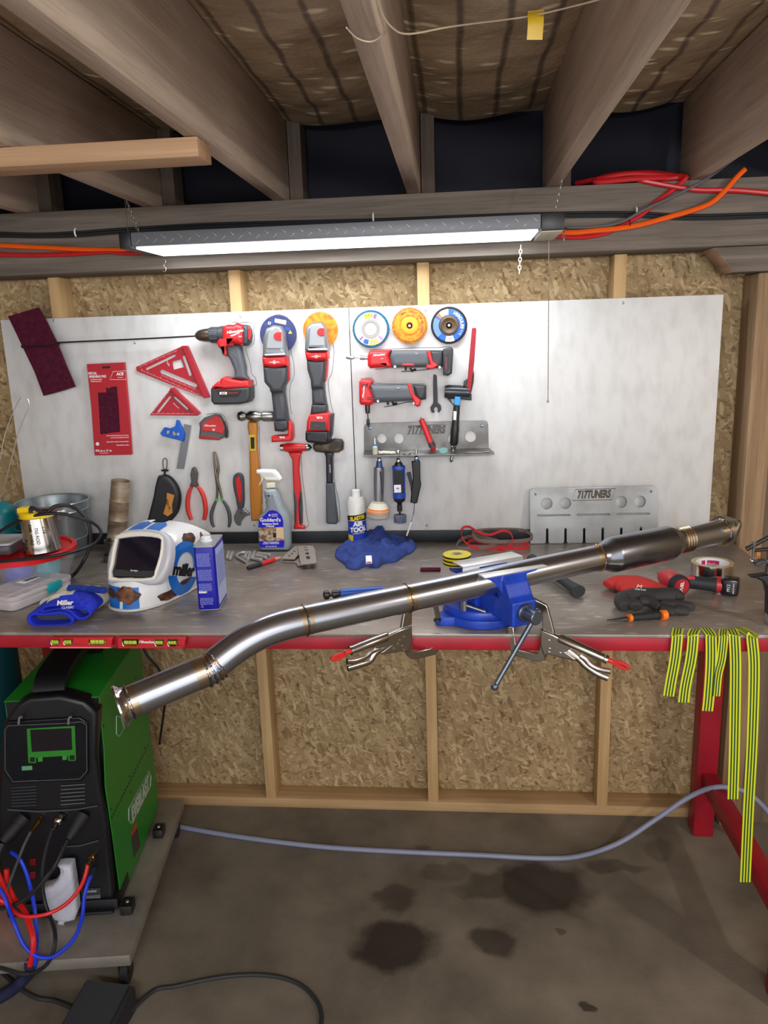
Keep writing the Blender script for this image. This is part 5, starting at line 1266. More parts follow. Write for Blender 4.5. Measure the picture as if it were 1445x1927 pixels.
# eyeglass case, pliers, wrench
t = TH('glasses_case', 'black zipped eyeglass case with a clip and a brown tape name tag', 'case', (313, 970), -.03)
P(t, 'shell', cA((862, 975), (905, 968), (940, 990), (970, 1035), (980, 1090), (965, 1160), (925, 1210), (890, 1235), (810, 1225), (812, 1190), (840, 1080)), -.032, .034, mat('case_black', (34, 35, 38), .5, bump=.1, bscale=200), .010, smooth=2, res=3)
b = B(); tube(b, [wp(*q, -.032) for q in cA((862, 972), (905, 965), (942, 987), (973, 1033), (984, 1090), (969, 1162), (927, 1214))], .0022, 6, smooth=3); mk('zip', b, BLK, t)
P(t, 'name_tag', cA((908, 1062), (948, 1075), (935, 1128), (938, 1170), (912, 1190), (888, 1175), (905, 1120)), -.0497, .0012, mat('masking_tape', (200, 138, 56), .6), .0002, label='strip of brown tape with a handwritten name')
TX(t, 'Alex M.', cA((915, 1125))[0], .0125, BPRINT, -.0508, rot=-1.4)
b = B(); tube(b, [wp(*q, -.03) for q in cA((895, 968), (897, 935))], .004, 8); tube(b, [wp(*q, -.03) for q in cA((888, 925), (886, 885), (897, 875), (908, 885), (906, 925), (897, 935))], .0015, 6, smooth=3, closed=True); tube(b, [wp(*q, -.03) for q in cA((878, 940), (915, 940))], .0035, 8); mk('swivel_clip', b, BLK, t)
PR = mat('plier_red', (205, 52, 46), .45)
t = TH('cutting_pliers', 'diagonal cutting pliers with red handles', 'pliers', (372, 975), -.025)
P(t, 'jaws', cA((1037, 960), (1045, 930), (1055, 920), (1068, 930), (1077, 960), (1072, 1000), (1080, 1022), (1060, 1030), (1055, 1020), (1045, 1030), (1034, 1020), (1042, 1000)), -.022, .012, mat('plier_steel', (92, 90, 88), .3, .9), .002)
for pts in (cA((1045, 1022), (1028, 1060), (1020, 1110), (1024, 1160), (1040, 1208)), cA((1068, 1022), (1092, 1050), (1112, 1100), (1118, 1160), (1110, 1208))):
    b = B(); tube(b, [wp(*q, -.022) for q in pts], [.005, .007, .008, .0078, .0068], 12, smooth=4); mk('handle', b, PR, t)
t = TH('long_nose_pliers', 'long bent nose pliers with grey handles and green bands', 'pliers', (415, 985), -.025)
for sx_ in ((cA((1160, 838), (1163, 870), (1170, 930), (1178, 985), (1182, 1040), (1178, 1095)), [.002, .003, .004, .0055, .004, .004]), (cA((1168, 838), (1180, 870), (1188, 930), (1180, 985), (1195, 1040), (1207, 1095)), [.002, .003, .004, .0055, .004, .004])):
    b = B(); tube(b, [wp(*q, -.022) for q in sx_[0]], sx_[1], 10, smooth=3); mk('jaw', b, mat('nose_steel', (128, 116, 100), .35, .9), t)
for pts in (cA((1177, 1100), (1160, 1140), (1150, 1180), (1152, 1220), (1164, 1248)), cA((1208, 1100), (1230, 1130), (1246, 1170), (1250, 1215), (1244, 1248))):
    b = B(); tube(b, [wp(*q, -.022) for q in pts], [.004, .0058, .0064, .006, .0045], 10, smooth=4); mk('handle', b, mat('plier_grey', (74, 74, 78), .6), t)
for pts in (cA((1178, 1092), (1176, 1106)), cA((1206, 1092), (1209, 1106))):
    b = B(); tube(b, [wp(*q, -.022) for q in pts], .0048, 10); mk('band', b, mat('plier_green', (80, 180, 60), .5), t)
t = TH('adjustable_wrench', 'adjustable wrench with red and grey rubber handle, jaw down', 'wrench', (452, 985), -.025)
P(t, 'handle', cB((368, 1400), (385, 1370), (410, 1360), (438, 1375), (450, 1410), (452, 1480), (455, 1560), (445, 1640), (405, 1635), (390, 1560), (370, 1470)), -.024, .015, GM2, .004, smooth=2)
P(t, 'inlay', cB((388, 1420), (400, 1390), (415, 1390), (425, 1430), (432, 1500), (425, 1590), (412, 1588), (395, 1500)), -.0322, .002, mat('inlay_red', (215, 26, 30), .4), .0006)
P(t, 'jaw', cB((405, 1632), (445, 1632), (465, 1650), (492, 1672), (494, 1690), (462, 1700), (430, 1740), (425, 1772), (400, 1768), (378, 1735), (374, 1700), (392, 1660)), -.024, .011, mat('wrench_chrome', (156, 158, 162), .3, .9), .002)
P(t, 'worm', cB((418, 1662), (455, 1656), (458, 1680), (422, 1686)), -.0305, .004, STL, .001)
# ------------------------------------------------------------------ things on the bench, right and middle
cU = crop(460, 870, 8.756); cV = crop(620, 900, 8.028); cW = crop(400, 1000, 6.021); cX = crop(980, 900, 5.161)
cY = crop(1370, 1000, 9.64); cZ = crop(180, 960, 5.558); c1 = crop(1120, 1050, 4.817)
ZT = ZB+.0008
def G(u, v, h=0.0): return bp(u, v, ZB+h)
def GC(cr, pts, h):
    return [G(*q, h if not isinstance(h, (list, tuple)) else h[i]) for i, q in enumerate(cr(*pts))]
# spray bottle
y_ = G(*cU((500, 1440))[0]).y-.0
FS = wallF(y_-.0)
t = thing('spray_bottle', 'grey spray bottle of cleaner with white trigger head and blue label', 'spray bottle', (G(515, 1033).x, y_, ZT))
zb_ = ZT
def SP(name, pts, t_, m_, z=0.0, bev=.003, **k):
    b = B(); o = [FS.to2(q) for q in cU(*pts)]
    o = [(x, max(y, zb_)) for x, y in (sm2(o, 3) if k.get('smooth') else o)]
    plate(b, o, t_, FS.M, z-.0, bev=bev, res=4); return mk(name, b, m_, t)
SP('bottle_body', ((325, 460), (345, 430), (520, 425), (545, 450), (600, 560), (640, 690), (700, 800), (750, 900), (765, 1100), (770, 1350), (740, 1430), (690, 1450), (300, 1442), (262, 1400), (245, 1250), (240, 1000), (250, 880), (340, 800), (375, 720), (355, 640), (365, 600), (335, 540), (350, 510)), .052, mat('bottle_grey', (140, 150, 158), .35), bev=.018)
SP('label', ((265, 930), (340, 860), (430, 770), (490, 758), (560, 775), (640, 850), (665, 940), (668, 1040), (685, 1260), (680, 1350), (660, 1370), (300, 1368), (282, 1350), (270, 1200), (262, 1040)), .0008, mat('label_royal_blue', (20, 16, 196), .4), z=.0262, bev=.0001)
SP('label_photo', ((265, 1045), (668, 1035), (684, 1255), (275, 1262)), .0006, mat('label_photo', (196, 176, 150), .5, c2=(120, 84, 62), scale=70, lo=.42, hi=.58), z=.0268, bev=.0001)
SP('label_photo_window', ((500, 1130), (552, 1130), (552, 1208), (500, 1208)), .0004, BPRINT, z=.0272, bev=.0001)
SP('label_panel', ((550, 1045), (668, 1040), (680, 1225), (556, 1215)), .0004, mat('label_cream_wall', (226, 200, 160), .5), z=.0271, bev=.0001)
for s, q, sz in (("Goddard's", (455, 920), .0165), ('Stainless Steel', (455, 982), .0095), ('Cleaner', (452, 1018), .009), ('Cleans and Leaves Shine', (468, 1280), .0052), ('and Shine · PROTECTS IT', (468, 1305), .0052), ('32 FL. OZ. (946 mL)', (470, 1350), .0045), ('GODDARD', (525, 828), .004), ('SINCE 1839', (525, 858), .004)):
    text(s, FS, cU(q)[0], sz, WHT, t, z=.0268, bold=.03)
b = B(); x, y = FS.to2(cU((445, 842))[0]); plate(b, circ(x, y, .0035, 12), .0004, FS.M, z=.0268); mk('label_emblem', b, WHT, t)
b = B()
for k in range(6):
    a, c = cU((462+k*18, 505+k*47), (536+k*18, 478+k*47)); tube(b, [FS.p3(*a)+FS.N*.0225, FS.p3(*c)+FS.N*.0215], .0016, 6)
mk('grip_ridges', b, mat('ridge_light', (190, 198, 204), .3), t)
SP('neck_collar', ((362, 320), (518, 310), (520, 415), (365, 425)), .021, mat('cream_plastic', (232, 228, 200), .4), bev=.006)
SP('trigger_head', ((205, 125), (280, 112), (500, 122), (560, 170), (618, 265), (600, 300), (520, 298), (360, 290), (320, 250), (250, 185), (205, 180)), .024, mat('head_white', (244, 244, 240), .35), bev=.006)
SP('head_recess', ((265, 150), (470, 160), (525, 225), (350, 225), (300, 200)), .001, mat('head_recess', (214, 216, 216), .4), z=.012, bev=.0003)
SP('trigger', ((255, 200), (320, 240), (312, 290), (285, 330), (248, 378), (240, 368), (268, 310), (272, 260)), .012, mat('cream_plastic'), bev=.003)
# air tool oil bottle
q = V((-.249, -.066, ZT))
t = thing('oil_bottle', 'white air tool oil bottle with blue and yellow label behind the navy cloth', 'bottle', q)
PXM = 1468.7/2.64
hh = wp(*cV((470, 285))[0], q.y).z-ZT
b = B(); lathe(b, q, (0, 0, 1), [(0, 0), (0, .028), (.003, .0305), (hh-.012, .0305), (hh, .024), (hh+.002, .014), (hh+.002, 0)], 36); mk('bottle_body', b, mat('oil_bottle_white', (214, 214, 208), .4), t)
hc = wp(*cV((470, 170))[0], q.y).z-ZT
b = B(); lathe(b, q, (0, 0, 1), [(hh+.002, .0135), (hh+.003, .0145), (hc-.001, .014), (hc, .012), (hc, 0)], 28); mk('cap', b, WHT, t)
def cylmap(bm, c, r):
    for v in bm.verts:
        x, z, dz = v.co.x, v.co.y, v.co.z; a = x/r
        v.co = V((c.x+(r+dz)*math.sin(a), c.y-(r+dz)*math.cos(a), z))
    return bm
def cyl_label(par, c, r, x0, x1, z0, z1, m_, off=.0003, name='label', skew=0.0):
    b = B(); n = 12
    for i in range(n):
        xs = [x0+(x1-x0)*k/n for k in (i, i+1)]
        f = b.faces.new([b.verts.new(V(p)) for p in ((xs[0], z0, 0), (xs[1], z0, 0), (xs[1], z1+skew*(xs[1]-x0), 0), (xs[0], z1+skew*(xs[0]-x0), 0))])
    bmesh.ops.remove_doubles(b, verts=b.verts, dist=1e-6)
    r_ = bmesh.ops.extrude_face_region(b, geom=b.faces[:]); 
    for v in [g for g in r_['geom'] if isinstance(g, bmesh.types.BMVert)]: v.co.z += off
    return mk(name, cylmap(b, c, r+.0001), m_, par)
def cyl_text(par, c, r, s, x, z, size, m_, rot=0.0, off=.0004, sx=1.0, bold=.03, shear=0.0):
    me = text_mesh(s, size, .0002, shear, bold*size, 'CENTER', sx); me.transform(Matrix.Translation((x, z, off)) @ Matrix.Rotation(rot, 4, 'Z'))
    b = B(); b.from_mesh(me); bpy.data.meshes.remove(me); bmesh.ops.subdivide_edges(b, edges=[e for e in b.edges if e.calc_length() > .003], cuts=2)
    return mk('lettering', cylmap(b, c, r), m_, par)
BL2 = mat('label_blue', (24, 60, 180), .4)
cyl_label(t, q, .0305, -.045, .045, ZB+.012, ZB+.092, BL2)
cyl_label(t, q, .0309, -.045, .045, ZB+.094, ZB+.108, BPRINT, skew=.12, name='label_band')
cyl_label(t, q, .0309, -.045, -.012, ZB+.012, ZB+.045, mat('label_yellow2', (226, 200, 50), .5), name='label_patch')
cyl_text(t, q, .0316, 'BLASTER', .006, ZB+.103, .017, YEL, .14, sx=.8, bold=.05); cyl_text(t, q, .0313, 'AIR', .006, ZB+.083, .021, WHT, .1, bold=.06, shear=.15); cyl_text(t, q, .0313, 'TOOL', .006, ZB+.064, .021, WHT, .1, bold=.06, shear=.15); cyl_text(t, q, .0313, 'CONDITIONER', .008, ZB+.052, .006, YEL, .1)
# navy cloth
NAVC = mat('navy_cloth', (56, 74, 138), .85, c2=(48, 64, 124), scale=12, bump=.25, bscale=500, spec=.2)
cen = G(703, 1043); bd = [G(*p) for p in ((631, 1049), (634, 1036), (648, 1024), (672, 1017), (700, 1012), (728, 1011), (752, 1018), (772, 1024), (784, 1028), (776, 1040), (760, 1048), (745, 1058), (722, 1062), (709, 1070), (688, 1067), (672, 1073), (655, 1071), (647, 1062))]
bd = cat_rom(bd, 8, True); N_ = len(bd); R_n = 46
b = B(); rings = []
def foldh(x, y):
    p = V((x*14, y*14, .3)); w = noise.noise_vector(p*.6)*.9
    p2 = p+w
    a = 1-abs(noise.noise(V((p2.x*1.1+p2.y*.6, p2.y*.5, 1.7))))*2.6
    c = 1-abs(noise.noise(V((p2.x*.5-p2.y*1.3, p2.x*.7, 5.1))))*2.8
    return max(0, a)*.6+max(0, c)*.5
pk = G(712, 1030)
for i in range(R_n+1):
    f = i/R_n; row = []
    for j, p in enumerate(bd):
        P_ = cen.lerp(p, f)
        edge = min(1, (1-f)*7)**.6
        d1 = math.hypot(P_.x-pk.x, (P_.y-pk.y-.015))
        wv = noise.noise(V((P_.x*9, P_.y*9, 2.2)))*3.2; wv2 = noise.noise(V((P_.x*7, P_.y*7, 8.2)))*3.5
        h = .010+.016*foldh(P_.x*1.3, P_.y*1.3)+.016*(1-abs(math.sin(P_.x*26+P_.y*30+wv)))**1.6+.013*(1-abs(math.sin(P_.x*30-P_.y*34+wv2)))**1.8+.044*math.exp(-(d1/.038)**2)
        row.append(b.verts.new((P_.x, P_.y, ZT+.003+h*edge*(1-.35*f))))
    rings.append(row)
for i in range(R_n):
    for j in range(N_):
        if i == 0: 
            if j % 2 == 0 or True:
                try: b.faces.new((rings[1][j], rings[1][(j+1) % N_], rings[0][0]))
                except ValueError: pass
        else: b.faces.new((rings[i][j], rings[i][(j+1) % N_], rings[i+1][(j+1) % N_], rings[i+1][j]))
for j in range(1, N_): b.verts.remove(rings[0][j])
rim = [b.verts.new((v.co.x, v.co.y, ZT)) for v in rings[-1]]
for j in range(N_): b.faces.new((rings[-1][j], rings[-1][(j+1) % N_], rim[(j+1) % N_], rim[j]))
t = thing('shop_cloth', 'crumpled navy shirt used as a rag with a white care tag', 'cloth', (cen.x, cen.y, ZT))
mk('cloth', b, NAVC, t, ang=75)
Fg = Fr(G(694, 1055, .022), (1, .15, 0), (0, .75, .66)); b = B(); plate(b, rrect(-.009, -.014, .009, .014, .002), .0012, Fg.M, z=.006); mk('care_tag', b, WHT, t)
b = B(); plate(b, [(-.007, -.013), (.007, -.013), (.007, -.008), (-.007, -.008)], .0006, Fg.M, z=.007); mk('tag_print', b, mat('tag_print', (150, 70, 60), .6), t)
# standing slotted steel plate
P0 = G(998, 1025); P1 = V((.765, BY1-.016, 0)); P0.y = BY1-.03
FT_ = Fr((P0.x, -.052, ZT), (1, 0.0, 0), (0, .12, 1))
hx = cX((85, 650), (85, 130), (110, 100), (700, 84), (1290, 72), (1325, 100), (1330, 600), (1290, 628))
o = [FT_.to2(p) for p in hx]
low = min(p[1] for p in o)
def slot_out():
    pts = [FT_.to2(p) for p in cX((85, 130), (112, 98), (700, 84), (1285, 72), (1325, 105), (1332, 600))]
    yb_ = 0.0
    pts[-1] = (pts[-1][0], yb_)
    xs = [FT_.to2(p)[0] for p in cX((1165, 500), (974, 500), (794, 500), (614, 500), (433, 500), (255, 500))]
    yt = [FT_.to2(p)[1] for p in cX((1165, 475), (974, 482), (794, 482), (614, 486), (433, 489), (255, 490))]
    for x, y in zip(xs, yt):
        w = .0037
        pts += [(x+.0075, yb_), (x+w, yb_+.006), (x+w, y), (x, y+.002), (x-w, y), (x-w, yb_+.006), (x-.0075, yb_)]
    pts.append((FT_.to2(cX((92, 640))[0])[0], yb_))
    return pts
def rs(x0, x1, y, h=9): return cX((x0, y), (x0+8, y-h), (x1-8, y-h-4), (x1, y-4), (x1-8, y+h-6), (x0+8, y+h))
PLS = mat('plate_steel', (150, 152, 152), .42, .75, c2=(124, 124, 122), scale=7, rvar=.08)
b = B(); plate(b, slot_out(), .004, FT_.M, holes=[[FT_.to2(p) for p in h] for h in (cX(*circ(250, 246, 56, 28)), cX(*circ(430, 243, 56, 28)), cX(*circ(972, 230, 57, 28)), cX(*circ(1155, 226, 57, 28)), rs(155, 482, 362), rs(540, 868, 355), rs(926, 1254, 348), cX(*circ(140, 156, 12, 14)), cX(*circ(1262, 128, 12, 14)))], bev=.0004)
t = thing('slotted_plate', 'flat unbent steel tool plate with slots leaning on the panel behind the pipe', 'steel plate', (.54, -.05, ZT))
mk('plate', b, PLS, t)
DE = mat('engraved_dark', (74, 66, 58), .5, .6)
text('717TUNERS', FT_, cX((706, 158))[0], .034, DE, t, rot=.015, z=.0022, bold=.06, shear=.22, sx=.60)
b = B(); tube(b, [FT_.p3(*p)+FT_.N*.002 for p in cX((530, 108), (918, 100), (880, 208), (500, 216))], .0011, 5, closed=True); mk('logo_frame', b, DE, t)
# red and grey sanding belts
SB = mat('belt_grey', (120, 104, 98), .85); SBR = mat('belt_red', (196, 40, 46), .8)
def belt(pts, hs, m_, label, w=.012):
    P_ = [G(*q, h) for q, h in zip(cO(*pts), hs)]; b = B(); ribbon(b, P_, (0, 0, 1), w, .0012, 8, True)
    mk('sanding_belt', b, m_, label=label, cat='sanding belt', group='loose sanding belts')
belt([(195, 150), (250, 128), (400, 122), (520, 130), (578, 165), (540, 190), (380, 200), (240, 190)], [.040]*8, SB, 'grey sanding belt on top of the loose belt pile')
belt([(175, 228), (190, 190), (300, 205), (480, 205), (545, 215), (540, 240), (420, 240), (280, 232)], [.012]*8, SBR, 'flat red sanding belt lying under the other belts')
belt([(100, 225), (130, 185), (210, 160), (300, 180), (370, 205), (300, 232), (200, 240), (115, 243)], [.026, .03, .028, .026, .026, .026, .026, .026], SB, 'grey sanding belt at the left end of the belt pile')
belt([(128, 160), (135, 115), (175, 105), (240, 140), (310, 155), (380, 132), (430, 140), (452, 180), (440, 220), (400, 250), (340, 246), (200, 235), (150, 200)], [.04, .065, .07, .06, .05, .06, .06, .05, .035, .016, .012, .03, .035], SBR, 'red sanding belt looping up over the pile of belts', .008)
# small magenta scrap, yellow tape rolls, hammer handle, blue torch
b = box((-.03, -.012, 0), (.03, .012, .006), .001); b.transform(Matrix.Translation(G(810, 1074)+V((0, 0, .0008)))); mk('maroon_scrap', b, PADM, label='small scrap of maroon abrasive lying left of the yellow tape roll', cat='scrap')
SB1 = mat('small_box_blue', (60, 66, 130), .5)
q = vc+V((0, 0, 0)); ctop = Rv @ V((0, .068, .1275))
ctop = bp(860, 1062, ctop.z)
tc_ = V((ctop.x, ctop.y, (Rv @ V((0, .068, .1275))).z))
t = thing('tape_roll', 'yellow and black striped tape roll behind the pipe on the vise', 'tape', tc_+V((0, 0, .0005)))
b = B()
for k in range(3):
    c = tc_+V((0, 0, .0008+k*.009)); lathe(b, c, (0, 0, 1), [(0, .0135), (0, .034), (.0008, .035), (.0078, .035), (.0086, .034), (.0086, .0135), (0, .0135)], 40)
mk('rolls', b, mat('tape_yellow', (226, 208, 30), .4), t)
b = B()
for k in range(3): lathe(b, tc_+V((0, 0, .0033+k*.009)), (0, 0, 1), [(0, .0352), (.004, .0352)], 40)
mk('stripes', b, BLK, t)
b = B(); lathe(b, tc_+V((0, 0, .0008)), (0, 0, 1), [(.0, .009), (.0, .0145), (.0272, .0145), (.0274, .009), (0, .009)], 32); mk('core', b, mat('card_core', (170, 160, 130), .7), t)
b = B(); P_ = [G(1035, 1078, .02), G(1062, 1098, .018), G(1080, 1112, .017), G(1096, 1112, .016)]
P_ = [G(1000, 1050, .022), G(1045, 1082, .02), G(1070, 1100, .018), G(1089, 1113, .017)]
tube(b, P_, [.0125, .012, .0125, .0165], 20, smooth=4, flat=(1.15, 1)); mk('rubber_grip', b, mat('rubber_grip', (44, 46, 50), .65), label='black rubber grip end lying on the bench behind the vise', cat='handle')
t = thing('hand_torch', 'blue tool with black swivel end half hidden behind the pipe', 'torch', G(660, 1105))
b = B(); A_, C_ = G(640, 1117, .014), G(720, 1111, .014); cyl(b, A_, C_, .012, n=24, bev=.002); mk('body', b, BLUE, t)
b = B(); A2 = G(608, 1120, .014); lathe(b, A2, A_-A2, [(0, .006), (.004, .012), (.014, .012), (.018, .006), (.024, .006), (.026, .011), (.036, .012), (.045, .008)], 20); mk('swivel_end', b, DSTL, t)
# red work glove with black fingers
def gl(pts, hs, rs, flat=(1.0, .8)):
    b_ = B(); tube(b_, GC(c1, pts, hs), rs, 14, smooth=4, flat=flat); return b_
def join(*bs):
    b = bs[0]
    for o in bs[1:]:
        me = bpy.data.meshes.new('t'); o.to_mesh(me); o.free(); b.from_mesh(me); bpy.data.meshes.remove(me)
    return b
t = thing('work_glove', 'red knit work glove with black dipped fingers in front of the impact driver', 'glove', G(1210, 1130))
b = join(gl([(105, 245), (200, 225), (330, 245), (480, 290), (620, 325)], [.016, .019, .022, .024, .024], [.016, .027, .036, .034, .024], (1.25, .62)), gl([(240, 290), (300, 300), (420, 310)], [.02, .02, .022], [.012, .016, .016]))
mk('cuff_and_back', remesh(b, .0022, 3), mat('glove_red', (196, 44, 38), .85, bump=.3, bscale=400), t)
b = join(gl([(245, 340), (245, 400), (275, 440)], [.022, .018, .015], [.016, .021, .016]), gl([(260, 350), (400, 330), (560, 345), (720, 345), (760, 385)], [.018, .02, .024, .024, .016], [.018, .022, .025, .026, .015]),
         gl([(330, 400), (362, 430), (372, 452)], [.02, .017, .014], [.015, .019, .015]), gl([(400, 390), (500, 400), (590, 460)], [.022, .02, .013], [.014, .015, .014]), gl([(600, 420), (700, 430), (840, 440), (872, 455)], [.018, .018, .015, .014], [.016, .017, .016, .011]),
         gl([(600, 460), (680, 480), (725, 492)], [.014, .013, .012], [.015, .015, .012]), gl([(720, 470), (800, 480), (850, 488)], [.013, .012, .011], [.015, .015, .011]))
mk('dipped_fingers', remesh(b, .0020, 2), mat('glove_black', (52, 50, 50), .75, bump=.15, bscale=300), t)
Fg = Fr(G(*c1((400, 272))[0], .043), (1, -.35, 0), (.2, .8, .3)); text('M', Fg, (0, 0), .018, WHT, t, px=False, z=.0045, rot=-.1); text('FREE FLEX', Fg, (.004, -.012), .006, WHT, t, px=False, z=.0045)
# orange and black chisel
t = thing('cold_chisel', 'black chisel with orange trimmed grip lying at the bench edge', 'chisel', G(1200, 1165))
b = B(); tube(b, GC(c1, [(108, 565), (180, 562), (310, 548)], .007), [.002, .004, .0065], 12, flat=(1.3, .9)); mk('blade', b, mat('chisel_steel', (96, 92, 90), .35, .9), t)
b = B(); tube(b, GC(c1, [(325, 540), (450, 530), (600, 515)], .011), [.0085, .0095, .0105], 16, smooth=3); mk('grip', b, BLKR, t)
for pa_, pb_, r_ in (((300, 545), (326, 541), .0095), ((595, 520), (640, 514), .0125)):
    b = B(); tube(b, GC(c1, [pa_, pb_], .0125 if r_ > .01 else .0105), r_, 16); mk('orange_collar', b, ORG, t)
# impact driver on its side
t = thing('impact_driver', 'red and black impact driver lying beside the silver tape roll', 'impact driver', G(1300, 1110))
A_, C_ = G(1270, 1103, .030), G(1243, 1085, .030)
ad = (C_-A_).normalized(); A_ = G(*c1((768, 250))[0], .030)
ad = (G(*c1((600, 150))[0], .030)-A_).normalized()
b = B(); lathe(b, A_, ad, [(.0, 0), (.0, .022), (.004, .0245), (.045, .026), (.07, .024), (.085, .019), (.088, .012), (.088, 0)], 36); mk('housing', b, mat('driver_red', (190, 34, 44), .4), t)
b = B(); lathe(b, A_, -ad, [(-.014, .0262), (-.004, .0275), (.004, .0265), (.008, .022), (.008, 0)], 36); mk('rear_cap', b, BLKR, t)
b = B(); lathe(b, A_-ad*.0082, -ad, [(0, 0), (0, .0205), (.001, .0205), (.0012, 0)], 32); mk('cap_badge', b, mat('badge_red', (170, 30, 44), .4), t)
Fb = Fr(A_-ad*.0096, V((ad.y, -ad.x, 0)) if (V((ad.y, -ad.x, 0)).x > 0) else V((-ad.y, ad.x, 0)), (0, 0, 1))
text('FUEL', Fb, (0, 0), .012, WHT, t, px=False, z=.0002, rot=PI/2-.1, bold=.03)
b = B(); lathe(b, A_+ad*.088, ad, [(0, .009), (.012, .0085), (.013, .0035), (.03, .0035), (.033, .002)], 20); mk('chuck', b, BRASS, t)
hA, hB, hC = G(*c1((850, 215))[0], .028), G(*c1((1000, 235))[0], .026), G(*c1((1095, 240))[0], .026)
b = B(); tube(b, [hA, hB, hC], [.017, .0165, .020], 20, smooth=4, flat=(1.0, 1.05)); mk('handle', b, mat('driver_grip', (36, 38, 42), .6), t)
hD, hE = G(*c1((1142, 243))[0], .026), G(*c1((1305, 262))[0], .026)
b = B(); tube(b, [hC, hD], [.0205, .0215], 20); mk('red_collar', b, mat('driver_red'), t)
ang_ = math.atan2((hE-hD).y, (hE-hD).x)
b = B(); M_ = Matrix.Translation((hD+hE)/2) @ Matrix.Rotation(ang_, 4, 'Z'); bx(b, (0, 0, 0), ((hE-hD).length, .042, .044), M_, .006); mk('battery', b, mat('battery_gloss', (18, 20, 28), .25), t)
Fb = Fr((hD+hE)/2, (math.cos(ang_), math.sin(ang_), 0), (0, 0, 1)); text('M12', Fb, (-.002, 0), .011, WHT, t, px=False, z=.0213, rot=PI/2); text('REDLITHIUM', Fb, (.010, 0), .005, WHT, t, px=False, z=.0213, rot=PI/2)
b = B(); bx(b, G(*c1((845, 180))[0], .048), (.03, .014, .008), Matrix.Identity(4), .002); mk('trigger', b, mat('driver_red'), t)
# foil tape roll
q = G(1345, 1083); rT = .0455*1.2; 
q = G(*c1((1090, 120))[0]); 
t = thing('foil_tape_roll', 'roll of shiny silver foil tape behind the impact driver', 'tape', V((q.x, q.y, ZT)))
q = V((.772, -.468, ZT)); t.location = q; ROOT[t.name] = Matrix.Translation(q)
hT = .058
b = B(); lathe(b, q, (0, 0, 1), [(0, .042), (0, .0545), (hT, .0545), (hT, .042), (0, .042)], 64); mk('foil', b, mat('foil', (214, 210, 200), .16, 1.0), t)
b = B(); lathe(b, q, (0, 0, 1), [(hT-.001, .042), (hT-.001, .0538), (hT+.0004, .0538), (hT+.0004, .042), (hT-.001, .042)], 64); mk('edge', b, mat('tape_edge', (196, 178, 136), .5, .4), t)
b = B(); lathe(b, q, (0, 0, 1), [(0, .0385), (0, .042), (hT, .042), (hT, .0385), (0, .0385)], 64); mk('core', b, PAPER, t)
def incyl(par, c, r, s, a0, z, size, m_):
    me = text_mesh(s, size, .0002, 0, .03*size); b = B(); b.from_mesh(me); bpy.data.meshes.remove(me)
    for v in b.verts:
        a = a0+v.co.x/r; v.co = V((c.x+(r-.0004)*math.sin(a), c.y+(r-.0004)*math.cos(a), z+v.co.y))
    mk('lettering', b, m_, par)
MAG = mat('logo_magenta', (190, 30, 90), .4)
for a0, w_ in ((.35, .016), (-.35, .006)):
    b = B()
    for k in range(8):
        a, c = a0+(k-4)*w_/.0385/4, a0+(k-3)*w_/.0385/4
        poly(b, [(q.x+.0382*math.sin(x), q.y+.0382*math.cos(x), q.z+z) for x, z in ((a, .030), (c, .030), (c, .052), (a, .052))])
    mk('core_logo', b, MAG, t)
incyl(t, q, .0378, 'Nashua', .35, q.z+.041, .012, WHT)
# magnetic base holder at the right edge
t = thing('magnetic_base', 'black jointed clamp arm on a round metal base at the right edge', 'clamp stand', G(1475, 1185))
q = V((.86, -.775, ZT))
b = B(); lathe(b, q, (0, 0, 1), [(0, 0), (0, .058), (.003, .060), (.024, .060), (.028, .057), (.029, .040), (.029, 0)], 48); mk('round_base', b, mat('galvanized_ring', (176, 172, 156), .35, .8), t)
b = B(); bx(b, q+V((.01, 0, .033)), (.09, .05, .006), None, .002); mk('foot_plate', b, DGREY, t)
FY = wallF(-.775)
b = pp(FY, cY((370, 805), (450, 790), (640, 770), (723, 760), (800, 760), (800, 1650), (690, 1640), (700, 1130), (660, 960), (600, 880), (480, 825)), .03, bev=.003); mk('post', b, BLK, t)
b = B(); tube(b, [FY.p3(*p) for p in cY((380, 295), (723, 110), (900, 10))], .0052, 14); lathe(b, FY.p3(*cY((372, 298))[0]), (-.9, 0, -.5), [(0, .006), (.006, .006), (.006, 0)], 14); mk('upper_arm', b, mat('arm_dark', (56, 52, 52), .4, .6), t)
b = B(); tube(b, [FY.p3(*p) for p in cY((480, 345), (723, 320), (900, 310))], .0045, 12); mk('lower_arm', b, mat('arm_dark'), t)
b = B(); tube(b, [FY.p3(*p) for p in cY((470, 180), (470, 280), (455, 400), (450, 500))], [.006, .005, .0035, .003], 10); ball(b, FY.p3(*cY((430, 535))[0]), (.005,)*3); mk('joint', b, CHR, t)
b = pp(FY, cY((465, 600), (480, 560), (560, 510), (640, 510), (723, 530), (800, 560), (800, 590), (700, 570), (620, 560), (560, 600), (500, 620)), .02, bev=.002); mk('hook', b, DGREY, t)
b = B(); x_ = FY.p3(*cY((740, 500))[0]); lathe(b, FY.p3(*cY((740, 760))[0]), (0, 0, 1), [(0, .010), (.02, .010), (.022, .008), (.03, .0085), (.032, .0065), (.04, .009), (.055, .009), (.06, .0075), (.07, .006), (.10, .006)], 20); mk('threaded_column', b, STL, t)
b = pp(FY, cY((555, 390), (640, 385), (635, 500), (560, 500)), .012, z=-.02, bev=.002); mk('orange_tab', b, mat('tab_orange', (200, 120, 40), .5), t)
b = B(); bx(b, FY.p3(*cY((760, 960))[0])+V((0, -.016, 0)), (.02, .002, .012)); mk('orange_mark', b, ORG, t)
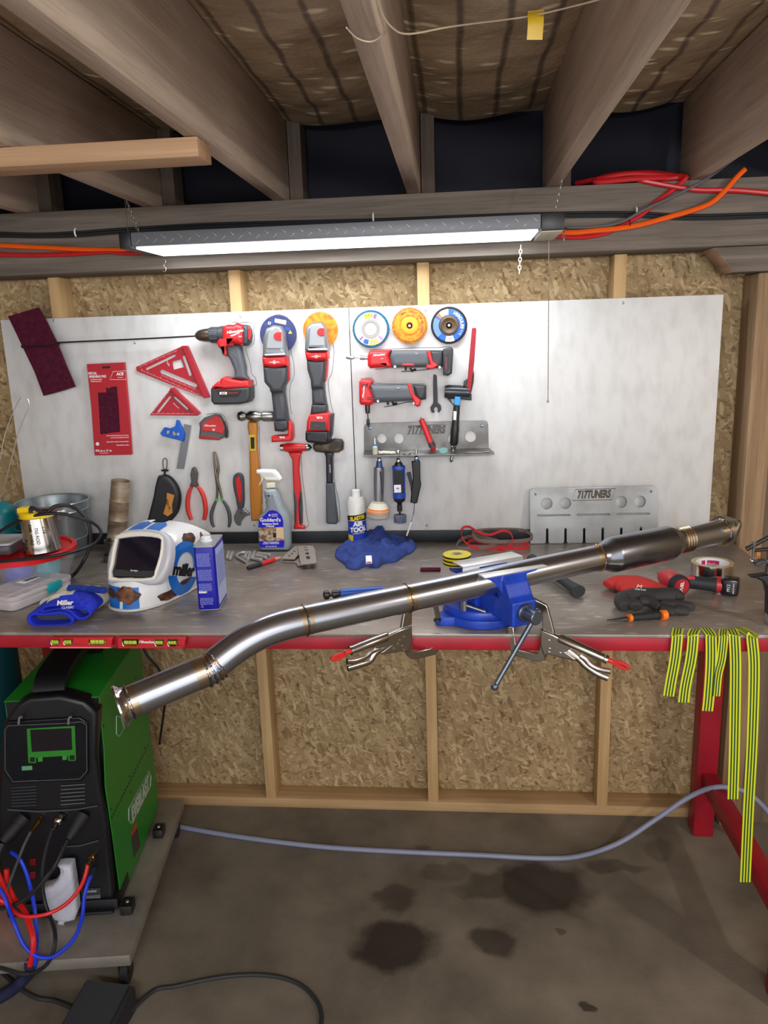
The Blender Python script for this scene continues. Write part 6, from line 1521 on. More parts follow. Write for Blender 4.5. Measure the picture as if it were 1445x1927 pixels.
# striped adhesive tape strips hanging over the bench edge
STR = None
def strip_mats():
    m, nt, p = nodes_of('striped_strip'); return m
SY, SG = mat('strip_yellow', (200, 206, 24), .45), mat('strip_green', (22, 66, 34), .4)
def strip(us, vs_, u2, wpx, label, back):
    """from points on the bench top over the edge and down"""
    ye = BY0-.0018
    pts = [G(*p, .0015) for p in back]
    top = wp(us[0], 1192, ye); pts.append(V((top.x, BY0-.0005, ZB+.0012)))
    pts2 = [wp(u, v, ye-.004) for u, v in zip(us, vs_)]
    P_ = pts+pts2
    w = .026*wpx
    t = thing('tape_strip', label, 'tape strip', pts2[-1], 0, 'striped tape strips hanging over the bench edge')
    b = B(); ribbon(b, P_, (1, 0, .0), w, .0005, 6); mk('strip', b, SY, t)
    for k in (-1, 0, 1):
        b = B(); ribbon(b, [q_+V((k*w*.27, -.0005 if i >= len(pts) else -.0001, .0 if i >= len(pts) else .0005)) for i, q_ in enumerate(P_)], (1, 0, .0), w*.13, .0004, 6); mk('stripe', b, SG, t)
strip((1274, 1270, 1262, 1258), (1202, 1240, 1285, 1310), 0, .95, 'leftmost short striped tape strip on the bench edge', [(1276, 1182)])
strip((1304, 1300, 1290, 1286), (1202, 1240, 1290, 1322), 0, .95, 'second short striped tape strip with a clear end', [(1308, 1184)])
strip((1338, 1338, 1334, 1331), (1202, 1250, 1310, 1338), 0, .95, 'third striped tape strip in front of the red leg', [(1328, 1182)])
strip((1361, 1357, 1350, 1346), (1202, 1240, 1270, 1310), 0, .8, 'narrow twisted striped tape strip beside the third one', [(1362, 1184)])
strip((1382, 1384, 1382, 1379), (1202, 1260, 1400, 1504), 0, .95, 'long striped tape strip ending level with the grey hose', [(1376, 1184)])
strip((1415, 1419, 1415, 1408, 1402), (1202, 1260, 1400, 1530, 1660), 0, .95, 'longest striped tape strip reaching down near the floor', [(1390, 1181)])
# pins, hoop, marker and cut plates beside the spray bottle
PINM = mat('zinc_pin', (186, 184, 180), .35, .6)
pins = [((182, 235), (163, 300), 'left of two short steel pins beside the blue can'), ((225, 240), (198, 310), 'right of two short steel pins beside the blue can'), ((385, 240), (365, 300), 'leftmost steel pin inside the bent hoop'), ((425, 255), (398, 320), 'short steel pin leaning at the middle of the bent hoop'), ((475, 232), (450, 300), 'upright lying steel pin at the right of the bent hoop'),
        ((510, 248), (655, 268), 'long steel pin furthest back in the pin pile'), ((498, 272), (612, 300), 'steel pin crossing below the furthest long pin'), ((440, 302), (560, 328), 'nearest steel pin touching the red marker')]
for i, (a, c, lb) in enumerate(pins):
    A_, C_ = [G(*p, .0062) for p in cW(a, c)]; b = B(); cyl(b, A_, C_, .0058, n=16, bev=.0008)
    mk('steel_pin', b, PINM, label=lb, cat='pin', group='loose steel pins')
b = B(); tube(b, GC(cW, [(440, 240), (340, 240), (285, 260), (275, 285), (330, 320), (385, 350)], .0048), .0046, 10, smooth=4); mk('bent_hoop', b, PINM, label='bent steel rod hoop lying among the steel pins', cat='rod')
t = thing('paint_marker', 'red paint marker with black cap lying in front of the steel pins', 'marker', G(*cW((560, 370))[0]))
b = B(); tube(b, GC(cW, [(395, 415), (415, 408), (550, 368)], .0075), [.005, .007, .0068], 14); mk('cap', b, BLKR, t)
b = B(); tube(b, GC(cW, [(550, 368), (700, 318)], .0075), .0066, 14); mk('barrel', b, RED, t)
b = B(); tube(b, GC(cW, [(700, 318), (770, 298)], .0075), [.0064, .004], 14); mk('tip', b, mat('marker_tip', (200, 140, 110), .5), t)
CUT = mat('cut_plate', (158, 150, 138), .5, .4)
def cutp(pts, hs, label, holes=(), tk=.003, m_=CUT):
    P_ = GC(cW, pts, hs); c = sum(P_, V())/len(P_); n = (P_[1]-P_[0]).cross(P_[2]-P_[0]).normalized()
    if n.z < 0: n = -n
    F_ = Fr(c, P_[1]-P_[0], n.cross(P_[1]-P_[0])); b = B(); plate(b, [F_.to2(p) for p in cW(*pts)], tk, F_.M, holes=[[F_.to2(p) for p in cW(*h)] for h in holes], bev=.0003)
    mk('cut_plate', b, m_, label=label, cat='cut plate', group='laser cut steel pieces')
cutp([(780, 345), (800, 322), (940, 330), (985, 300), (1000, 330), (960, 356)], .003, 'dark lower cut steel piece at the bottom of the stack')
cutp([(945, 350), (1060, 340), (1080, 372), (965, 388)], .0062, 'small corner of a cut steel piece under the square one')
cutp([(775, 310), (935, 168), (970, 175), (985, 250), (930, 315)], .012, 'cut steel piece with slanted notches left of the square one', [[(850, 285), (865, 272), (885, 280), (870, 290)], [(880, 258), (895, 246), (915, 254), (900, 264)], [(910, 232), (925, 220), (945, 228), (930, 238)]])
cutp([(962, 168), (1135, 165), (1162, 220), (1178, 355), (1150, 362), (1000, 372), (975, 250)], .0175, 'square cut steel piece with four window holes on top of the stack', [[(1032, 178), (1068, 177), (1072, 192), (1036, 193)], [(1040, 202), (1080, 201), (1085, 225), (1045, 226)], [(1048, 238), (1088, 236), (1094, 265), (1054, 267)], [(1058, 280), (1098, 278), (1104, 318), (1064, 320)]])
# screwdrivers: none; steel rings by the helmet
for (u, v, r_, h_, lb) in ((208, 1056, .022, .022, 'low steel ring by the helmet, left of the taller one'), (216, 1044, .03, .052, 'tall steel tube ring half hidden behind the helmet')):
    b = B(); c = G(u, v); lathe(b, V((c.x, c.y, ZT)), (0, 0, 1), [(0, r_-.0016), (0, r_), (h_, r_), (h_, r_-.0016), (0, r_-.0016)], 32); mk('steel_ring', b, STL, label=lb, cat='ring')
# rusty tube standing by the wall
q = G(236, 1020); q = V((q.x+.012, -.10, ZT)); 
b = B(); top = wp(228, 902, q.y); hh = top.z-ZT; r_ = .0315
pr = [(0, r_-.002), (0, r_)]
for k in range(3): z_ = hh*(.18+.27*k); pr += [(z_-.003, r_), (z_, r_+.0016), (z_+.003, r_)]
pr += [(hh, r_), (hh, r_-.002), (0, r_-.002)]
tl = V((top.x-q.x, 0, hh)); lathe(b, q, tl, pr, 40)
def rust_mat():
    return mat('rusted_tube', (176, 162, 142), .5, .35, c2=(128, 106, 84), scale=8, stretch=(1, 1, 3), lo=.4, hi=.6)
mk('exhaust_stub', b, rust_mat(), label='short rusted exhaust tube with weld rings standing behind the helmet', cat='tube')
# ------------------------------------------------------------------ welding helmet
hc = V((-.752, -.500, ZT)); ha = -.24
HM = Matrix.Translation(hc) @ Matrix.Rotation(ha, 4, 'Z')
htop = wp(285, 985, -.53).z-ZT
HK = htop/.245
HP = [(0, .204, .090), (.012, .200, .094), (.05, .196, .100), (.09, .190, .105), (.13, .180, .108), (.17, .164, .108), (.195, .146, .103), (.215, .122, .093), (.230, .092, .078), (.240, .055, .055), (.245, .02, .025)]
def hprof(z):
    z = min(max(z/HK, 0), .245)
    for a, b_ in zip(HP, HP[1:]):
        if z <= b_[0]:
            t_ = (z-a[0])/(b_[0]-a[0]); return a[1]+(b_[1]-a[1])*t_, a[2]+(b_[2]-a[2])*t_
    return HP[-1][1:]
PE = 2.5
def hfront(x, z, off=0.0):
    D, W_ = hprof(z); u = min(abs(x)/W_, .999); return HM @ V((x, -(D*(1-u**PE)**(1/PE))-off, z))
def hside(d, z, off=0.0, s=1):
    D, W_ = hprof(z); u = min(max(d/D, 0), .999); return HM @ V((s*(W_*(1-u**PE)**(1/PE)+off), -d, z))
hel = thing('welding_helmet', 'white auto-darkening welding helmet with blue stripes, round logo and burn marks', 'welding helmet', hc)
HW = mat('helmet_white', (226, 228, 228), .28, coat=.3)
b = B(); NA = 40; zs_ = [HK*.245*(i/34) for i in range(35)]
def hrow(z, inn=0.0):
    D, W_ = hprof(z); W_ = max(.004, W_-inn); D = max(.004, D-inn); back = -.085 if z < HK*.18 else -.085*max(.0, 1-(z/HK-.18)/.075)
    back = back+.03*max(0, 1-z/(HK*.05))
    r_ = [(-W_, -back*(1-k/6)) for k in range(6)]
    for k in range(NA+1):
        a = PI*(k/NA); cx, sx = math.cos(PI-a), math.sin(a)
        r_.append((W_*math.copysign(abs(cx)**(2/PE), cx), -D*abs(sx)**(2/PE)))
    r_ += [(W_, -back*((k+1)/6)) for k in range(6)]
    return [HM @ V((x, y, z-inn*.6)) for x, y in r_]
og = [[b.verts.new(p) for p in hrow(z)] for z in zs_]; ig = [[b.verts.new(V((p.x, p.y, max(p.z, ZT)))) for p in hrow(z, .003)] for z in zs_]
for G_, fl_ in ((og, 0), (ig, 1)):
    for i in range(len(G_)-1):
        for k in range(len(G_[0])-1): b.faces.new((G_[i][k], G_[i][k+1], G_[i+1][k+1], G_[i+1][k]))
for k in range(len(og[0])-1):
    b.faces.new((og[0][k], og[0][k+1], ig[0][k+1], ig[0][k])); b.faces.new((og[-1][k], og[-1][k+1], ig[-1][k+1], ig[-1][k]))
for i in range(len(og)-1):
    for k in (0, -1): b.faces.new((og[i][k], og[i+1][k], ig[i+1][k], ig[i][k]))
mk('shell', b, HW, hel, ang=70)
b = B(); rimp = [HM @ V((*((HM.inverted() @ p).to_2d()*1.012), .003)) for p in hrow(0)]; tube(b, rimp, .0035, 8); mk('rim', b, mat('rim_light', (214, 212, 204), .4), hel)
def onmap(fn, outline, m_, name, off=.0012, cuts=2, holes=(), me=None):
    b_ = B()
    if me is None: plate(b_, outline, .0005, Matrix.Identity(4), holes=holes)
    else: b_.from_mesh(me); bpy.data.meshes.remove(me)
    bmesh.ops.triangulate(b_, faces=b_.faces)
    for _ in range(cuts):
        es = [e for e in b_.edges if e.calc_length() > .008]
        if es: bmesh.ops.subdivide_edges(b_, edges=es, cuts=1)
        bmesh.ops.triangulate(b_, faces=b_.faces)
    for v in b_.verts: v.co = fn(v.co.x, v.co.y, off+v.co.z)
    return mk(name, b_, m_, hel)
HB = mat('helmet_blue', (24, 110, 196), .35)
for x0_, x1_ in ((-.052, -.006), (.004, .046)):
    onmap(hfront, [(x0_, .006), (x1_, .006), (x1_, .078*HK), (x0_, .078*HK)], HB, 'blue_stripe', cuts=3)
    # over the crown: follow the shell in steps
    b = B(); cols = []
    for i in range(15):
        z = HK*(.188+.0565*i/14); D, W_ = hprof(z); row = []
        for k in range(7):
            x = x0_+(x1_-x0_)*k/6; x = max(-W_*.97, min(W_*.97, x)); row.append(hfront(x, z, .0014))
        cols.append([b.verts.new(p+V((0, 0, .0012*i/14))) for p in row])
    for i in range(14):
        for k in range(6): b.faces.new((cols[i][k], cols[i][k+1], cols[i+1][k+1], cols[i+1][k]))
    mk('blue_stripe', b, HB, hel, ang=70)
BURN = mat('burn_brown', (66, 38, 30), .6, c2=(138, 88, 50), scale=45, bump=.3, lo=.45, hi=.7)
def blob(cx, cy, rx, ry, n=26, w=.28, seed=0):
    return [(cx+rx*math.cos(t)*(1+w*noise.noise(V((math.cos(t)*1.6+seed, math.sin(t)*1.6, seed)))), cy+ry*math.sin(t)*(1+w*1.4*noise.noise(V((math.cos(t)*2+seed, math.sin(t)*2, seed+4))))) for t in [k*2*PI/n for k in range(n)]]
onmap(hfront, blob(-.036, .044, .018, .013, seed=1), BURN, 'burn_mark', .002); onmap(hfront, blob(.014, .042, .034, .022, seed=2), BURN, 'burn_mark', .002)
onmap(hside, blob(.105, .022, .045, .014, seed=3), BURN, 'burn_mark', .0012); onmap(hside, blob(.045, .035*1, .04, .012, seed=5), BURN, 'burn_mark', .0012)
onmap(hside, blob(.115, .150*HK, .016, .040, seed=6), BURN, 'burn_mark', .0012); onmap(hside, blob(.02, .192*HK, .03, .016, seed=7), BURN, 'burn_mark', .0012); onmap(hside, blob(-.045, .145*HK, .018, .038, seed=8), BURN, 'burn_mark', .0012)
# round logo and word on the right side (d grows to the front, so x is mirrored)
hs = lambda x, z, off: hside(-x, z, off)
lc = (-.050, .098*HK)
onmap(hs, [(lc[0]+.066*math.cos(t), lc[1]+.076*math.sin(t)) for t in [k*PI/24 for k in range(48)]], HB, 'round_logo', .0016, 3, holes=[[(lc[0]+.038*math.cos(t), lc[1]+.046*math.sin(t)) for t in [k*PI/20 for k in range(40)]]])
onmap(hs, [(lc[0]-.085, lc[1]+.034), (lc[0]+.080, lc[1]-.024), (lc[0]+.080, lc[1]-.050), (lc[0]-.085, lc[1]+.006)], HW, 'logo_band', .0022, 3)
me = text_mesh('miller', .044, .0002, 0, .0026, sx=.92); me.transform(Matrix.Translation((lc[0]-.006, lc[1]-.004, 0)) @ Matrix.Rotation(-.34, 4, 'Z'))
onmap(hs, None, BPRINT, 'lettering', .0030, 2, me=me)
# lens bezel
lz = .125*HK; F_lo, F_hi = hfront(0, .07*HK), hfront(0, .185*HK)
fx_ = HM.to_3x3() @ V((1, 0, 0)); fy_ = (F_hi-F_lo).normalized(); nn = fx_.cross(fy_)
if nn.y > 0: nn = -nn
Fl = Fr((F_lo+F_hi)/2+nn*.0085, fx_, fy_)
def HPp(name, pts, t_, z, m_, holes=(), bev=.002, sm=2):
    b_ = B(); o = [Fl.to2(q) for q in cZ(*pts)]; o = sm2(o, sm) if sm else o
    plate(b_, o, t_, Fl.M, z=z, holes=[(sm2([Fl.to2(q) for q in cZ(*h)], 2)) for h in holes], bev=bev, res=3); return mk(name, b_, m_, hel)
BZ = mat('bezel_grey_white', (196, 198, 204), .3); BZ2 = mat('bezel_white', (236, 234, 222), .35)
op = [(192, 700), (205, 560), (245, 330), (275, 300), (490, 278), (685, 300), (705, 350), (690, 480), (640, 640), (610, 705), (400, 714)]
HPp('outer_bezel', ((140, 745), (150, 560), (200, 340), (270, 235), (400, 205), (560, 200), (700, 228), (775, 300), (795, 430), (770, 590), (700, 720), (640, 770), (520, 780), (400, 745), (220, 755)), .034, -.008, BZ, [op], .009)
HPp('inner_bezel', ((160, 700), (178, 540), (222, 310), (290, 252), (480, 230), (690, 262), (730, 340), (715, 490), (650, 690), (610, 738), (400, 748), (180, 738)), .012, .006, BZ2, [op], .003)
HPp('lens', ((185, 712), (195, 560), (235, 320), (275, 290), (490, 268), (695, 290), (715, 350), (700, 480), (650, 650), (615, 715), (400, 722)), .004, .001, mat('lens_glass', (10, 10, 34), .08, spec=.6, coat=.5), bev=.0005)
HPp('sensor_bar', ((215, 622), (640, 640), (600, 704), (200, 690)), .002, .0042, mat('lens_sensor_bar', (58, 62, 62), .25), bev=.0004, sm=0)
HPp('sensor_window', ((340, 622), (500, 628), (498, 640), (340, 638)), .001, .0056, BLK, bev=.0002, sm=0)
text('Speedglas', Fl, cZ((418, 634))[0], .006, WHT, hel, z=.0064)
# blue rectangular can
p1, p2, p3 = G(378, 1146), G(412, 1149), G(429, 1119)
e2_ = (p3-p2).normalized(); e1_ = V((e2_.y, -e2_.x, 0)); p1 = p2-e1_*(p2-p1).length
wA, wB = (p2-p1).length, (p3-p2).length*.95
hC_ = wp(371, 1030, p1.y).z-ZT
t = thing('solvent_can', 'blue rectangular metal can with white screw cap right of the helmet', 'can', V((*((p1+p2)/2+e2_*wB/2).to_2d(), ZT)))
Mc = Matrix(((e1_.x, e2_.x, 0, p1.x), (e1_.y, e2_.y, 0, p1.y), (0, 0, 1, ZT), (0, 0, 0, 1)))
CB = mat('can_blue', (10, 12, 160), .35)
b = B(); plate(b, rrect(0, 0, wA, wB, .008), hC_, Mc, z=hC_/2, bev=.0008); mk('can_body', b, CB, t)
b = B(); plate(b, rrect(-.001, -.001, wA+.001, wB+.001, .009), .003, Mc, z=hC_, bev=.001); mk('rolled_rim', b, SILV, t)
b = B(); plate(b, rrect(-.0008, -.0008, wA+.0008, wB+.0008, .0085), .003, Mc, z=.002, bev=.001); mk('rolled_rim', b, SILV, t)
b = B(); plate(b, rrect(.003, .003, wA-.003, wB-.003, .006), .001, Mc, z=hC_+.0018); mk('top_plate', b, SILV, t)
b = B(); lathe(b, Mc @ V((wA*.45, wB*.42, hC_+.002)), (0, 0, 1), [(0, .0155), (.003, .0155), (.0035, .0135), (.012, .0125), (.013, .011), (.013, 0)], 28); mk('screw_cap', b, mat('cap_white', (232, 236, 240), .4), t)
Fa = Fr(Mc @ V((0, 0, 0)), e1_, (0, 0, 1)); Fb = Fr(Mc @ V((wA, 0, 0)), e2_, (0, 0, 1))
FNT = mat('can_print_pale', (150, 160, 230), .5)
rnd = random.Random(3)
def fakepara(F_, x0, x1, z1, n, lh, par, m_, off=.0009):
    b_ = B()
    for i in range(n):
        x = x0; z = z1-i*lh
        while x < x1-.002:
            w = rnd.uniform(.0016, .0055); w = min(w, x1-x)
            M_ = F_.M @ Matrix.Translation((x+w/2, z, off)); bx(b_, (0, 0, 0), (w, lh*.42, .0003), M_); x += w+.0011
    return mk('small_print', b_, m_, par)
fakepara(Fa, .007, wA-.012, hC_-.018, 12, .0030, t, FNT); fakepara(Fa, .007, wA-.010, hC_-.062, 10, .0030, t, FNT); fakepara(Fa, .007, wA-.012, hC_-.099, 7, .0030, t, FNT); fakepara(Fa, .007, wA-.012, hC_*.20, 7, .0028, t, FNT)
text('klean', Fa, (.016, hC_*.30), .010, WHT, t, px=False, z=.001, shear=.2, bold=.04)
b = B(); x0_, z0_ = .011, .012; tube(b, [Fa.at(x0_+.004*math.cos(a), z0_+.004*math.sin(a), .001) for a in (PI/2, PI/2+2.094, PI/2+4.189)], .0006, 5, closed=True); mk('recycling_mark', b, WHT, t)
b = B(); plate(b, [(.012, .012), (wB-.010, .012), (wB-.010, hC_-.014), (.012, hC_-.010)], .0008, Fb.M, z=.0006); mk('side_label', b, mat('can_side_label', (172, 184, 222), .4), t)
fakepara(Fb, .016, wB-.014, hC_-.03, 18, .0048, t, mat('side_print', (120, 130, 190), .5), .0014)
# ------------------------------------------------------------------ blue and white welding gloves
t = thing('welding_gloves', 'folded blue and white welding gloves at the left front of the bench', 'gloves', G(100, 1165))
GB = mat('glove_blue', (20, 44, 190), .85, bump=.4, bscale=260); GW_ = mat('glove_cream', (206, 202, 190), .85, bump=.35, bscale=200); GI = mat('glove_lining', (58, 62, 74), .95)
g0 = G(110, 1178); Fg = Fr(g0+V((0, 0, .02)), (1, .10, 0), (0, 0, 1))
dirb = V((.30, .95, 0)).normalized()
def cuff(outer, inner, depth, name, m_, mi_, z=0):
    oo = [Fg.to2(q) for q in sm2(cL(*outer), 3)]; ii = [Fg.to2(q) for q in sm2(cL(*inner), 3)]
    lo_ = Fg.O.z-ZT
    oo = [(x, max(y, -lo_)) for x, y in oo]; ii = [(x, max(y, -lo_+.003)) for x, y in ii]
    b_ = B(); plate(b_, oo, depth, Fg.M, z=-depth/2+z, holes=[ii], bev=.0035, res=3); mk(name, b_, m_, t)
    b_ = B(); plate(b_, [(x*1.0, y) for x, y in ii], depth*.6, Fg.M, z=-depth*.65+z); mk(name+'_lining', b_, mi_, t)
cuff(((330, 1450), (400, 1400), (560, 1405), (700, 1385), (800, 1392), (885, 1440), (915, 1500), (870, 1560), (760, 1575), (600, 1590), (450, 1585), (350, 1540)), ((375, 1470), (420, 1435), (560, 1440), (700, 1425), (790, 1430), (850, 1470), (870, 1510), (830, 1530), (700, 1545), (560, 1550), (430, 1545), (385, 1510)), .10, 'lower_cuff', GB, GI)
cuff(((470, 1400), (520, 1330), (640, 1290), (800, 1270), (1000, 1295), (1110, 1370), (1120, 1430), (1050, 1490), (960, 1500), (900, 1460), (830, 1400), (700, 1375), (560, 1400)), ((520, 1375), (570, 1345), (700, 1330), (820, 1335), (960, 1370), (1060, 1390), (1085, 1430), (1030, 1460), (970, 1465), (915, 1420), (850, 1370), (700, 1352), (580, 1375)), .09, 'upper_cuff', GB, GI, -.004)
b = B()
for (a, c, h0, r0, fl) in (((720, 1300), (900, 1180), .040, .032, 1), ((820, 1300), (1080, 1150), .040, .030, 1), ((960, 1330), (1220, 1150), .034, .026, 1), ((1040, 1360), (1280, 1200), .026, .022, 1), ((700, 1280), (840, 1120), .045, .022, 1), ((900, 1180), (1240, 1120), .05, .018, 1), ((560, 1300), (680, 1230), .022, .018, 1)):
    q0_, q1_ = cL(a, c); tube(b, [G(*q0_, h0), G(*q1_, h0*.85)], [r0, r0*.9], 16, flat=(1, .85))
for v in b.verts: v.co.z = max(v.co.z, ZT+.001)
mk('hand_leather', remesh(b, .0028, 4), GW_, t)
b = B()
for (a, c, h0, r0) in (((760, 1260), (1000, 1250), .062, .014), ((740, 1235), (960, 1210), .068, .013), ((860, 1290), (1060, 1300), .05, .014)):
    q0_, q1_ = cL(a, c); tube(b, [G(*q0_, h0), G(*q1_, h0)], r0, 12, flat=(1, .7))
mk('blue_back_patch', remesh(b, .0024, 3), GB, t)
b = B()
for (a, c, h0, r0) in (((850, 1090), (1060, 1100), .066, .012), ((1050, 1100), (1300, 1125), .064, .012)):
    q0_, q1_ = cL(a, c); tube(b, [G(*q0_, h0), G(*q1_, h0)], r0, 12, flat=(1, .7))
mk('blue_wrist_band', remesh(b, .0024, 3), mat('glove_blue_dark', (24, 50, 150), .85, bump=.3, bscale=200), t)
Fw = Fr(G(*cL((820, 1290))[0], .074), (1, .1, 0), (0, .6, .8)); text('Miller', Fw, (0, 0), .017, WHT, t, px=False, z=.008, bold=.03); text('CLASSIC', Fw, (.008, -.012), .008, WHT, t, px=False, z=.008)
# ------------------------------------------------------------------ plastic boxes, tub, bucket, cup, tank
CLR = mat('clear_plastic', (232, 226, 228), .18, alpha=.38); CLRB = mat('frosted_plastic', (226, 220, 222), .3, alpha=.62)
a0, a1_, a2_ = G(*cL((170, 1400))[0]), G(*cL((920, 1090))[0]), G(*cL((-250, 1330))[0])
ex = (a1_-a0); exl = ex.length; exn = ex.normalized(); eyn = V((-exn.y, exn.x, 0)); eyl = .13
Mb = Matrix(((exn.x, eyn.x, 0, a0.x), (exn.y, eyn.y, 0, a0.y), (0, 0, 1, ZT), (0, 0, 0, 1)))
t = thing('parts_case', 'flat clear plastic parts case with a teal latch behind the gloves', 'plastic case', Mb @ V((exl/2, eyl/2, 0)))
b = B(); plate(b, rrect(0, 0, exl, eyl, .02), .024, Mb, z=.0125, bev=.004); mk('tray', b, CLRB, t)
b = B(); plate(b, rrect(-.003, -.003, exl+.003, eyl+.003, .022), .014, Mb, z=.032, bev=.004); mk('lid', b, CLR, t)
b = B(); plate(b, rrect(exl*.55, -.006, exl*.78, .004, .002), .026, Mb, z=.026, bev=.001); mk('teal_latch', b, mat('teal_plastic', (20, 160, 170), .35), t)
b = B()
for i in range(5):
    bx(b, (exl*(.14+.18*i), eyl*.5, .018), (.0015, eyl*.9, .02), Mb)
bx(b, (exl*.5, eyl*.5, .018), (exl*.9, .0015, .02), Mb)
mk('dividers', b, CLRB, t)
b = B(); rnd = random.Random(5)
for i in range(60):
    p = V((rnd.uniform(.02, exl-.02), rnd.uniform(.015, eyl-.015), .006)); bx(b, (0, 0, 0), (rnd.uniform(.006, .014), .005, .005), Mb @ Matrix.Translation(p) @ Matrix.Rotation(rnd.uniform(0, 3), 4, 'Z'))
mk('small_parts', b, mat('pink_parts', (206, 150, 170), .5, c2=(150, 150, 190), scale=60), t, kind='stuff')
b = B(); plate(b, rrect(exl*.5, eyl*.55, exl*.78, eyl*.8, .002), .0006, Mb, z=.0395); mk('paper_sticker', b, PAPER, t)
b = B()
for k in range(9): bx(b, (exl*.58+k*.005, eyl*.68, .0401), (.0018+.0008*(k % 3), .018, .0004), Mb)
mk('barcode', b, BPRINT, t)
# round tub with red lid
ct = V((-1.215, -.425, ZT)); RT = .15
t = thing('storage_tub', 'round clear tub of colourful bits with a red rimmed lid', 'tub', ct)
b = B(); zt_ = wp(60, 1060, ct.y-RT).z-ZT; zt_ = .095
lathe(b, ct, (0, 0, 1), [(0, 0), (0, RT*.80), (.006, RT*.84), (zt_*.6, RT*.95), (zt_, RT*.98), (zt_, RT*.965), (zt_*.6, RT*.935), (.01, RT*.82), (.01, 0)], 64); mk('bowl', b, mat('tub_clear', (226, 230, 236), .08, alpha=.13), t)
b = B(); lathe(b, ct, (0, 0, 1), [(zt_-.012, RT*.985), (zt_-.014, RT*1.01), (zt_+.002, RT*1.02), (zt_+.006, RT), (zt_+.005, RT*.93), (zt_-.001, RT*.90), (zt_-.001, 0)], 64); mk('red_lid', b, mat('lid_red', (214, 24, 32), .3), t)
COLS = [mat('bits_blue', (50, 52, 190), .4), mat('bits_maroon', (120, 24, 60), .4), mat('bits_teal', (96, 176, 190), .4), mat('bits_violet', (90, 70, 190), .4)]
for ci, (dx, dy, s) in enumerate(((.02, -.065, .062), (-.065, -.06, .058), (.085, -.02, .050), (.0, .04, .08))):
    b = B()
    for k in range(9):
        a = k*.7; ball(b, ct+V((dx+.018*math.cos(a), dy+.016*math.sin(a), .045+.012*math.sin(k*2))), (s*.42, s*.4, .030))
    for v in b.verts:
        v.co.z = min(max(v.co.z, ct.z+.012), ct.z+zt_-.016)
        r_ = (v.co-ct).to_2d(); 
        if r_.length > RT*.78: v.co.x = ct.x+r_.x*RT*.78/r_.length; v.co.y = ct.y+r_.y*RT*.78/r_.length
    mk('bits', remesh(b, .006, 1), COLS[ci], t)
# grey organiser box on the lid
t = thing('organizer_box', 'small grey organiser box lying on the red lid of the tub', 'box', ct+V((-.10, 0, zt_+.007)))
zo = ct.z+zt_+.0065
Mo = Matrix.Translation(V((ct.x-.075, ct.y-.035, zo))) @ Matrix.Rotation(.06, 4, 'Z')
b = B(); plate(b, rrect(-.11, -.055, .085, .06, .01), .026, Mo, z=.0132, bev=.003); mk('box_body', b, mat('organizer_dark', (84, 78, 84), .25), t)
b = B(); plate(b, rrect(-.112, -.057, .087, .062, .012), .008, Mo, z=.031, bev=.003); mk('lid', b, mat('organizer_lid', (180, 184, 192), .25), t)
b = B(); plate(b, rrect(.0, -.064, .06, -.056, .003), .016, Mo, z=.026, bev=.001); mk('latch', b, mat('organizer_lid'), t)
# stainless cup with yellow clip
cc = V((ct.x+.085, ct.y-.035, zo))
t = thing('steel_cup', 'steel cup with handwriting and a yellow clip standing on the red lid', 'cup', cc)
hcup = .115
b = B(); lathe(b, cc, V((-.07, 0, 1)), [(0, 0), (0, .052), (.002, .0535), (hcup, .041), (hcup, .0395), (.004, .051), (.004, 0)], 48); mk('cup_wall', b, mat('polished_cup', (200, 198, 194), .16, 1.0), t)
ctp = cc+V((-.07, 0, 1)).normalized()*hcup
b = B(); Fk = flatF(ctp.z+.001)
plate(b, [(ctp.x-.045+.0*0, ctp.y-.012)]+[(ctp.x+.043*math.cos(a), ctp.y+.043*math.sin(a)) for a in [PI+k*PI/12 for k in range(13)]]+[(ctp.x+.04, ctp.y-.010)], .018, Fk.M, z=-.004, bev=.004)
plate(b, [(ctp.x-.038, ctp.y-.03), (ctp.x-.008, ctp.y-.03), (ctp.x-.008, ctp.y-.004), (ctp.x-.038, ctp.y-.004)], .018, Fk.M, z=.010, bev=.004)
mk('yellow_clip', b, YEL, t)
def cup_text(s, a, z, size):
    me = text_mesh(s, size, .0002, .1, .02*size); b_ = B(); b_.from_mesh(me); bpy.data.meshes.remove(me); bmesh.ops.subdivide_edges(b_, edges=[e for e in b_.edges if e.calc_length() > .003], cuts=2)
    for v in b_.verts:
        x, y = v.co.x, v.co.y; zz = z-x; aa = a+y/.047; r_ = .0535-(.0125)*zz/hcup+.0006
        c_ = cc+V((-.07, 0, 1)).normalized()*zz; v.co = V((c_.x+r_*math.sin(aa), c_.y-r_*math.cos(aa), c_.z))
    mk('handwriting', b_, BPRINT, t)
cup_text('7/10', -.45, .032, .016); cup_text('308L WIRE', .0, .060, .013); cup_text('TIG ROD', .36, .055, .012); cup_text('1/16', .8, .07, .012)
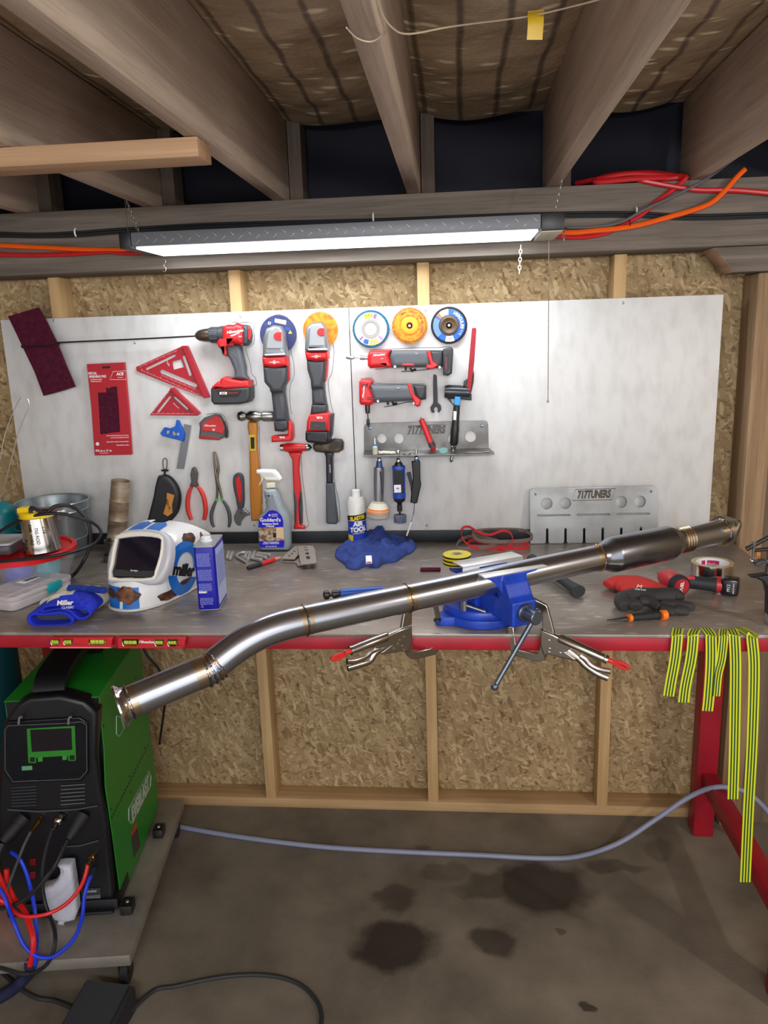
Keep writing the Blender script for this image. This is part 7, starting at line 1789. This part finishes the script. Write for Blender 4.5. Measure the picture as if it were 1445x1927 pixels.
# galvanised bucket
cb = V((-1.255, -.150, ZT)); HBk = .185
t = thing('steel_bucket', 'galvanised steel bucket standing behind the red lidded tub', 'bucket', cb)
GALV = mat('galvanized', (166, 176, 180), .32, .75, c2=(138, 148, 152), scale=9, rvar=.06)
b = B(); lathe(b, cb, (0, 0, 1), [(0, 0), (0, .088), (.006, .092), (.06, .098), (.062, .1), (.064, .0985), (HBk-.03, .112), (HBk-.028, .114), (HBk-.026, .1125), (HBk-.004, .115), (HBk, .118), (HBk+.003, .116), (HBk, .113), (HBk-.01, .1125), (.01, .088), (.01, 0)], 64); mk('bucket_wall', b, GALV, t)
b = B()
for a in (-.25, PI-.25):
    ctr = cb+V((.1155*math.cos(a-.6), .1155*math.sin(a-.6), HBk-.028)); bx(b, (0, 0, 0), (.004, .03, .03), Matrix.Translation(ctr) @ Matrix.Rotation(a-.6, 4, 'Z'), .001)
mk('handle_ear', b, GALV, t)
b = B(); hp = [cb+V((.12*math.cos(a), .12*math.sin(a), HBk-.03-.045*math.sin((a+.85)/PI*PI))) for a in [-.85-k*PI/16 for k in range(17)]]
hp = [cb+V((.123*math.cos(-.85-PI*k/16), .123*math.sin(-.85-PI*k/16), HBk-.028-.05*math.sin(PI*k/16))) for k in range(17)]
tube(b, hp, .002, 8); mk('wire_handle', b, STL, t)
# teal gas cylinder and a sticker bottle
ck = V((-1.455, -.135, ZT)); t = thing('gas_bottle', 'teal round shouldered gas bottle behind the bucket at the left', 'gas bottle', ck)
hk = wp(60, 950, -.2).z-ZT; b = B(); RK_ = .062
lathe(b, ck, (0, 0, 1), [(0, 0), (0, RK_-.004), (.004, RK_), (hk-.055, RK_), (hk-.035, RK_*.94), (hk-.016, RK_*.75), (hk-.004, RK_*.42), (hk, .012), (hk, 0)], 40); mk('bottle_wall', b, mat('teal_enamel', (12, 124, 132), .4), t)
# black cable looping around the cup
cable([ctp+V((.006, -.03, -.01)), ctp+V((.006, -.03, .02)), wp(*cL((560, 165))[0], cc.y-.03), wp(*cL((680, 85))[0], cc.y-.02), wp(*cL((840, 75))[0], cc.y), wp(*cL((980, 140))[0], cc.y), wp(*cL((1080, 260))[0], cc.y), wp(*cL((1118, 420))[0], cc.y), wp(*cL((1105, 600))[0], cc.y), wp(*cL((1020, 780))[0], cc.y-.02), G(*cL((940, 900))[0], .02), G(*cL((850, 965))[0], .006), G(*cL((700, 1000))[0], .006), G(*cL((560, 960))[0], .006)],
      .0055, CBLK, 'welding_cable', 'thick black cable looping up out of the steel cup and down to the bench', 'cable', n=10)
cable([wp(*cL((-120, 460))[0], ct.y-.05), wp(*cL((0, 395))[0], ct.y-.05), wp(*cL((200, 275))[0], ct.y-.06), wp(*cL((400, 205))[0], ct.y-.07), wp(*cL((620, 172))[0], ct.y-.07), wp(*cL((850, 190))[0], ct.y-.06), wp(*cL((1100, 265))[0], ct.y-.05), wp(*cL((1225, 350))[0], ct.y-.06), wp(*cL((1245, 430))[0], ct.y-.07), wp(*cL((1180, 530))[0], ct.y-.09), wp(*cL((1050, 600))[0], ct.y-.12), wp(*cL((850, 660))[0], ct.y-.17), wp(*cL((600, 705))[0], ct.y-.19), wp(*cL((300, 740))[0], ct.y-.19), wp(*cL((50, 760))[0], ct.y-.19), wp(*cL((-120, 770))[0], ct.y-.18)],
      .0048, CBLK, 'welding_cable', 'thin black cable circling wide around the cup, bucket and red lid', 'cable', n=10)
# filler rods leaning at the far left
for a, c, lb in (((-10, 890), (40, 745), 'leftmost thin bright filler rod leaning at the left edge'), ((-8, 962), (55, 748), 'long bright filler rod crossing in front of the panel corner'), ((-5, 950), (33, 895), 'short bright filler rod lowest at the left edge')):
    pass
def rod(pts, y, lb):
    b = B(); tube(b, [wp(*q, y) for q in pts], .0014, 6, smooth=4); mk('filler_rod', b, mat('bright_rod', (210, 206, 196), .3, .7), label=lb, cat='rod', group='filler rods at the left edge')
rod(cA((-60, 1100), (0, 880), (20, 770), (60, 650), (115, 540)), -.16, 'left bright filler rod bending up to the right at the left edge')
rod(cA((-40, 1200), (0, 1110), (40, 960), (90, 770), (130, 660), (158, 590), (152, 550)), -.14, 'longest bright filler rod with a bent tip at the panel corner')
rod(cA((-60, 1230), (0, 1130), (50, 1050), (100, 970)), -.12, 'lowest short filler rod pointing at the panel corner')
# ------------------------------------------------------------------ levels stuck to the front beam
FLv = wallF(BY0-.006)
VIAL = mat('level_vial', (196, 206, 60), .15, alpha=.9)
def level(x0, x1, wins, label, lite, extra=None):
    t = thing('torpedo_level', label, 'level', FLv.p3(*cH(((x0+x1)/2, 150))[0]), 0, 'torpedo levels on the bench beam')
    holes = [cH(*w) for w in wins]
    o = cH((x0, 78), (x1-8, 76), (x1, 84), (x1-2, 140), (x1-25, 158), (x0+4, 158))
    b = pp(FLv, o, .016, holes=[h for h in holes], bev=.0015); mk('frame', b, mat('level_red', (196, 26, 36), .35), t)
    for w in wins:
        b = B(); tube(b, [FLv.p3(*q)+FLv.N*.0085 for q in cH(*w)], .0012, 6, closed=True); mk('window_rim', b, CHR, t)
        xs = [p[0] for p in w]; ys_ = [p[1] for p in w]
        q = cH(((min(xs)+max(xs))/2, (min(ys_)+max(ys_))/2))[0]; c_ = FLv.p3(*q); hw = (max(xs)-min(xs))/4.129/1468.7*1.85/2*.85
        b = B(); c_ = c_+FLv.N*.0025; tube(b, [c_-FLv.X*hw, c_+FLv.X*hw], .0075, 14); v_ = mk('vial', b, VIAL, t)
        b = B()
        for s in (-1, 1): lathe(b, c_+FLv.X*s*min(hw*.3, .004)-FLv.X*.0003, FLv.X, [(0, .0077), (.0007, .0077)], 14)
        mk('vial_lines', b, BPRINT, v_)
    if extra: text(extra[0], FLv, cH(extra[1])[0], .009, WHT, t, z=.0085, shear=.25, bold=.03)
    if lite:
        b = pp(FLv, cH((x0, 146), (x1-4, 146), (x1-4, 152), (x0, 152)), .018); mk('steel_edge', b, ALU, t)
def win(x0, x1, y0, y1, r=12): return [(x0, y0), (x1, y0), (x1, y1-r), (x1-r, y1), (x0+r, y1), (x0, y1-r)]
level(402, 880, [win(408, 474, 86, 130), win(506, 574, 86, 130), win(702, 832, 86, 126)], 'left red torpedo level with a bright lower edge on the bench beam', True)
level(922, 1448, [win(962, 1085, 84, 136), win(1212, 1280, 84, 138), win(1312, 1385, 84, 140)], 'right red torpedo level with a rounded end on the bench beam', False, ('Milwaukee', (1148, 106)))

# ------------------------------------------------------------------ welder on its cart
wa = math.radians(7.9)
W0 = V((-.907, -.681, .136))
ca, sa = math.cos(wa), math.sin(wa)
WM = Matrix.Translation(W0) @ Matrix.Rotation(wa, 4, 'Z')
def WL(x, y, z): return WM @ V((x, y, z))
def FW(off=0.0): return Fr(WL(0, -off, 0), (ca, sa, 0), (0, 0, 1))     # planes in front of the machine
FSd = Fr(WL(.0012, 0, 0), (-sa, ca, 0), (0, 0, 1))                      # right side
CB_ = mat('cart_steel', (176, 170, 160), .42, .55, c2=(140, 134, 126), scale=6, rvar=.08)
c0 = bp(243, 1797, .125)
CM = Matrix.Translation(V((c0.x, c0.y, 0))) @ Matrix.Rotation(wa, 4, 'Z')
t = thing('welder_cart', 'low steel plate cart on casters carrying the green welding machine', 'cart', (c0.x-.3, c0.y+.35, 0))
b = B(); bx(b, (-.31, .36, .1235), (.62, .72, .003), CM, .001); bx(b, (-.31, .0, .1085), (.62, .003, .033), CM, .001); bx(b, (.0, .36, .1085), (.003, .72, .033), CM, .001); bx(b, (-.62, .36, .1085), (.003, .72, .033), CM, .001); bx(b, (-.31, .72, .1085), (.62, .003, .033), CM, .001); mk('tray', b, CB_, t)
for x, y in ((-.03, .04), (-.03, .68), (-.59, .04), (-.59, .68)):
    b = B(); bx(b, (x, y, .103), (.05, .05, .004), CM); lathe(b, CM @ V((x, y, .08)), (0, 0, 1), [(0, .012), (.022, .014)], 14); bx(b, (x-.013, y, .062), (.003, .022, .05), CM); bx(b, (x+.013, y, .062), (.003, .022, .05), CM); c_ = mk('caster_fork', b, BLK, t)
    b = B(); lathe(b, CM @ V((x-.011, y+.008, .034)), (ca, sa, 0), [(0, 0), (0, .031), (.002, .0335), (.020, .0335), (.022, .031), (.022, 0)], 28); mk('caster_wheel', b, BLKR, c_)
GRN = mat('welder_green', (28, 128, 34), .42); WBK = mat('welder_black', (14, 15, 20), .4)
t = thing('tig_welder', 'green and black welding machine with a screen, standing on the low cart', 'welder', W0, 0)
ZTp = .64
b = B()
side = [(.0, .0), (.46, .0), (.475, .08), (.46, .30), (.455, ZTp), (.02, ZTp), (.01, .48), (-.015, .38), (-.005, .20)]
for x in (-.0008, -.255):
    plate(b, side, .0025, Matrix(((ca*0-sa, 0, ca, WL(x, 0, 0).x), (ca, 0, sa, WL(x, 0, 0).y), (0, 1, 0, W0.z), (0, 0, 0, 1))), bev=.0004)
bx(b, (-.128, .235, ZTp), (.256, .445, .003), WM, .001)
mk('green_case', b, GRN, t)
b = B(); bx(b, (-.128, .235, ZTp/2), (.249, .44, ZTp-.006), WM); mk('inner_body', b, WBK, t)
# front moulding
b = B()
fo = [(u, v) for u, v in ((2, 1500), (8, 1400), (14, 1350), (40, 1316), (62, 1304), (120, 1300), (165, 1312), (188, 1334), (187, 1412), (196, 1480), (206, 1530), (212, 1600), (218, 1660), (222, 1720), (150, 1738), (70, 1740), (20, 1720), (4, 1620))]
F_ = FW(.0); plate(b, [F_.to2(q) for q in fo], .06, F_.M, z=-.002, bev=.012, res=3); mk('front_frame', b, WBK, t)
b = B(); ribbon(b, [WL(-.128, .01, ZTp-.02), WL(-.128, .02, ZTp+.03), WL(-.128, .07, ZTp+.058), WL(-.128, .24, ZTp+.066), WL(-.128, .32, ZTp+.045), WL(-.128, .34, ZTp-.005)], (ca, sa, 0), .085, .026, 6); bmesh.ops.bevel(b, geom=[e for e in b.edges], offset=.003, segments=1, affect='EDGES') if False else None; mk('carry_handle', b, WBK, t)
b = B(); F_ = FW(.034)
cH2 = crop(0, 1200, 6.425)
plate(b, [F_.to2(q) for q in cH2((100, 1010), (960, 960), (1060, 1020), (1070, 1640), (985, 1735), (150, 1765), (50, 1650), (40, 1090))], .012, F_.M, z=-.004, bev=.003); mk('control_panel', b, mat('panel_black', (14, 15, 20), .25), t)
def fp(name, pts, tk, off, m_, bev=.0003, holes=(), par=None):
    F2 = FW(off); b_ = B(); plate(b_, [F2.to2(q) for q in cH2(*pts)], tk, F2.M, holes=[[F2.to2(q) for q in cH2(*h)] for h in holes], bev=bev); return mk(name, b_, m_, par or t)
sc_ = fp('screen_frame', ((325, 1100), (905, 1065), (920, 1470), (910, 1488), (830, 1490), (820, 1425), (440, 1450), (435, 1515), (350, 1515), (342, 1490)), .002, .0375, mat('screen_green', (54, 160, 44), .4), holes=[[(365, 1112), (865, 1090), (875, 1355), (385, 1382)]])
fp('screen', ((362, 1108), (868, 1086), (878, 1358), (382, 1386)), .0015, .037, mat('screen_glass', (34, 26, 30), .15), par=sc_)
for (x, y), m_ in (((392, 1475), BLK), ((487, 1470), mat('button_green', (70, 170, 60), .4)), ((782, 1450), mat('button_green')), ((872, 1450), BLK)):
    fp('button', ((x-28, y-26), (x+28, y-28), (x+28, y+26), (x-28, y+28)), .002, .0392, m_, par=sc_)
fp('badge', ((262, 1555), (388, 1548), (392, 1598), (266, 1606)), .0012, .0385, mat('badge_mint', (120, 190, 140), .4))
fp('clear_cover', ((100, 1065), (215, 1060), (260, 1056), (800, 1035), (990, 1015), (1045, 1060), (1050, 1610), (965, 1708), (680, 1722), (640, 1762), (430, 1768), (420, 1735), (155, 1742), (100, 1670), (62, 1600), (60, 1110)), .002, .046, mat('cover_clear', (30, 34, 42), .12, alpha=.12), .0006)
b = B(); F2 = FW(.0475); tube(b, [F2.p3(*q) for q in cH2((100, 1065), (800, 1035), (990, 1015), (1045, 1060), (1050, 1610), (965, 1708), (155, 1742), (62, 1600), (60, 1110))], .0009, 5, closed=True); mk('cover_edge', b, mat('edge_clear', (120, 124, 136), .2, alpha=.6), t)
for x in (245, 845):
    b = B(); F2 = FW(.048); tube(b, [F2.p3(*q) for q in cH2((x-20, 1045), (x-10, 970), (x+25, 960))], .003, 8, smooth=3); mk('cover_hinge', b, mat('hinge_grey', (110, 112, 118), .3), t)
b = B()
for k in range(6):
    F2 = FW(.031); tube(b, [F2.p3(*q) for q in cH((472, 1235+k*29), (660, 1222+k*29))], .0014, 6)
mk('vent_slats', b, mat('vent_edge', (92, 94, 98), .35), t)
b = B()
for k in range(7):
    F2 = FW(.030); tube(b, [F2.p3(*q) for q in cH((90, 1250+k*24), (285, 1238+k*24))], .0016, 6)
mk('vent_slats', b, mat('vent_dark', (48, 50, 56), .5), t)
b = B(); F2 = FW(.031); tube(b, [F2.p3(*q) for q in cI((60, 180), (300, 195), (600, 178), (760, 150))], .003, 6); tube(b, [F2.p3(*q) for q in cI((480, 470), (620, 460), (770, 420))], .003, 6); mk('moulding_lines', b, mat('vent_dark'), t)
# sockets and connectors
def conn(a, c, prof, m_, name, off=.03):
    A_, C_ = FW(off).p3(*cI(a)[0]), FW(off+.05).p3(*cI(c)[0]); L_ = (C_-A_).length
    b_ = B(); lathe(b_, A_, C_-A_, [(f*L_, r) for f, r in prof], 20); return mk(name, b_, m_, t)
conn((190, 235), (20, 430), [(0, .018), (.3, .0175), (.32, .0155), (.7, .0155), (1, .010)], BLKR, 'torch_connector')
conn((320, 240), (240, 350), [(0, .005), (.15, .007), (.4, .0072), (.5, .005), (.8, .0055), (1, .004)], BRASS, 'gas_connector')
conn((475, 235), (405, 340), [(0, .0135), (.3, .0135), (.45, .010), (.5, .006), (.8, .0085), (1, .006)], CHR, 'chrome_connector')
conn((650, 215), (530, 410), [(0, .018), (.3, .017), (.5, .013), (.7, .0135), (1, .008)], BLKR, 'cable_connector')
conn((722, 540), (682, 612), [(0, .008), (.3, .008), (.35, .0055), (1, .0055)], BRASS, 'hose_fitting'); conn((735, 640), (705, 700), [(0, .006), (.3, .008), (1, .0055)], mat('fitting_blue_steel', (90, 110, 150), .3, .8), 'hose_fitting')
for y in (590, 690):
    b = B(); F2 = FW(.03); plate(b, [F2.to2(q) for q in cI((232, y-28), (278, y-30), (280, y+22), (234, y+24))], .004, F2.M, bev=.001); mk('rocker_switch', b, mat('switch_red', (120, 14, 22), .3), t)
b = B(); F2 = FW(.030); plate(b, [F2.to2(q) for q in cI((628, 795), (780, 785), (790, 960), (640, 968))], .001, F2.M); mk('cooler_label', b, mat('label_dark', (44, 48, 56), .4), t)
text('Cooler', F2, cI((702, 812))[0], .013, mat('label_grey_print', (150, 154, 160), .5), t, z=.0008, bold=.03); fakepara(F2, *[F2.to2(cI((640, 850))[0])[0], F2.to2(cI((780, 850))[0])[0], F2.to2(cI((700, 850))[0])[1]], 9, .0036, t, mat('label_grey_print'), .0008)
b = B(); bx(b, (-.128, .02, .02), (.262, .12, .036), WM, .004); bx(b, (-.128, -.03, .006), (.24, .05, .010), WM, .003); mk('cooler_foot', b, WBK, t)
# white coolant reservoir in front
F2 = FW(.055); b = B()
plate(b, [F2.to2(q) for q in cI((460, 588), (500, 580), (572, 580), (590, 700), (602, 800), (615, 940), (592, 1008), (525, 1025), (440, 1010), (390, 950), (350, 890), (338, 770), (350, 758), (420, 742), (465, 690), (482, 640), (475, 605))], .045, F2.M, bev=.012, res=3)
A_, C_ = F2.p3(*cI((490, 1000))[0]), FW(.075).p3(*cI((470, 1075))[0]); cyl(b, A_, C_, .0095, n=20, bev=.001)
mk('coolant_tank', b, mat('milky_tank', (196, 200, 214), .4), t, label='milky white coolant tank')
# case graphics
FX2 = FSd
def sp(name, pts, m_, tk=.0006, cr=cH):
    b_ = B(); plate(b_, [FX2.to2(q) for q in cr(*pts)], tk, FX2.M, bev=.0001); return mk(name, b_, m_, t)
GP = mat('graphic_grey', (176, 190, 178), .5)
b = B(); tube(b, [FX2.p3(*q) for q in cH((1000, 1410), (1155, 1120), (1172, 1160), (1168, 1240), (1020, 1525), (1000, 1500))], .0014, 5, closed=True); mk('logo_frame', b, GP, t)
d1 = V((*FX2.to2(cH((1020, 1480))[0]), 0)); d2 = V((*FX2.to2(cH((1160, 1200))[0]), 0)); dd_ = d2-d1; ra_ = math.atan2(dd_.y, dd_.x)
text('EVERLAST', FX2, ((d1.x+d2.x)/2, (d1.y+d2.y)/2), .070, GP, t, rot=ra_, px=False, z=.0004, sx=dd_.length/.33, bold=.05)
b = B(); tube(b, [FX2.p3(*q) for q in cH((905, 690), (905, 830), (925, 850), (965, 785), (940, 700))], .0012, 5, closed=True); mk('logo_frame', b, GP, t)
b = B()
for i in range(22):
    f = i/21; q = cH((870+f*280, 1480-f*560))[0]; x, y = FX2.to2(q); plate(b, circ(x, y, .0042, 10), .001, FX2.M)
mk('vent_holes', b, BLK, t)
for q in ((805, 768), (1055, 398), (1005, 1160), (1018, 1282), (864, 1415), (1125, 940)):
    x, y = FX2.to2(cH(q)[0]); b = plate(B(), circ(x, y, .0038, 10), .001, FX2.M); mk('screw_hole', b, BLK, t)
b = B(); plate(b, [FX2.to2(q) for q in cI((1060, 270), (1090, 460), (1040, 560), (1020, 380))], .0006, FX2.M); mk('warning_label', b, mat('warning_dark', (62, 54, 56), .5), t)
b = B(); plate(b, [FX2.to2(q) for q in cI((1060, 270), (1066, 318), (1022, 390), (1018, 360))], .0008, FX2.M); mk('warning_stripe', b, mat('warning_red', (176, 70, 40), .5), t)
for (u, v) in ((297, 1559), (238, 1700)):
    c_ = bp(u, v, .150); b = B(); M_ = Matrix.Translation(V((c_.x, c_.y, .1252))) @ Matrix.Rotation(wa, 4, 'Z'); bx(b, (0.003, 0, .016), (.034, .045, .030), M_, .004); br_ = mk('mount_bracket', b, BLK, t)
    b = B(); lathe(b, M_ @ V((.003, -.0, .031)), (0, 0, 1), [(0, .006), (.003, .005), (.003, 0)], 6); mk('bolt', b, ZINC, br_)
# hoses and cables of the welder
def wcab(pts, r, m_, label, n=8, name='hose', cat='hose'):
    """pts: (x, y in crop I, distance in front of the machine)"""
    P_ = [FW(o_).p3(*cI((x, y))[0]) for x, y, o_ in pts]
    return cable(P_, r, m_, name, label, cat, n=n)
RH = mat('bright_red_hose', (214, 30, 30), .35); BH = mat('bright_blue_hose', (24, 58, 214), .35)
wcab([(682, 612, .085), (660, 700, .10), (620, 790, .12), (540, 890, .14), (440, 960, .15), (330, 1000, .16), (200, 1010, .16), (110, 975, .15), (60, 900, .13), (0, 780, .12), (-60, 700, .12)], .0055, RH, 'red hose swinging from the brass fitting across the white tank')
wcab([(705, 700, .085), (680, 760, .10), (655, 860, .12), (640, 1000, .15), (590, 1160, .19), (480, 1280, .215), (380, 1330, .22), (270, 1310, .215), (180, 1220, .20), (110, 1060, .18), (60, 930, .15), (20, 830, .14), (-40, 760, .14)], .0052, BH, 'blue hose looping low in front of the cart edge')
wcab([(88, 510, .075), (150, 560, .09), (200, 660, .10), (240, 800, .11), (268, 950, .12), (285, 1150, .16), (280, 1300, .205), (275, 1390, .21)], .0052, BH, 'blue hose falling straight beside the white tank')
wcab([(50, 640, .08), (60, 760, .09), (110, 870, .10), (180, 950, .13), (225, 1060, .17), (258, 1180, .20), (255, 1280, .21), (232, 1390, .21)], .0075, RH, 'thick red hose falling left of the blue ones')
wcab([(-30, 640, .1), (20, 760, .11), (60, 860, .12), (90, 940, .13), (40, 900, .14), (-40, 860, .14)], .0065, RH, 'red hose curling at the left edge below the connectors')
wcab([(405, 340, .085), (370, 440, .09), (335, 600, .10), (330, 760, .11), (350, 900, .12), (390, 1010, .14), (425, 1120, .18), (425, 1240, .21), (380, 1360, .22), (300, 1430, .22), (180, 1455, .22), (0, 1410, .24), (-160, 1390, .26), (-400, 1440, .3), (-600, 1480, .3)], .0052, CBLK, 'black cable hanging from the chrome connector over the tray edge', name='control_cable', cat='cable')
wcab([(530, 410, .085), (480, 510, .09), (430, 610, .10), (370, 690, .12), (300, 780, .13), (200, 870, .13), (80, 930, .13), (-60, 950, .12)], .0055, CBLK, 'black cable running down left from the ribbed connector', name='control_cable', cat='cable')
wcab([(240, 350, .085), (190, 450, .09), (150, 550, .10), (100, 680, .10), (60, 790, .11), (40, 900, .11)], .004, mat('grey_gas_hose', (70, 72, 74), .5), 'thin dark hose below the brass connector', name='gas_hose')
wcab([(20, 430, .08), (-20, 520, .09), (-60, 640, .1)], .014, CBLK, 'thick ribbed torch lead at the left edge of the welder', name='torch_lead', cat='cable')
cable([FW(.20).p3(*cI((240, 1380))[0])]+[bp(*cI(q)[0], z) for q, z in (((225, 1440), .05), ((150, 1530), .02), ((60, 1600), .018), ((-60, 1660), .018), ((-300, 1720), .018), ((-600, 1740), .018))], .017, mat('navy_sleeve', (20, 26, 62), .8, bump=.4, bscale=300), 'cable_sleeve', 'dark navy sleeve bundling the hoses on the floor', 'sleeve', n=14)
# foot pedal with its cables
t = thing('foot_pedal', 'black welding foot pedal on the floor in front of the cart', 'pedal', bp(190, 1900, 0))
zp = .075; A_, C_ = bp(165, 1848, zp), bp(246, 1858, zp); D_ = bp(110, 1945, zp*.75)
ex_ = (C_-A_); ew = ex_.length; exn_ = ex_.normalized(); eyn_ = V((exn_.y, -exn_.x, 0))
Mp = Matrix(((exn_.x, eyn_.x, 0, A_.x), (exn_.y, eyn_.y, 0, A_.y), (0, 0, 1, 0), (0, 0, 0, 1)))
b = B(); Ms = Mp @ Matrix(((0, 0, 1, 0), (1, 0, 0, 0), (0, 1, 0, 0), (0, 0, 0, 1)))
plate(b, [(-.012, .012), (0, .0), (.22, .0), (.235, .012), (.23, .035), (.215, .045), (0, .078), (-.012, .066)], ew+.016, Ms, z=ew/2, bev=.008, res=3); mk('housing', b, mat('pedal_black', (34, 36, 40), .55), t)
b = B(); plate(b, [(0, .0795), (.21, .0475), (.212, .052), (.002, .084)], ew-.004, Ms, z=ew/2-.002, bev=.002); mk('tread_plate', b, mat('pedal_tread', (46, 50, 56), .85, bump=.8, bscale=500), t)
PC = mat('pedal_cable', (42, 44, 48), .6)
cable([Mp @ V((ew+.003, .02, .02))]+[bp(u, v, .0062) for u, v in ((290, 1864), (330, 1856), (390, 1843), (450, 1835), (510, 1836), (560, 1850), (592, 1878), (605, 1910), (600, 1950))], .0058, PC, 'pedal_cable', 'dark grey cable curving right from the foot pedal', 'cable', n=10)
cable([Mp @ V((-.003, .04, .02))]+[bp(u, v, .0062) for u, v in ((105, 1884), (70, 1878), (40, 1862), (15, 1840), (-15, 1815), (-50, 1790), (-110, 1780), (-170, 1785))], .0058, PC, 'pedal_cable', 'dark grey cable leaving the left side of the foot pedal', 'cable', n=10)
# teal cylinder and red case at the left edge
tcx = wp(34, 1260, -.42); ck = V((tcx.x-.115, -.42, .1262))
b = B(); lathe(b, ck, (0, 0, 1), [(0, 0), (0, .10), (.01, .105), (.70, .105), (.76, .095), (.80, .06), (.82, .03), (.83, 0)], 40); mk('gas_cylinder', b, mat('dark_teal', (6, 52, 60), .45), label='dark teal gas cylinder half hidden left of the welder', cat='gas cylinder')
cc_ = FW(-.02).p3(*cI((-10, 200))[0]); b = B(); bx(b, (0, 0, 0), (.075, .09, .40), Matrix.Translation(V((cc_.x-.05, cc_.y+.02, .3262))), .012); bx(b, (0, 0, 0), (.04, .05, .05), Matrix.Translation(V((cc_.x-.055, cc_.y+.02, .535))), .01); mk('red_case', b, mat('case_red', (190, 30, 26), .45), label='narrow red plastic case at the left edge beside the welder', cat='case')
# black lead behind the welder and the grey hose over the floor
cable([wp(262, 1205, -.3), wp(278, 1235, -.28), wp(300, 1262, -.26), wp(312, 1300, -.2), wp(300, 1400, -.1)], .004, CBLK, 'power_lead', 'thin black lead behind the open end of the exhaust pipe', 'cable')
GH = mat('grey_blue_hose', (138, 144, 170), .4)
pts = [(300, 1548, .011), (333, 1555, .011), (445, 1574, .011), (600, 1593, .011), (760, 1603, .011), (900, 1609, .011), (1020, 1615, .011), (1090, 1611, .016), (1165, 1586, .05), (1235, 1541, .125), (1300, 1498, .20), (1350, 1481, .2535), (1400, 1489, .25), (1440, 1522, .2), (1470, 1570, .12)]
cable([bp(u, v, z) for u, v, z in pts], .0085, GH, 'floor_hose', 'pale grey blue hose crossing the floor and looping over the red rail', 'hose', n=14)

# ------------------------------------------------------------------ third level: hang print and small pieces on their part
SUBS = {'cordless_drill': ('battery', ('battery_label', 'label_box')), 'angle_grinder': ('gear_head', ('spindle_lock', 'head_cover', 'head_band')), 'die_grinder': ('lever_switch', ('pivot_screw',)),
        'spray_bottle': ('label', ('label_photo', 'label_photo_window', 'label_panel', 'label_emblem')), 'tape_measure': ('case', ('side_shell',)), 'glasses_case': ('shell', ('zip', 'name_tag')),
        'air_die_grinder': ('sleeve', ('model_label', 'black_grip')), 'ball_peen_hammer': ('handle', ('sticker', 'sticker_print')), 'red_hammer': ('handle', ('left_grip', 'right_grip')), 'blow_gun': ('body', ('grip_ribs',)),
        'adjustable_wrench': ('handle', ('inlay',)), 'welding_helmet': ('shell', ('blue_stripe', 'burn_mark', 'round_logo', 'logo_band')), 'solvent_can': ('can_body', ('small_print', 'recycling_mark', 'side_label')), 'tool_rack': ('back_plate', ('logo_frame', 'bolt')),
        'bench_vise': ('fixed_jaw', ('label_plate', 'label_stripe')), 'shop_light': ('housing', ('tread_pattern',)), 'tig_welder': ('green_case', ('logo_frame', 'vent_holes', 'warning_label', 'warning_stripe', 'screw_hole')), 'welding_gloves': ('hand_leather', ('blue_back_patch', 'blue_wrist_band')),
        'flap_disc': ('backing_plate', ('label_patch', 'lettering')), 'grinding_disc': ('backing_plate', ('label_patch', 'lettering', 'barcode')), 'shop_cloth': ('care_tag', ('tag_print',)), 'speed_square': ('blade', ('scale_marks',)), 'parts_case': ('lid', ('paper_sticker', 'barcode'))}
def stem(n): return n.split('.')[0]
for o in list(COL.objects):
    if o.parent is None and stem(o.name) in SUBS:
        pn, kids = SUBS[stem(o.name)]; ch = list(o.children); pa_ = [c for c in ch if stem(c.name) == pn]
        if pa_:
            for c in ch:
                if stem(c.name) in kids: c.parent = pa_[0]
